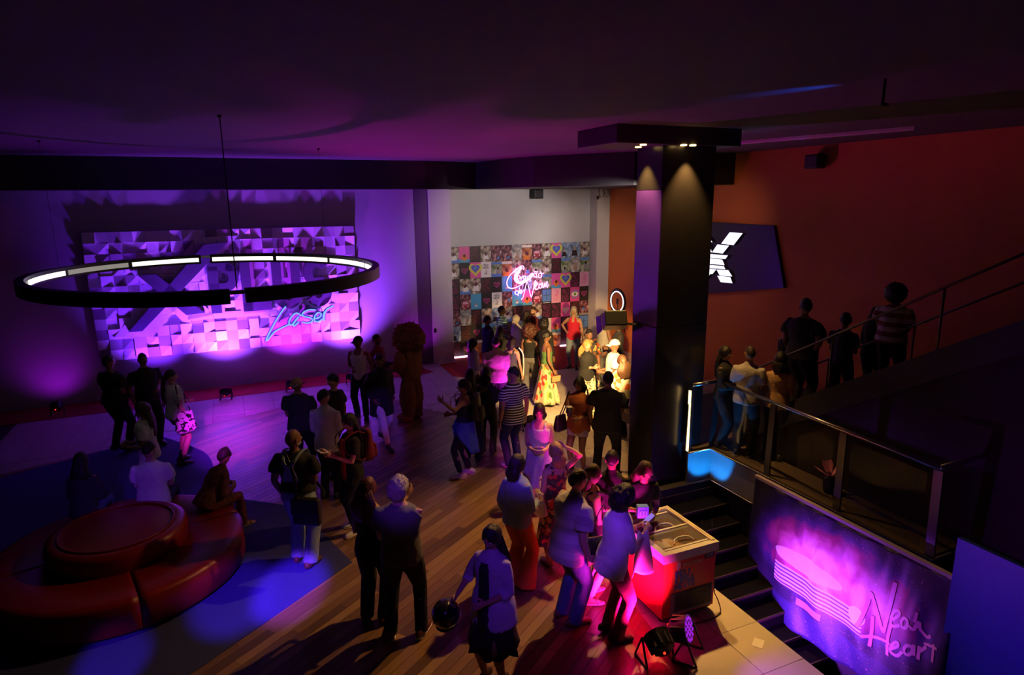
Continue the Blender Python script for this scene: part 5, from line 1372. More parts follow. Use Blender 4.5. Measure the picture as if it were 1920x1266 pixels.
def person(key, label, hx, hy, h, face, skin='tan', hair=('short', 'dark'), top=('tee', 'black'), bottom=('trousers', 'black'), shoes=('sneaker', 'black'), arms=('down', 'down'),
           feet=None, lean=0.0, slean=0.0, twist=0.0, head=(0, 0), bw=1.0, bd=1.0, base=0.0, seat=None, female=False, beard=None, glasses=False, cap=None, pos=None, group='crowd of guests', extra=None, stoop=0.0):
    s = h / 1.72
    seed = sum(ord(c) * (i + 3) for i, c in enumerate(key)) % 9973
    shw = (0.150 if female else 0.176) * bw
    hipz = (0.93 if seat is None else seat / s + 0.10)
    sp = rotx(-lean) @ roty(slean) @ np.array((0, 0, 1.0)); sp = np.array((math.sin(slean), math.sin(lean), math.cos(lean) * math.cos(slean))); sp = nrm(sp)
    Pv = np.array((0, 0, hipz))
    neck = Pv + sp * 0.525 + np.array((0, stoop * 0.05, 0))
    tw = rotz(twist); rx = tw @ np.array((1.0, 0, 0)); rx = nrm(rx - sp * (rx @ sp))
    fy = np.cross(sp, rx)
    Hm = rotz(R(head[0]) + twist * 0.5) @ rotx(-R(head[1]) - lean * 0.5)
    hc = neck + nrm(sp * 0.6 + np.array((0, 0.12 + stoop * 0.3, 1.0)) * 0.6) * 0.135
    top_pt = hc + Hm @ np.array((0, 0, 0.122))
    ul, fl_ = 0.285, 0.255
    sh = {}; el = {}; wr = {}; curl = {}
    for i, sd in enumerate((-1, 1)):
        a = arms[i]; c = 0.35; pole = None
        if isinstance(a, str): a, c = ARM[a]
        elif len(a) == 2: a, c = a
        t = np.array((a[0] * sd, a[1], a[2] - 0.93 + hipz if seat is None or a[2] > 0.8 else a[2]))
        if lean and a[2] > 0.95: t = t + (sp - np.array((0, 0, 1))) * 0.35
        t = tw @ t
        S_ = neck - sp * 0.098 + rx * sd * shw
        pl = np.array((sd * (1.2 if arms[i] == 'hip' else 0.45), -0.9, -0.5)) if arms[i] not in ('hair',) else np.array((sd * 1.0, 0.2, 0.3))
        E_, t = ik(S_, t, ul, fl_, tw @ pl)
        sh[sd], el[sd], wr[sd], curl[sd] = S_, E_, t, (0.35 if c < 0.6 else 0.9)
    feet = feet or ((0.10, 0.0, 0.0, 6), (0.10, 0.02, 0.0, 6))
    hp = {}; kn = {}; an = {}; fa = {}
    for i, sd in enumerate((-1, 1)):
        q = feet[i]
        H_ = Pv + np.array((sd * 0.088, 0, -0.03))
        K_, A_ = ik(H_, np.array((q[0] * sd, q[1], q[2] + 0.085)), 0.435, 0.43, np.array((sd * 0.12, 1.0, 0.15)))
        hp[sd], kn[sd], an[sd], fa[sd] = H_, K_, A_, (R(-sd * q[3]), q[2])
    # placement
    if pos is None:
        z = base + top_pt[2] * s
        p = at(hx, hy, z)
        az = math.atan2(p.y, p.x)
        rz = az - math.pi / 2 - R(face)
        off = rotz(rz) @ (top_pt * s)
        loc = Vector((p.x - off[0], p.y - off[1], base))
        if base == 0 and any(inside(*un(loc), pl) for pl in CARPETS): loc.z = 0.0105
    else:
        loc = Vector(pos); rz = math.atan2(loc.y, loc.x) - math.pi / 2 - R(face)
    e = empty('person', loc, rz, label, 'person', group)
    # ---------------- body
    B = G()
    tors = [(-0.12, 0.075, 0.07), (-0.07, 0.150, 0.105), (0.0, 0.168 if female else 0.160, 0.118), (0.08, 0.150, 0.108), (0.17, 0.120 if female else 0.136, 0.096), (0.27, 0.138 if female else 0.150, 0.108), (0.36, 0.152 if female else 0.165, 0.118), (0.43, 0.142 if female else 0.158, 0.104), (0.48, 0.100, 0.085), (0.52, 0.066, 0.062)]
    def spine(t): return Pv + sp * t + fy * (0.012 * math.sin(t * 6) + (0.02 * (bd - 1) * 6 * math.exp(-((t - 0.14) / 0.13) ** 2)))
    B.tube([spine(t) for t, a, b in tors], [(a * bw, b * (1 + (bd - 1) * (1.2 if 0.0 <= t <= 0.3 else 0.6))) for t, a, b in tors], 18, ref=rx)
    B.tube([neck - sp * 0.06, neck + sp * 0.02, hc - np.array((0, 0.02, 0.03))], [0.062, 0.052 if not female else 0.046, 0.05], 12, ref=rx)
    lr = 0.9 if female else 1.0
    for sd in (-1, 1):
        S_, E_, T_ = sh[sd], el[sd], wr[sd]
        m1 = S_ * 0.5 + E_ * 0.5; m2 = E_ * 0.65 + T_ * 0.35
        B.tube([S_ - rx * sd * 0.06, S_ - rx * sd * 0.01, S_ * 0.8 + E_ * 0.2, m1, E_, m2, T_ + (T_ - E_) * 0.03], [0.045 * lr, 0.058 * lr, 0.054 * lr * bw, 0.048 * lr * bw, 0.039 * lr, 0.040 * lr, 0.026 * lr], 12)
        K_, A_, H_ = kn[sd], an[sd], hp[sd]
        c1 = K_ * 0.68 + A_ * 0.32 + np.array((0, -0.012, 0))
        B.tube([H_ + (H_ - K_) * 0.12, H_, H_ * 0.6 + K_ * 0.4, K_, c1, K_ * 0.25 + A_ * 0.75, A_, A_ - np.array((0, 0, 0.05))], [0.07, 0.085 * bw, 0.078 * bw, 0.055, 0.056, 0.042, 0.037, 0.037], 12)
        d = rotz(fa[sd][0]) @ np.array((0, 1.0, 0))
        z0 = fa[sd][1]
        B.tube([A_ - d * 0.05 + np.array((0, 0, -0.045)), A_ + np.array((0, 0, -0.045)), A_ + d * 0.09 + np.array((0, 0, -0.05)), A_ + d * 0.165 + np.array((0, 0, -0.062))], [(0.028, 0.030), (0.034, 0.036), (0.040, 0.026), (0.034, 0.014)], 10, ref=(1, 0, 0))
    Bs = G(); Bs.add(B.arr() * s, B.f)
    ex = [((HEADV @ Hm.T + hc) * s, HEADF, HEADM)]
    hands = {}
    for sd in (-1, 1):
        v, f = HANDS[curl[sd], sd]
        zax = -nrm(wr[sd] - el[sd])
        xr = rx * 1.0 + (fy * -0.6 * sd if arms[0 if sd < 0 else 1] in ('hold', 'phone', 'high') else 0)
        xax = nrm(xr - zax * (xr @ zax)); yax = np.cross(zax, xax)
        Mh = np.stack([xax, yax, zax], 1)
        ex.append(((v @ Mh.T + wr[sd]) * s, f, 0))
        hands[sd] = Vector((wr[sd] + Mh @ np.array((0, 0, -0.09))) * s)
    sk = skin
    surf('body', Bs, e, [SKIN[sk], EYEW, EYED, LIPS[sk], hairm(hair[1] if hair[1] in HAIRC and hair[1] not in ('white', 'plumhair', 'silver') else 'dark')], 0.0162, ex, 0, seed, 4)
    # ---------------- clothes
    def mk(name, g, m, fold=0.006, vox=0.017, sm=4):
        q = G(); q.add(g.arr() * s, g.f); return surf(name, q, e, [m], vox, None, fold, seed + len(name), sm)
    tk = top[0]; tm = CL[top[1]]; o = top[2] if len(top) > 2 else {}
    hem = o.get('hem', -0.09); loose = o.get('loose', 0.018)
    if tk != 'none':
        g = G(); rows = [(hem, None)] + [(t, None) for t in (-0.02, 0.08, 0.17, 0.27, 0.36, 0.43, 0.478)]
        neckline = o.get('neck', 0.505)
        pts = []; rad = []
        for t, _ in rows:
            if t < hem: continue
            a = np.interp(t, [q[0] for q in tors], [q[1] for q in tors]); b = np.interp(t, [q[0] for q in tors], [q[2] for q in tors])
            if t < 0.0: a, b = max(a, 0.155), max(b, 0.112)
            sl = loose * (1.0 if t > 0.3 else 1.0 + o.get('drape', 0.6) * (0.3 - t) * 2)
            pts.append(spine(t)); rad.append((a * bw + sl, b * (1 + (bd - 1) * (1.2 if 0.0 <= t <= 0.3 else 0.6)) + sl))
        if tk in ('tank', 'halter', 'strapless'):
            cut = {'tank': 0.40, 'halter': 0.36, 'strapless': 0.34}[tk]
            k = [i for i, p in enumerate(pts) if (p - Pv) @ sp <= cut]
            pts = [pts[i] for i in k] + [spine(cut + 0.005)]; rad = [rad[i] for i in k] + [(rad[k[-1]][0] - 0.004, rad[k[-1]][1] - 0.004)]
            if tk == 'tank':
                for sd in (-1, 1):
                    for f_ in (-1, 1): g.tube([spine(0.38) + rx * sd * 0.085 + fy * f_ * 0.105, spine(0.46) + rx * sd * 0.095 + fy * f_ * 0.09, spine(0.492) + rx * sd * 0.085 + fy * f_ * 0.02], [(0.028, 0.02)] * 3, 8)
            if tk == 'halter':
                for sd in (-1, 1): g.tube([spine(0.34) + rx * sd * 0.08 + fy * 0.10, spine(0.44) + rx * sd * 0.06 + fy * 0.10, spine(0.53) + rx * sd * 0.035 + fy * 0.03], [(0.06, 0.018), (0.045, 0.018), (0.015, 0.012)], 8)
        else:
            pts += [spine(neckline + 0.0), spine(neckline + 0.02)]; rad += [(0.090, 0.082), (0.068, 0.068)]
        g.tube(pts, rad, 18, ref=rx)
        sl = {'tee': 0.62, 'shirt': 0.72, 'long': 2.0, 'jacket': 2.0, 'cap': 0.3, 'roll': 1.35}.get(tk, 0)
        if sl:
            for sd in (-1, 1):
                S_, E_, T_ = sh[sd], el[sd], wr[sd]
                P_ = [S_ - rx * sd * 0.07, S_ - rx * sd * 0.01]; Q_ = [0.050, 0.060 * lr + loose * 0.35]
                if sl <= 1:
                    P_ += [S_ + (E_ - S_) * sl * 0.5, S_ + (E_ - S_) * sl]; Q_ += [0.060 * lr * bw + loose * 0.8, 0.056 * lr * bw + loose]
                else:
                    P_ += [S_ * 0.5 + E_ * 0.5, E_, E_ + (T_ - E_) * (sl - 1) * 0.5, E_ + (T_ - E_) * (sl - 1) * 0.97]; Q_ += [0.054 * lr * bw + loose * 0.6, 0.046 * lr + loose * 0.7, 0.044 * lr + loose * 0.5, 0.033 * lr + loose * 0.4]
                g.tube(P_, Q_, 12)
            if tk in ('long', 'shirt', 'jacket', 'roll'): g.tube([neck - sp * 0.01 + fy * 0.0, neck + sp * 0.03 + fy * 0.005], [(0.068, 0.068), (0.062, 0.062)], 14, ref=rx)
        if o.get('open'):
            tt = np.linspace(hem + 0.0, 0.46, 9); vv = []
            for t in tt:
                bb = np.interp(t, [q[0] for q in tors], [q[2] for q in tors]); bb = max(bb, 0.112 if t < 0 else 0) * (1 + (bd - 1)) + loose * (1.0 if t > 0.3 else 1.0 + o.get('drape', 0.6) * (0.3 - t) * 2) + 0.014
                w_ = 0.055 + 0.02 * (0.46 - t)
                for a_ in (-1, -0.5, 0, 0.5, 1): vv.append((spine(t) + fy * (bb - 0.022 * a_ * a_) + rx * w_ * a_) * s)
            ob = G().add(vv, grid_faces(9, 5, False)).obj('inner_top', CL[o['open']], e, True); so_ = ob.modifiers.new('solidify', 'SOLIDIFY'); so_.thickness = 0.006
        mk({'tee': 'tshirt', 'long': 'shirt', 'shirt': 'shirt', 'roll': 'shirt', 'jacket': 'jacket', 'tank': 'tank_top', 'halter': 'halter_top', 'strapless': 'top', 'cap': 'top'}[tk], g, tm)
    bk_ = bottom[0]; bm_ = CL[bottom[1]] if bottom[1] else None; o = bottom[2] if len(bottom) > 2 else {}
    wz = o.get('waist', 0.13)
    def pelvis_rows(lo, ease):
        rows = [t for t in (lo, -0.07, -0.02, 0.04, 0.09, wz) if lo <= t <= wz]
        P_, Q_ = [], []
        for t in rows:
            a = np.interp(t, [q[0] for q in tors], [q[1] for q in tors]); b = np.interp(t, [q[0] for q in tors], [q[2] for q in tors])
            P_.append(spine(t)); Q_.append((a * bw + ease, b * (1 + (bd - 1) * 0.9) + ease))
        return P_, Q_
    if bk_ in ('trousers', 'shorts', 'flare', 'slim'):
        g = G(); ease = o.get('ease', 0.010 if bk_ != 'slim' else 0.006)
        P_, Q_ = pelvis_rows(-0.10, ease); g.tube(P_, Q_, 18, ref=rx)
        for sd in (-1, 1):
            K_, A_, H_ = kn[sd], an[sd], hp[sd]
            if bk_ == 'shorts':
                e_ = H_ + (K_ - H_) * o.get('len', 0.6)
                g.tube([H_ + (H_ - K_) * 0.10, H_, (H_ + e_) / 2, e_], [0.082, 0.098 * bw + ease, 0.094 * bw + ease, 0.090 * bw + ease], 12)
            else:
                w1, w2, w3 = {'trousers': (0.066, 0.060, 0.056), 'slim': (0.058, 0.052, 0.043), 'flare': (0.070, 0.090, 0.125)}[bk_]
                w1, w2, w3 = w1 + o.get('wide', 0), w2 + o.get('wide', 0), w3 + o.get('wide', 0)
                bt = A_ + np.array((0, 0, -0.045)) if bk_ != 'slim' else A_ + (K_ - A_) * 0.08
                g.tube([H_ + (H_ - K_) * 0.10, H_, H_ * 0.6 + K_ * 0.4, K_, K_ * 0.5 + A_ * 0.5, bt], [0.082, 0.097 * bw + ease, 0.088 * bw + ease, w1 + ease, w2 + ease, w3 + ease], 14)
        mk('shorts' if bk_ == 'shorts' else ('jeans' if 'denim' in bottom[1] else 'trousers'), g, bm_)
    elif bk_ in ('skirt', 'maxi', 'dress', 'bodysuit'):
        g = G(); ln = o.get('len', 0.42 if bk_ == 'skirt' else 0.86); fl = o.get('flare', 0.10 if bk_ == 'skirt' else 0.20); nf = o.get('folds', 9)
        P_, Q_ = pelvis_rows(-0.02, 0.012)
        n = 48; rows = []
        ang = np.linspace(0, 2 * math.pi, n + 1)[:-1]
        z_top = Pv[2] + wz
        cy = 0.5 * (an[-1] + an[1])
        rd = np.random.RandomState(seed)
        ph = rd.rand(3) * 6
        R_ = 12
        for i in range(R_ + 1):
            k = i / R_
            a = 0.128 * bw + (0.175 * bw - 0.128 * bw) * min(1, k * 4) + fl * max(0, k - 0.2); b = 0.112 * bd + (0.155 * bd - 0.112 * bd) * min(1, k * 4) + fl * 0.85 * max(0, k - 0.2)
            w = 1 + (0.10 * k) * (np.sin(ang * nf + ph[0]) + 0.5 * np.sin(ang * (nf * 2 - 3) + ph[1] + k))
            c = spine(wz) * (1 - k) + np.array((cy[0], cy[1], 0)) * k
            rows.append(np.stack([c[0] + np.cos(ang) * a * w, c[1] + np.sin(ang) * b * w, np.full(n, z_top - (ln + 0.13) * k) + o.get('ragged', 0.0) * k ** 6 * np.sin(ang * 5 + ph[2])], -1))
        v = np.concatenate(rows) * s
        gg = G().add(v, grid_faces(R_ + 1, n) + [tuple(range(n))])
        ob = gg.obj('skirt', bm_, e, True); so_ = ob.modifiers.new('solidify', 'SOLIDIFY'); so_.thickness = 0.006
    elif bk_ == 'overalls':
        g = G(); P_, Q_ = pelvis_rows(-0.10, 0.018); P_.append(spine(0.22)); Q_.append((0.155 * bw, 0.118 * bd)); g.tube(P_, Q_, 18, ref=rx)
        for sd in (-1, 1):
            K_, A_, H_ = kn[sd], an[sd], hp[sd]
            g.tube([H_ + (H_ - K_) * 0.10, H_, H_ * 0.6 + K_ * 0.4, K_, K_ * 0.5 + A_ * 0.5, A_ + np.array((0, 0, -0.03))], [0.085, 0.105 * bw, 0.098 * bw, 0.088, 0.085, 0.088], 14)
        mk('overalls', g, bm_)
        bpts = [(0.20, 0.10), (0.30, 0.075), (0.385, 0.035)]
        hb = np.interp(0.3, [q[0] for q in tors], [q[2] for q in tors]) * (1 + (bd - 1)) + 0.030
        gb = G(); pb_ = []
        for t, w_ in bpts:
            for sx in (-1, 1): pb_.append(spine(t) - fy * (hb + 0.004) + rx * sx * w_)
        pb2 = [p - fy * 0.008 for p in pb_]
        gb.add(np.array(pb_ + pb2) * s, [(0, 1, 3, 2), (2, 3, 5, 4), (6, 8, 9, 7), (8, 10, 11, 9), (0, 2, 8, 6), (2, 4, 10, 8), (1, 7, 9, 3), (3, 9, 11, 5), (4, 5, 11, 10), (0, 6, 7, 1)])
        gb.obj('bib', bm_, e)
        for sx in (-1, 1):
            q = [spine(0.385) - fy * (hb + 0.006) + rx * sx * 0.03, spine(0.45) - fy * (hb - 0.002) + rx * sx * 0.065, spine(0.53) - fy * 0.03 + rx * sx * 0.105, spine(0.50) + fy * 0.10 + rx * sx * 0.10, spine(0.36) + fy * (hb + 0.01) + rx * sx * 0.08]
            gs_ = G().tube([p * s for p in catmull(q, 4)], [(0.024 * s, 0.007 * s)] * (4 * 4 + 1), 6, ref=rx); gs_.obj('strap', bm_, e, True)
    # ---------------- shoes
    if shoes:
        for sd in (-1, 1):
            A_ = an[sd]; d = rotz(fa[sd][0]) @ np.array((0, 1.0, 0)); z0 = fa[sd][1]
            c = np.array((A_[0], A_[1], z0)); k = 0.93 if female else 1.0
            g = G()
            prof = [(-0.085, 0.022, 0.030), (-0.075, 0.036, 0.050), (-0.02, 0.042, 0.060), (0.05, 0.046, 0.044), (0.12, 0.050, 0.034), (0.175, 0.042, 0.026), (0.20, 0.020, 0.016)]
            if shoes[0] == 'sandal': prof = [(q[0], q[1] * 0.95, 0.012) for q in prof]
            v, f = tube([c + d * q[0] * k + np.array((0, 0, q[2])) for q in prof], [(q[1] * k, q[2]) for q in prof], 14, ref=(1, 0, 0))
            v = np.array(v); v[:, 2] = np.maximum(v[:, 2], z0 + 0.001)
            g.add(v, f, 0)
            if shoes[0] in ('sneaker', 'shoe', 'boot'):
                hgt = {'sneaker': 0.10, 'shoe': 0.085, 'boot': 0.26}[shoes[0]]
                top_ = A_ + (kn[sd] - A_) * max(0, (hgt - 0.085) / 0.43)
                g.tube([c + np.array((0, 0, 0.05)) - d * 0.015, top_ + np.array((0, 0, 0.0))], [0.046 * k, 0.044 * k], 12, mi=0)
            else:
                g.tube([c + d * 0.10 + rx * 0.05 + np.array((0, 0, 0.02)), c + d * 0.10 + np.array((0, 0, 0.062)), c + d * 0.10 - rx * 0.05 + np.array((0, 0, 0.02))], [(0.02, 0.006)] * 3, 6)
            q = G(); q.v = [x * s for x in g.v]; q.f = g.f; q.m = g.m; q.n = g.n
            so = q.obj('shoe' if shoes[0] != 'boot' else 'boot', SHOEC[shoes[1]], e, True)
            if shoes[0] in ('sneaker',):
                v2 = np.array(v) ; lo_ = v2[:, 2] < z0 + 0.03
                gs = G().tube([c + d * q_[0] * k * 1.03 + np.array((0, 0, 0.013)) for q_ in prof], [((q_[1] * k + 0.003), 0.0125) for q_ in prof], 12, ref=(1, 0, 0))
                q2 = G().add(gs.arr() * s, gs.f); q2.obj('sole', SHOEC['white'] if shoes[1] != 'black' or seed % 3 == 0 else RUBBER, so, True)
    # ---------------- hair and head gear
    yawM = rotz(R(head[0]) + twist * 0.5)
    if hair[0] != 'bald':
        hg = hair_geo(hair[0], seed, (Hm, hc * s), yawM, s)
        hg.obj('hair', hairm(hair[1]), e, True)
    if beard:
        th = np.linspace(-1.45, 1.45, 18); rows = []
        for i, ph in enumerate((-0.30, -0.45, -0.65, -0.9, -1.2)):
            p = head_surface(th, np.full(18, ph) - 0.22 * np.cos(th) ** 4 * (i == 0), np.full(18, 0.010 if 0 < i < 4 else -0.004))
            rows.append(p)
        v = (np.concatenate(rows) @ Hm.T + hc) * s
        G().add(v, grid_faces(5, 18, False)).obj('beard', hairm(beard), e, True)
    if glasses:
        g = G()
        for sx in (-1, 1):
            g.tube([(sx * 0.031 + 0.024 * math.cos(t), 0.098, 0.004 + 0.018 * math.sin(t)) for t in [i * math.pi / 6 for i in range(12)]], 0.0028, 5, closed=True)
            g.tube([(sx * 0.055, 0.097, 0.008), (sx * 0.076, 0.05, 0.008), (sx * 0.078, -0.01, 0.004)], 0.0028, 5)
        g.tube([(-0.009, 0.1, 0.006), (0.009, 0.1, 0.006)], 0.0028, 5)
        q = G().add((g.arr() @ Hm.T + hc) * s, g.f); q.obj('glasses', BLACK, e)
    if cap:
        th = np.linspace(-math.pi, math.pi, 29)[:-1]; rows = []
        for ph in np.linspace(1.5, 0.22, 9): rows.append(head_surface(th, np.full(28, ph), np.full(28, 0.020)))
        rows.append(head_surface(th, np.full(28, 0.22), np.full(28, 0.002)))
        v = np.concatenate(rows)
        g = G().add((v @ Hm.T + hc) * s, grid_faces(10, 28) + [tuple(range(28))[::-1]]); co = g.obj('cap', CL[cap], e, True)
        a = np.linspace(-0.95, 0.95, 14); v = []
        for z_ in (0.034, 0.028):
            for k_ in (0.0, 0.5, 1.0): v += [(0.082 * math.sin(t) * (1 + 0.05 * k_), 0.10 * math.cos(t) + k_ * 0.075 * math.cos(t * 1.2) , z_ - 0.018 * k_ - 0.02 * math.sin(t) ** 2) for t in a]
        v = np.array(v); f = grid_faces(3, 14, False); f2 = [tuple(i + 42 for i in q) for q in f]
        g = G().add((v @ Hm.T + hc) * s, f + f2); g.obj('brim', CL[cap], co, True)
    M = Matrix.Translation(loc) @ Matrix.Rotation(rz, 4, 'Z')
    info = dict(obj=e, M=M, s=s, hand=hands, sp=sp, spine=lambda t: Vector(spine(t) * s), rx=Vector(rx), fy=Vector(fy), sh={k: Vector(v * s) for k, v in sh.items()}, hc=Vector(hc * s), rz=rz, bw=bw, bd=bd, wr={k: Vector(v * s) for k, v in wr.items()})
    PEOPLE[key] = info
    return info

# ================================================================== the guests
walk = ((0.09, -0.22, 0.05, 4), (0.09, 0.30, 0.0, 6))
wide = ((0.15, 0.0, 0.0, 14), (0.15, 0.04, 0.0, 14))
contra = ((0.10, 0.06, 0.0, 14), (0.11, -0.05, 0.0, 10))
sitf = ((0.12, 0.42, 0.0, 8), (0.12, 0.46, 0.0, 8))
P = person
# --- left group by the sofa
P('big_black', 'heavy man in a black tee standing at the far left, seen from behind', 203, 668, 1.80, 55, 'brown', ('short', 'black'), ('tee', 'black', dict(loose=0.03)), ('trousers', 'black'), ('shoe', 'black'), ('hold', 'hold'), bw=1.25, bd=1.35, feet=wide)
P('cap_black', 'man in a black printed tee with close-cropped hair, beside the heavy man', 266, 663, 1.78, 160, 'brown', ('buzz', 'black'), ('tee', 'black', dict(loose=0.025)), ('trousers', 'black'), ('shoe', 'black'), ('hold', 'relaxed'), bw=1.15, bd=1.15)
P('tote', 'woman in a white tee and black shorts with a long ponytail', 320, 694, 1.70, 62, 'fair', ('pony', 'dark'), ('tee', 'white', dict(loose=0.03, hem=-0.08)), ('shorts', 'black', dict(len=0.42)), ('boot', 'black'), ('hold', 'relaxed'), female=True, head=(-20, 0), feet=contra)
P('whitedress', 'woman in a white tee and pale trousers with brown hair, near the sofa', 262, 757, 1.66, -75, 'tan', ('long', 'brown'), ('tee', 'white', dict(loose=0.03)), ('trousers', 'offwhite', dict(wide=0.02)), ('shoe', 'tan'), ('hold', 'hold'), female=True, head=(0, 12))
P('sit_dark', 'dark-clothed person with long hair sitting at the far left of the sofa', 0, 0, 1.66, 25, 'tan', ('long', 'black'), ('long', 'charcoal'), ('trousers', 'denim'), ('sneaker', 'black'), ('lap', 'lap'), female=True, pos=tuple(Vector((-5.62, 7.72, 0))), seat=0.435, feet=sitf, lean=0.2)
P('sit_white', 'dark-haired man in a white tee sitting on the sofa, seen from behind', 0, 0, 1.74, 18, 'fair', ('short', 'black'), ('tee', 'white', dict(loose=0.03)), ('trousers', 'navy'), ('sneaker', 'white'), ('lap', ((0.12, 0.30, 0.98), 0.9)), pos=tuple(Vector((-4.86, 8.0, 0))), seat=0.435, feet=sitf, lean=0.12, head=(-8, 14), bw=1.08)
P('leopard', 'woman in a red leopard-print top curled up on the sofa edge', 0, 0, 1.62, 60, 'tan', ('messy', 'dark'), ('long', 'leopard', dict(loose=0.025)), ('trousers', 'leopard'), ('sandal', 'tan'), ('lap', 'lap'), female=True, pos=tuple(Vector((-4.12, 7.92, 0))), seat=0.435, feet=sitf, lean=0.62, head=(25, 10))
# --- middle of the floor
P('overall', 'bald grey-bearded man in denim overalls over a black tee', 549, 806, 1.79, 28, 'brown', ('bald', 'dark'), ('tee', 'black', dict(hem=0.02, loose=0.028)), ('overalls', 'lightdenim'), ('shoe', 'brown'), ('relaxed', 'hold'), beard='grey', bw=1.16, bd=1.2, head=(-30, 0), feet=contra)
P('darktee', 'balding man with glasses in a dark tee, back turned, near the wall lamps', 556, 706, 1.75, 20, 'tan', ('fringe', 'grey'), ('tee', 'charcoal', dict(loose=0.025)), ('trousers', 'black'), ('shoe', 'black'), ('hold', 'hold'), glasses=True, head=(-35, 0), bw=1.12, bd=1.15)
P('whiteshirt', 'man in a long-sleeved white shirt and black trousers, seen from behind', 607, 730, 1.74, 25, 'tan', ('short', 'black'), ('roll', 'offwhite', dict(hem=-0.16, loose=0.022)), ('trousers', 'black'), ('shoe', 'black'), ('hold', 'hold'), head=(-20, 5))
P('blackcapboy', 'young man in a black tee with a shaved neck, facing the white-shirted man', 620, 701, 1.76, -60, 'fair', ('fade', 'black'), ('tee', 'black', dict(loose=0.03)), ('trousers', 'black'), ('sneaker', 'black'), ('hold', 'down'), head=(0, 12))
P('redtop', 'long-haired woman in a red top and black trousers looking at her hands', 650, 778, 1.69, -115, 'fair', ('verylong', 'black'), ('tee', 'black', dict(loose=0.018, open='red', hem=-0.14)), ('slim', 'black'), ('sneaker', 'white'), ('phone', 'phone'), female=True, feet=contra, head=(10, 14))
P('whitetank', 'man in a white tank top, black cap and black trousers by the purple wall', 670, 631, 1.74, -165, 'brown', ('buzz', 'black'), ('tank', 'white', dict(loose=0.014)), ('trousers', 'black'), ('sneaker', 'black'), ('relaxed', 'hold'), cap='black', feet=contra, head=(-40, 0))
P('dreads', 'bearded man with glasses in a wine-red shirt behind the costumed figure', 706, 627, 1.70, 120, 'brown', ('short', 'black'), ('long', 'wine'), ('trousers', 'black'), ('shoe', 'black'), ('hold', 'hold'), glasses=True, beard='black', bw=1.08)
P('whitepants', 'person in a long black coat and white trousers walking', 713, 664, 1.75, 150, 'brown', ('short', 'dark'), ('jacket', 'black', dict(hem=-0.34, loose=0.035, drape=1.0)), ('slim', 'white'), ('shoe', 'black'), ('pocket', 'pocket'), feet=walk, head=(25, 10))
P('pinkcurls', 'woman with pink-tinged curls in a black top and wide black trousers', 690, 897, 1.66, 25, 'tan', ('wavy', 'plumhair'), ('strapless', 'black', dict(hem=-0.12)), ('trousers', 'black', dict(wide=0.012)), ('shoe', 'maroon'), ('hold', 'hold'), female=True, head=(-12, 8))
P('greyman', 'grey-haired man in a grey tee and black trousers, seen from behind', 748, 893, 1.80, 12, 'fair', ('tousled', 'silver'), ('tee', 'grey', dict(loose=0.026)), ('trousers', 'black'), ('sneaker', 'maroon'), ('hold', 'chin'), bw=1.1, feet=wide, head=(-20, 8))
P('helmet', 'long-haired woman in an open pale shirt over a black dress, nearest the camera', 918, 990, 1.62, -145, 'tan', ('verylong', 'black'), ('roll', 'lilac', dict(hem=-0.22, loose=0.035, open='black', drape=1.6)), ('skirt', 'black', dict(len=0.5, ragged=0.02)), ('shoe', 'black'), ('hold', ((0.28, 0.22, 1.0), 0.9)), female=True, head=(0, 15))
# --- centre: between the floor lamp and the poster wall
P('wavehand', 'woman in a dark halter top and tied denim skirt raising one hand', 868, 712, 1.66, -75, 'tan', ('updo', 'dark'), ('halter', 'navy'), ('slim', 'black'), ('sneaker', 'white'), ('wave', 'hold'), female=True, feet=contra)
P('photogirl', 'long-haired woman in black lifting a phone towards the crowd', 882, 692, 1.66, 15, 'tan', ('long', 'black'), ('tee', 'black'), ('trousers', 'black'), ('shoe', 'black'), ('reach', 'reach'), female=True)
P('photofriend', 'woman with a dark bob beside the one lifting a phone', 911, 690, 1.60, 10, 'tan', ('bob', 'dark'), ('long', 'black'), ('trousers', 'black'), ('shoe', 'black'), ('hold', 'hold'), female=True)
P('yellowshirt', 'stout man in a beige shirt lit magenta from behind', 930, 632, 1.74, 8, 'tan', ('short', 'black'), ('long', 'cream', dict(loose=0.03, hem=-0.14)), ('trousers', 'black'), ('shoe', 'black'), ('hold', 'hold'), bw=1.2, bd=1.2, head=(0, 12))
P('striped', 'man in a black-and-white striped tee with a wristwatch, looking left', 962, 688, 1.76, -35, 'tan', ('short', 'black'), ('tee', 'stripes_black', dict(loose=0.026, hem=-0.16)), ('trousers', 'navy'), ('sneaker', 'white'), ('down', 'down'), head=(35, 0), bw=1.08, bd=1.1)
P('leftdark', 'woman with short dark hair in a plum top at the left edge of the crowd', 887, 635, 1.64, 75, 'tan', ('bob', 'black'), ('long', 'lilac'), ('trousers', 'black'), ('shoe', 'black'), ('hold', 'hold'), female=True)
P('darksuit', 'man in a dark jacket with a white collar in front of the posters', 914, 592, 1.74, 60, 'brown', ('short', 'black'), ('jacket', 'navy'), ('trousers', 'black'), ('shoe', 'black'), ('hold', 'hold'))
P('tealshirt', 'tall man in a teal striped polo shirt against the posters', 941, 574, 1.80, 70, 'dark', ('buzz', 'black'), ('shirt', 'stripes_teal'), ('trousers', 'black'), ('shoe', 'black'), ('hold', 'hold'), bw=1.1, head=(-20, 0))
P('greyperm', 'grey-haired woman in a white striped shirt chatting by the posters', 968, 591, 1.62, 60, 'fair', ('bob', 'grey'), ('long', 'white'), ('trousers', 'black'), ('shoe', 'black'), ('hold', 'hold'), female=True, bw=1.15, bd=1.15)
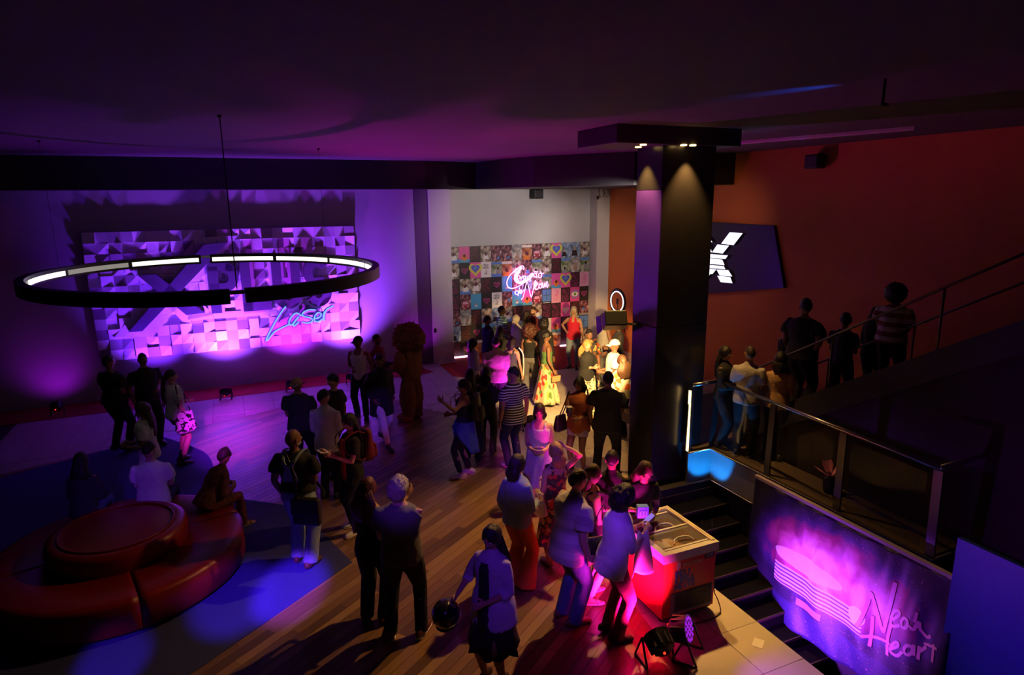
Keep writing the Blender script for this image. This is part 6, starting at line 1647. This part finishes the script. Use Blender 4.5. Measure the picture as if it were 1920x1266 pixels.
P('greenwoman', 'dark-haired woman in a green top facing the bearded man', 988, 583, 1.64, 65, 'tan', ('bob', 'dark'), ('tee', 'green'), ('trousers', 'black'), ('shoe', 'black'), ('hold', 'hold'), female=True)
P('beardman', 'smiling bearded man in a dark shirt at the foot of the neon sign', 1000, 576, 1.70, -150, 'fair', ('short', 'brown'), ('long', 'wine'), ('trousers', 'black'), ('shoe', 'black'), ('hold', 'hold'), beard='brown')
P('darkgirl', 'woman with straight black hair in black, between the suit and the curls', 938, 612, 1.62, 20, 'tan', ('long', 'black'), ('tee', 'black'), ('trousers', 'black'), ('shoe', 'black'), ('hold', 'hold'), female=True)
P('smallgirl', 'short woman in a dark sleeveless top with a white strap behind the striped tee', 960, 632, 1.56, 30, 'tan', ('bob', 'dark'), ('tank', 'charcoal'), ('slim', 'black'), ('sneaker', 'white'), ('down', 'down'), female=True)
P('curlyback', 'woman with a big cloud of reddish curls, black top and wide grey trousers', 993, 611, 1.66, 5, 'brown', ('bigcurl', 'auburn'), ('tank', 'black', dict(hem=0.02)), ('flare', 'grey'), ('shoe', 'dark'), ('hold', 'hold'), female=True)
P('slimdark', 'slender man in black standing behind the floral skirt', 1021, 596, 1.74, 40, 'brown', ('curly', 'black'), ('long', 'black'), ('trousers', 'black'), ('shoe', 'black'), ('hold', 'down'))
P('floralskirt', 'woman in a green top and long cream floral skirt holding a clutch', 1025, 622, 1.65, 70, 'brown', ('updo', 'black'), ('strapless', 'green', dict(hem=0.05)), ('maxi', 'floral', dict(len=0.84, flare=0.22)), ('sandal', 'tan'), ('relaxed', 'relaxed'), female=True)
P('redhalter', 'silver-haired woman in a bright red halter top and light jeans', 1076, 575, 1.68, -170, 'fair', ('bob', 'grey'), ('halter', 'rose', dict(hem=-0.12, loose=0.024)), ('slim', 'lightdenim'), ('shoe', 'black'), ('down', 'hip'), female=True, feet=contra, head=(10, 0), bw=1.08)
P('floralman', 'man with glasses in a red floral shirt behind the curly blonde', 1105, 618, 1.70, 155, 'brown', ('short', 'black'), ('shirt', 'floral_red', dict(loose=0.03)), ('trousers', 'denim'), ('shoe', 'black'), ('down', 'hold'), glasses=True, bw=1.1)
P('blonde', 'curly blonde woman in a black top and patterned cream trousers, lit yellow', 1101, 638, 1.64, 165, 'fair', ('wavy', 'blond'), ('roll', 'black', dict(hem=-0.10)), ('flare', 'paisley'), ('shoe', 'tan'), ('down', 'cross'), female=True, head=(15, 0))
P('whitecap', 'man in a white cap, glasses and white tee, lit yellow', 1152, 637, 1.72, -100, 'brown', ('buzz', 'black'), ('tee', 'white', dict(loose=0.035)), ('trousers', 'black'), ('sneaker', 'white'), ('hold', 'hold'), cap='white', glasses=True, bw=1.12, bd=1.1)
P('orangeprint', 'dark-haired woman in a white and orange print top beside the column', 1165, 667, 1.62, -30, 'tan', ('wavy', 'brown'), ('roll', 'orange_print', dict(loose=0.03)), ('trousers', 'black'), ('shoe', 'black'), ('hold', 'hold'), female=True, head=(0, 18))
P('greyvest', 'slim man in a grey sleeveless shirt next to the ring light', 1131, 588, 1.78, -120, 'brown', ('short', 'black'), ('tank', 'lightgrey', dict(loose=0.03)), ('trousers', 'grey'), ('shoe', 'black'), ('relaxed', 'hold'), head=(0, 10))
P('ringman', 'man in dark clothes half hidden under the ring light', 1160, 601, 1.72, -100, 'brown', ('short', 'black'), ('long', 'charcoal'), ('trousers', 'black'), ('shoe', 'black'), ('hold', 'hold'))
P('cupwoman', 'short-haired woman in a brown blouse and pale shorts holding a cup', 1086, 707, 1.66, -160, 'brown', ('bob', 'black'), ('tee', 'rust', dict(loose=0.035, hem=-0.16)), ('shorts', 'lilac', dict(len=0.5, ease=0.004)), ('sandal', 'tan'), ('hold', 'phone'), female=True, head=(-10, 0))
P('bigback', 'broad man in a black tee and black trousers, back turned, left of the column', 1141, 697, 1.80, 5, 'brown', ('short', 'black'), ('tee', 'black', dict(loose=0.035, hem=-0.14)), ('trousers', 'black'), ('shoe', 'black'), ('relaxed', 'hold'), bw=1.15, feet=wide)
P('whitevest', 'dark-haired woman in a white tank top looking down at her hands', 1011, 760, 1.62, -178, 'fair', ('bob', 'dark'), ('tank', 'lace', dict(loose=0.016)), ('skirt', 'lilac', dict(len=0.5)), ('shoe', 'black'), ('hold', 'hold'), female=True, head=(0, 22), bw=1.1)
P('hairhand', 'blonde woman in a green floral dress with one hand in her hair', 1040, 830, 1.60, -30, 'fair', ('bob', 'blond'), ('tank', 'floral_red', dict(hem=-0.1)), ('skirt', 'floral_red', dict(len=0.6)), ('shoe', 'tan'), ('hold', ((0.16, 0.06, 1.62), 0.9)), female=True, head=(0, 15))
P('orangepants', 'dark-haired woman in a pale denim jacket and orange trousers', 970, 853, 1.66, 40, 'tan', ('bob', 'dark'), ('jacket', 'lightdenim', dict(hem=-0.08, loose=0.026)), ('flare', 'orange'), ('shoe', 'brown'), ('relaxed', 'hold'), female=True, head=(-10, 0))
P('paleshirt', 'man in a pale striped short-sleeved shirt and blue jeans, seen from behind', 1086, 880, 1.74, 55, 'tan', ('short', 'brown'), ('shirt', 'stripes_pale', dict(hem=-0.18, loose=0.035)), ('trousers', 'denim', dict(wide=0.012)), ('shoe', 'brown'), ('hold', 'relaxed'), bw=1.15, bd=1.2, stoop=1.0, lean=0.08)
P('whitejeans', 'woman in a black vest and white jeans with silver sandals', 1112, 872, 1.63, 70, 'fair', ('bob', 'brown'), ('tank', 'black', dict(hem=-0.08)), ('slim', 'white'), ('sandal', 'white'), ('hold', 'hold'), female=True, feet=contra)
P('freezerwoman', 'curly-haired woman in a white blouse and dark trousers leaning at the freezer', 1180, 912, 1.68, 62, 'fair', ('curly', 'dark'), ('roll', 'white', dict(hem=-0.16, loose=0.035)), ('trousers', 'wine'), ('shoe', 'black'), ('phone', 'phone'), female=True, head=(0, 20), lean=0.12, stoop=0.6)
P('seller', 'long-haired woman in black leaning over the far end of the freezer', 1212, 872, 1.62, 165, 'tan', ('wavy', 'brown'), ('tee', 'black'), ('trousers', 'black'), ('shoe', 'black'), ('hold', 'fwd'), female=True, head=(0, 10), lean=0.5)
P('behindseller', 'dark-clothed person at the foot of the column behind the freezer', 1148, 845, 1.62, 5, 'brown', ('short', 'black'), ('long', 'black'), ('trousers', 'black'), ('shoe', 'black'), ('hold', 'hold'))
# --- furry costume
fur = P('costume', 'person in a shaggy brown full-body fur costume with a huge mane', 766, 628, 1.80, -55, 'dark', ('bald', 'dark'), ('none', 'fur'), ('none', None), None, ('hold', 'hold'), bw=1.2, bd=1.2, feet=wide, group='costumed figure')
# --- guests on the stairs and landing
def on_stairs(key, label, hx, hy, h, face, u0=7.5, u1=10.2, **kw):
    d = ray(hx, hy)
    best = None
    for t in np.linspace(6.0, 13.0, 600):
        p = CAM + d * t
        u, n = un(p)
        if u < u0 or u > u1: continue
        zf = stair_z(n) if u > 7.3 else PZ
        if u > 7.3 and n < 7.5:
            i = int((7.5 - n) / 0.28); zf = PZ + 0.168 * (i + 1)
        e = abs(p[2] - h - zf)
        if best is None or e < best[0]: best = (e, p, zf)
    e, p, zf = best
    return P(key, label, hx, hy, h, face, base=zf, pos=(p[0], p[1], zf), group='guests on the stairs', **kw)
on_stairs('st1', 'long-haired woman in black, leftmost of the guests beyond the landing rail', 1360, 657, 1.62, 110, u0=6.8, u1=7.15, skin='tan', hair=('long', 'black'), top=('long', 'black'), female=True, arms=('hold', 'hold'))
on_stairs('st2', 'man in a pale grey shirt standing on the landing, seen from behind', 1407, 648, 1.72, 10, u0=6.8, u1=7.15, skin='tan', hair=('buzz', 'dark'), top=('shirt', 'lightgrey', dict(loose=0.03)), arms=('hold', 'hold'), head=(25, 0))
on_stairs('st3', 'guest in a beige top partly hidden behind the tall man on the stairs', 1466, 648, 1.66, 10, u0=6.8, u1=7.15, skin='tan', hair=('bob', 'black'), top=('tee', 'tan'), female=True, arms=('hold', 'hold'))
on_stairs('st4', 'guest in dark clothes whose head shows left of the tall man on the stairs', 1477, 606, 1.66, 60, skin='tan', hair=('short', 'black'), top=('long', 'black'), arms=('hold', 'hold'))
on_stairs('st5', 'tall broad man in black, biggest silhouette on the stairs', 1512, 553, 1.86, 40, skin='brown', hair=('short', 'black'), top=('tee', 'black', dict(loose=0.035)), arms=('relaxed', 'hip'), bw=1.25, bd=1.15, head=(45, 0))
on_stairs('st6', 'curly-haired guest in a dark top on the stairs right of the tall man', 1586, 587, 1.68, 20, skin='tan', hair=('messy', 'dark'), top=('tee', 'charcoal'), arms=('hold', 'hold'), head=(30, 0))
on_stairs('st7', 'guest with long dark hair on the stairs below the striped shirt', 1644, 575, 1.62, 30, skin='tan', hair=('long', 'black'), top=('long', 'black'), female=True, arms=('hold', 'hold'))
on_stairs('st8', 'guest in a red and white striped shirt highest on the stairs', 1682, 537, 1.70, 20, skin='brown', hair=('afro', 'black'), top=('tee', 'stripes_red', dict(loose=0.035)), arms=('hold', 'hold'), bw=1.15)
finish_people()
# fur suit: shaggy layers over the costumed body
e = fur['obj']; s = fur['s']
furm = mat('shaggy_fur', (0.32, 0.14, 0.045), 0.9, scale=30, var=0.5, bump=0.8, bscale=60)
def shag(name, c, r, seed, nz=0.09, a=44, b=64):
    th = np.linspace(0, 2 * math.pi, b + 1)[:-1]; ph = np.linspace(math.pi / 2 - 0.04, -math.pi / 2 + 0.04, a)
    T_, P_ = np.meshgrid(th, ph); d = np.stack([np.cos(P_) * np.cos(T_), np.cos(P_) * np.sin(T_), np.sin(P_)], -1).reshape(-1, 3)
    w = 1 + 1.4 * nz * (wob(d, 14, seed) + 1.3 * wob(d * np.array((1, 1, 0.45)), 44, seed + 1))
    g = G().add((d * np.array(r) * w[:, None] + np.array(c)) * s, grid_faces(a, b) + [tuple(range(b))[::-1], tuple(range((a - 1) * b, a * b))])
    return g.obj(name, furm, e, True)
shag('mane', (0, -0.0, 1.64), (0.29, 0.30, 0.30), 5, 0.11)
shag('muzzle', (0, 0.24, 1.56), (0.09, 0.11, 0.08), 8, 0.05, 16, 22)
shag('suit_torso', (0, 0.0, 1.13), (0.25, 0.22, 0.42), 11, 0.06)
for x in (-1, 1):
    shag('suit_leg', (x * 0.13, 0.0, 0.46), (0.145, 0.16, 0.48), 12 + x, 0.06, 26, 34)
    shag('suit_foot', (x * 0.15, 0.06, 0.07), (0.12, 0.19, 0.085), 15 + x, 0.06, 14, 22)
    shag('suit_arm', (x * 0.27, 0.05, 1.22), (0.10, 0.13, 0.22), 18 + x, 0.06, 20, 26)
    shag('suit_forearm', (x * 0.19, 0.20, 1.07), (0.085, 0.16, 0.085), 22 + x, 0.06, 18, 24)

# ================================================================== things people carry
def prop(name, who, label, cat, loc, rz=0.0):
    i = PEOPLE[who]
    p = i['M'] @ Vector(loc)
    return empty(name, p, i['rz'] + rz, label, cat)
def strap(e, pts, m, r=(0.016, 0.004), name='strap'):
    c = catmull(pts, 5); G().tube(c, [r] * len(c), 6).obj(name, m, e, True)
def bag_shape(w, d, h, taper=0.85, n=20, rows=8, round_=4.0):
    v = []
    for i in range(rows + 1):
        k = i / rows; f_ = taper + (1 - taper) * (1 - k)
        sq = 1 - 0.25 * max(0, (0.12 - k) / 0.12)
        for j in range(n):
            t = 2 * math.pi * j / n; c_, s_ = math.cos(t), math.sin(t)
            v.append((w / 2 * f_ * sq * math.copysign(abs(c_) ** (2 / round_), c_), d / 2 * (1 - 0.6 * k) * sq * math.copysign(abs(s_) ** (2 / round_), s_) * (1 + 0.08 * math.sin(5 * k + 3 * t)), -h * (1 - k)))
    return G().add(v, grid_faces(rows + 1, n) + [tuple(range(n))[::-1], tuple(range(rows * n, (rows + 1) * n))])
LEA_B, LEA_K, LEA_W, LEA_T = mat('brown_leather', (0.10, 0.045, 0.02), 0.45), mat('black_leather', (0.012, 0.011, 0.011), 0.4), mat('cream_leather', (0.62, 0.54, 0.46), 0.45), mat('tan_leather', (0.50, 0.30, 0.14), 0.5)
COW = pattern('cow_print', 'blotch', [(0.0, (0.70, 0.66, 0.62)), (0.53, (0.012, 0.01, 0.01))], 15)
i = PEOPLE['tote']; sp_ = i['spine']
e = prop('tote_bag', 'tote', 'cow-print tote bag hanging from the shoulder of the ponytailed woman', 'bag', (0.27, 0.0, 1.00))
bag_shape(0.36, 0.16, 0.36, 0.72).obj('bag_body', COW, e, True, M=Matrix.Rotation(math.pi / 2, 4, 'Z'))
for dy in (-0.07, 0.07): strap(e, [(0.0, dy * 1.5, -0.01), (-0.03, dy, 0.2), (-0.10, dy * 0.5, 0.44), (-0.14, 0.0, 0.455)], COW, (0.022, 0.004))
e = prop('shoulder_bag', 'whitedress', 'brown leather bag under the arm of the woman in white', 'bag', (0.22, 0.05, 1.02))
bag_shape(0.30, 0.12, 0.26, 0.8).obj('bag_body', LEA_B, e, True, M=Matrix.Rotation(1.3, 4, 'Z')); strap(e, [(0.0, 0.12, -0.02), (-0.05, 0.09, 0.2), (-0.10, 0.02, 0.40), (-0.06, -0.10, 0.2), (0.0, -0.12, -0.02)], LEA_B, (0.012, 0.004))
def phone(who, hand, label, lit=None, off=(0, 0.02, 0.03), tilt=0.9):
    h = PEOPLE[who]['hand'][hand]
    e = prop('phone', who, label, 'phone', h + Vector(off))
    M = Matrix.Rotation(tilt, 4, 'X')
    G().box((-0.038, -0.004, -0.075), (0.038, 0.004, 0.075)).obj('phone_case', BLACK, e, M=M, bevel=0.003)
    G().box((-0.034, -0.0055, -0.068), (0.034, -0.0045, 0.068)).obj('screen', emis('screen_' + who, lit, 0.8) if lit else mat('dark_screen', (0.01, 0.01, 0.012), 0.1), e, M=M)
    return e
phone('sit_white', 1, 'smartphone with a dark screen held by the man sitting in white', (0.02, 0.03, 0.03), tilt=-0.2, off=(0.02, 0.05, 0.04))
phone('photogirl', 1, 'smartphone lifted by the long-haired woman in black', (0.02, 0.02, 0.03), tilt=0.0, off=(0, 0.03, 0.06))
phone('freezerwoman', -1, 'smartphone lit violet in the hands of the woman at the freezer', (0.35, 0.2, 0.9), tilt=-0.9)
e = prop('paper_plate', 'redtop', 'pale folded snack paper held by the woman in the red top', 'snack', PEOPLE['redtop']['hand'][1] + Vector((-0.05, 0.04, 0.035)))
G().add([(-0.09, -0.05, 0), (0.09, -0.05, 0), (0.07, 0.07, 0.02), (-0.07, 0.07, 0.02), (-0.09, -0.05, 0.008), (0.09, -0.05, 0.008), (0.07, 0.07, 0.03), (-0.07, 0.07, 0.03)], [(0, 3, 2, 1), (4, 5, 6, 7), (0, 1, 5, 4), (1, 2, 6, 5), (2, 3, 7, 6), (3, 0, 4, 7)]).obj('paper', WHITE, e); G().tube([(-0.06, 0.0, 0.02), (0.0, 0.02, 0.035), (0.06, 0.01, 0.025)], [0.015, 0.022, 0.014], 8).obj('snack', LEA_T, e, True)
# messenger bag of the man in overalls
i = PEOPLE['overall']
e = prop('messenger_bag', 'overall', 'black messenger bag at the hip of the man in overalls', 'bag', (0.20, -0.20, 1.0))
G().box((-0.17, -0.05, -0.34), (0.17, 0.05, 0.0)).obj('bag_body', LEA_K, e, bevel=0.025); G().box((-0.172, -0.06, -0.20), (0.172, -0.048, 0.004)).obj('flap', LEA_K, e, bevel=0.005)
strap(e, [(-0.12, -0.02, 0.0), (-0.10, -0.03, 0.16), (-0.16, 0.02, 0.36), (-0.28, 0.12, 0.51), (-0.32, 0.26, 0.44), (-0.25, 0.40, 0.20), (-0.05, 0.40, 0.02), (0.14, 0.2, -0.02)], LEA_K, (0.018, 0.004))
# backpacks
def backpack(who, label, m, z=1.0, y=-0.22, w=0.30, h=0.42):
    e = prop('backpack', who, label, 'backpack', (0, y, z))
    body = bag_shape(w, 0.20, h, 0.86, round_=3.0).obj('pack_body', m, e, True, M=Matrix.Translation((0, 0, h)))
    bag_shape(w * 0.75, 0.10, h * 0.45, 0.9, round_=3.0).obj('front_pocket', m, e, True, M=Matrix.Translation((0, -0.09, h * 0.5)))
    for sx in (-1, 1): strap(e, [(sx * 0.09, 0.06, h * 0.95), (sx * 0.115, 0.20, h * 1.08), (sx * 0.125, 0.37, h * 0.9), (sx * 0.14, 0.36, h * 0.5), (sx * 0.15, 0.18, h * 0.15), (sx * 0.12, 0.08, h * 0.12)], m, (0.02, 0.005))
    strap(e, [(-0.03, 0.0, h), (0, 0.0, h + 0.04), (0.03, 0.0, h)], m, (0.008, 0.006), 'grab_loop')
backpack('redtop', 'dark red backpack worn by the woman in the red top', mat('red_nylon', (0.20, 0.012, 0.01), 0.6))
backpack('wavehand', 'black backpack worn by the woman raising her hand', mat('black_nylon', (0.012, 0.012, 0.014), 0.6), y=-0.20)
# tied denim shirt round the waist
i = PEOPLE['wavehand']
e = prop('tied_shirt', 'wavehand', 'blue denim shirt tied round the waist of the woman raising her hand', 'shirt', (0, -0.02, 0.98))
n = 36; ang = np.linspace(0, 2 * math.pi, n + 1)[:-1]; v = []
for k in range(9):
    t = k / 8; dep = (0.10 + 0.42 * np.clip(-np.sin(ang) * 0.8 + 0.45, 0, 1))
    v.append(np.stack([np.cos(ang) * (0.175 + 0.07 * t * (1 + 0.3 * np.sin(ang * 7))), np.sin(ang) * (0.14 + 0.07 * t * (1 + 0.3 * np.sin(ang * 7 + 1))), -dep * t], -1))
o = G().add(np.concatenate(v), grid_faces(9, n)).obj('cloth', CL['blue'], e, True); so = o.modifiers.new('solidify', 'SOLIDIFY'); so.thickness = 0.008
for sx in (-1, 1): G().tube(catmull([(sx * 0.02, 0.15, 0), (sx * 0.06, 0.18, -0.12), (sx * 0.05, 0.17, -0.30)], 4), [(0.035, 0.02)] * 9, 8).obj('sleeve', CL['blue'], e, True)
# motorcycle helmet
h = PEOPLE['helmet']['hand'][1]
e = prop('motorcycle_helmet', 'helmet', 'black motorcycle helmet hanging from the arm of the nearest woman', 'helmet', h + Vector((0.04, 0.03, -0.10)), 0.4)
th = np.linspace(0, 2 * math.pi, 33)[:-1]; rows = []
for ph in np.linspace(1.52, -0.85, 16): rows.append(np.stack([0.125 * math.cos(ph) * np.cos(th), 0.15 * math.cos(ph) * np.sin(th) + 0.01 * math.sin(ph), np.full(32, 0.135 * math.sin(ph))], -1))
hm = mat('helmet_black', (0.012, 0.012, 0.013), 0.18, coat=0.6)
G().add(np.concatenate(rows), grid_faces(16, 32) + [tuple(range(32))[::-1]]).obj('shell', hm, e, True)
v = np.concatenate([head_surface(np.linspace(-1.2, 1.2, 16), np.full(16, ph), np.full(16, 0.0)) / np.array((0.073, 0.093, 0.117)) * np.array((0.129, 0.156, 0.138)) for ph in np.linspace(0.35, -0.25, 6)])
G().add(v, grid_faces(6, 16, False)).obj('visor', mat('visor_smoke', (0.05, 0.045, 0.05), 0.08), e, True)
for k in (0.28, 0.42): G().tube([(0.127 * math.cos(t), 0.152 * math.sin(t), -0.135 * k + 0.02) for t in np.linspace(3.4, 6.0, 16)], [(0.006, 0.002)] * 16, 6).obj('stripe', mat('helmet_silver', (0.4, 0.38, 0.38), 0.3), e, True)
G().tube([(0.118 * math.cos(t) * 0.68, 0.14 * math.sin(t) * 0.68, -0.103) for t in th], 0.016, 8, closed=True).obj('neck_roll', RUBBER, e, True)
# handbag, clutch, cup, boxes
e = prop('handbag', 'orangepants', 'small cream handbag held by the woman in orange trousers', 'bag', PEOPLE['orangepants']['hand'][1] + Vector((0.02, 0.0, -0.06)))
bag_shape(0.19, 0.09, 0.16, 0.8, round_=5).obj('bag_body', LEA_W, e, True); strap(e, [(-0.05, 0, 0), (-0.045, 0, 0.07), (0, 0, 0.10), (0.045, 0, 0.07), (0.05, 0, 0)], LEA_W, (0.006, 0.006), 'handle'); G().box((-0.02, -0.05, -0.07), (0.02, -0.042, -0.04)).obj('clasp', CHROME, e)
e = prop('clutch_bag', 'floralskirt', 'tan clutch bag held beside the floral skirt', 'bag', PEOPLE['floralskirt']['hand'][1] + Vector((0.02, 0.0, -0.04)), 0.3)
G().box((-0.02, -0.11, -0.13), (0.02, 0.11, 0.0)).obj('bag_body', LEA_T, e, bevel=0.01); G().box((0.02, -0.11, -0.07), (0.024, 0.11, 0.0)).obj('flap', LEA_T, e, bevel=0.002)
e = prop('drink_cup', 'cupwoman', 'dark paper cup with a straw held by the woman in the brown blouse', 'cup', PEOPLE['cupwoman']['hand'][1] + Vector((-0.01, 0.03, -0.02)))
G().tube([(0, 0, -0.07), (0, 0, 0.08)], [0.035, 0.047], 16).obj('cup', mat('cup_navy', (0.03, 0.02, 0.06), 0.5), e, True); G().tube([(0, 0, 0.08), (0, 0, 0.09)], [0.05, 0.045], 16).obj('lid', WHITE, e, True); G().tube([(0, 0, 0.08), (0.02, 0.0, 0.19)], 0.004, 6).obj('straw', WHITE, e)
e = prop('hand_bag', 'cupwoman', 'black soft bag hanging at the hip of the woman in the brown blouse', 'bag', (0.30, 0.05, 0.98)); bag_shape(0.30, 0.14, 0.26, 0.7).obj('bag_body', LEA_K, e, True, M=Matrix.Rotation(1.2, 4, 'Z')); strap(e, [(0, 0.08, -0.02), (-0.08, 0.05, 0.2), (-0.15, 0.0, 0.43), (-0.08, -0.08, 0.2), (0, -0.08, -0.02)], LEA_K, (0.01, 0.004))
e = prop('vendor_box', 'seller', 'small blue printed box held by the seller at the freezer', 'box', PEOPLE['seller']['hand'][1] + Vector((0, 0.05, 0.02)))
G().box((-0.06, -0.04, -0.06), (0.06, 0.04, 0.07)).obj('carton', mat('box_cyan', (0.02, 0.28, 0.55), 0.45), e, bevel=0.003)
g = G()
for k in range(3): g.tube([(-0.03 + 0.03 * k, 0.042, 0.03), (-0.03 + 0.03 * k, 0.042, -0.03)], 0.008, 6)
g.obj('carton_print', mat('box_green', (0.1, 0.6, 0.35), 0.5), e)
e = prop('carton', 'dreads', 'dark carton carried by the bearded man in the wine-red shirt', 'box', (0.0, 0.40, 1.05)); G().box((-0.18, -0.12, -0.10), (0.18, 0.12, 0.10)).obj('carton_body', mat('carton_dark', (0.05, 0.02, 0.03), 0.7), e, bevel=0.006); G().box((-0.185, -0.125, 0.09), (0.185, 0.125, 0.115)).obj('carton_lid', mat('carton_dark2', (0.08, 0.03, 0.045), 0.7), e, bevel=0.004)
e = prop('black_bag', 'freezerwoman', 'black handbag under the arm of the woman at the freezer', 'bag', (-0.24, -0.10, 1.02)); bag_shape(0.30, 0.10, 0.22, 0.92, round_=5).obj('bag_body', LEA_K, e, True, M=Matrix.Rotation(1.4, 4, 'Z')); strap(e, [(0, 0.12, 0), (0.06, 0.11, 0.2), (0.10, 0.06, 0.40), (0.06, -0.03, 0.2), (0, -0.12, 0)], LEA_K, (0.008, 0.004))
e = prop('shawl', 'freezerwoman', 'sheer pale scarf hanging from the arm of the woman at the freezer', 'scarf', PEOPLE['freezerwoman']['wr'][1] + Vector((0.03, -0.06, 0.0)))
v = []
for a in range(13):
    for b in range(15):
        s_, t = a / 12, b / 14
        v.append((0.02 + 0.05 * math.sin(7 * s_ + 2 * t) * t, (s_ - 0.5) * (0.12 + 0.14 * t), 0.03 - 0.46 * t + 0.02 * math.sin(9 * s_)))
o = G().add(v, grid_faces(13, 15, False)).obj('cloth', CL['white'], e, True); so = o.modifiers.new('solidify', 'SOLIDIFY'); so.thickness = 0.004
e = prop('white_bag', 'smallgirl', 'long white strap hanging from the short woman behind the striped tee', 'strap', (0.22, 0.05, 1.2)); strap(e, [(-0.08, 0, 0.12), (0.0, 0.03, 0.0), (0.02, 0.03, -0.25), (0.01, 0.02, -0.5)], CL['white'], (0.02, 0.006), 'band')
i = PEOPLE['striped']; e = prop('wristwatch', 'striped', 'dark wristwatch on the arm of the man in the striped tee', 'watch', i['wr'][-1]); G().tube([(0.031 * math.cos(t), 0.031 * math.sin(t), 0) for t in np.linspace(0, 6.28, 25)[:-1]], [(0.008, 0.004)] * 24, 6, closed=True).obj('band', RUBBER, e, True); G().tube([(-0.03, 0, 0), (-0.042, 0, 0)], 0.018, 12).obj('dial', BLACK, e)
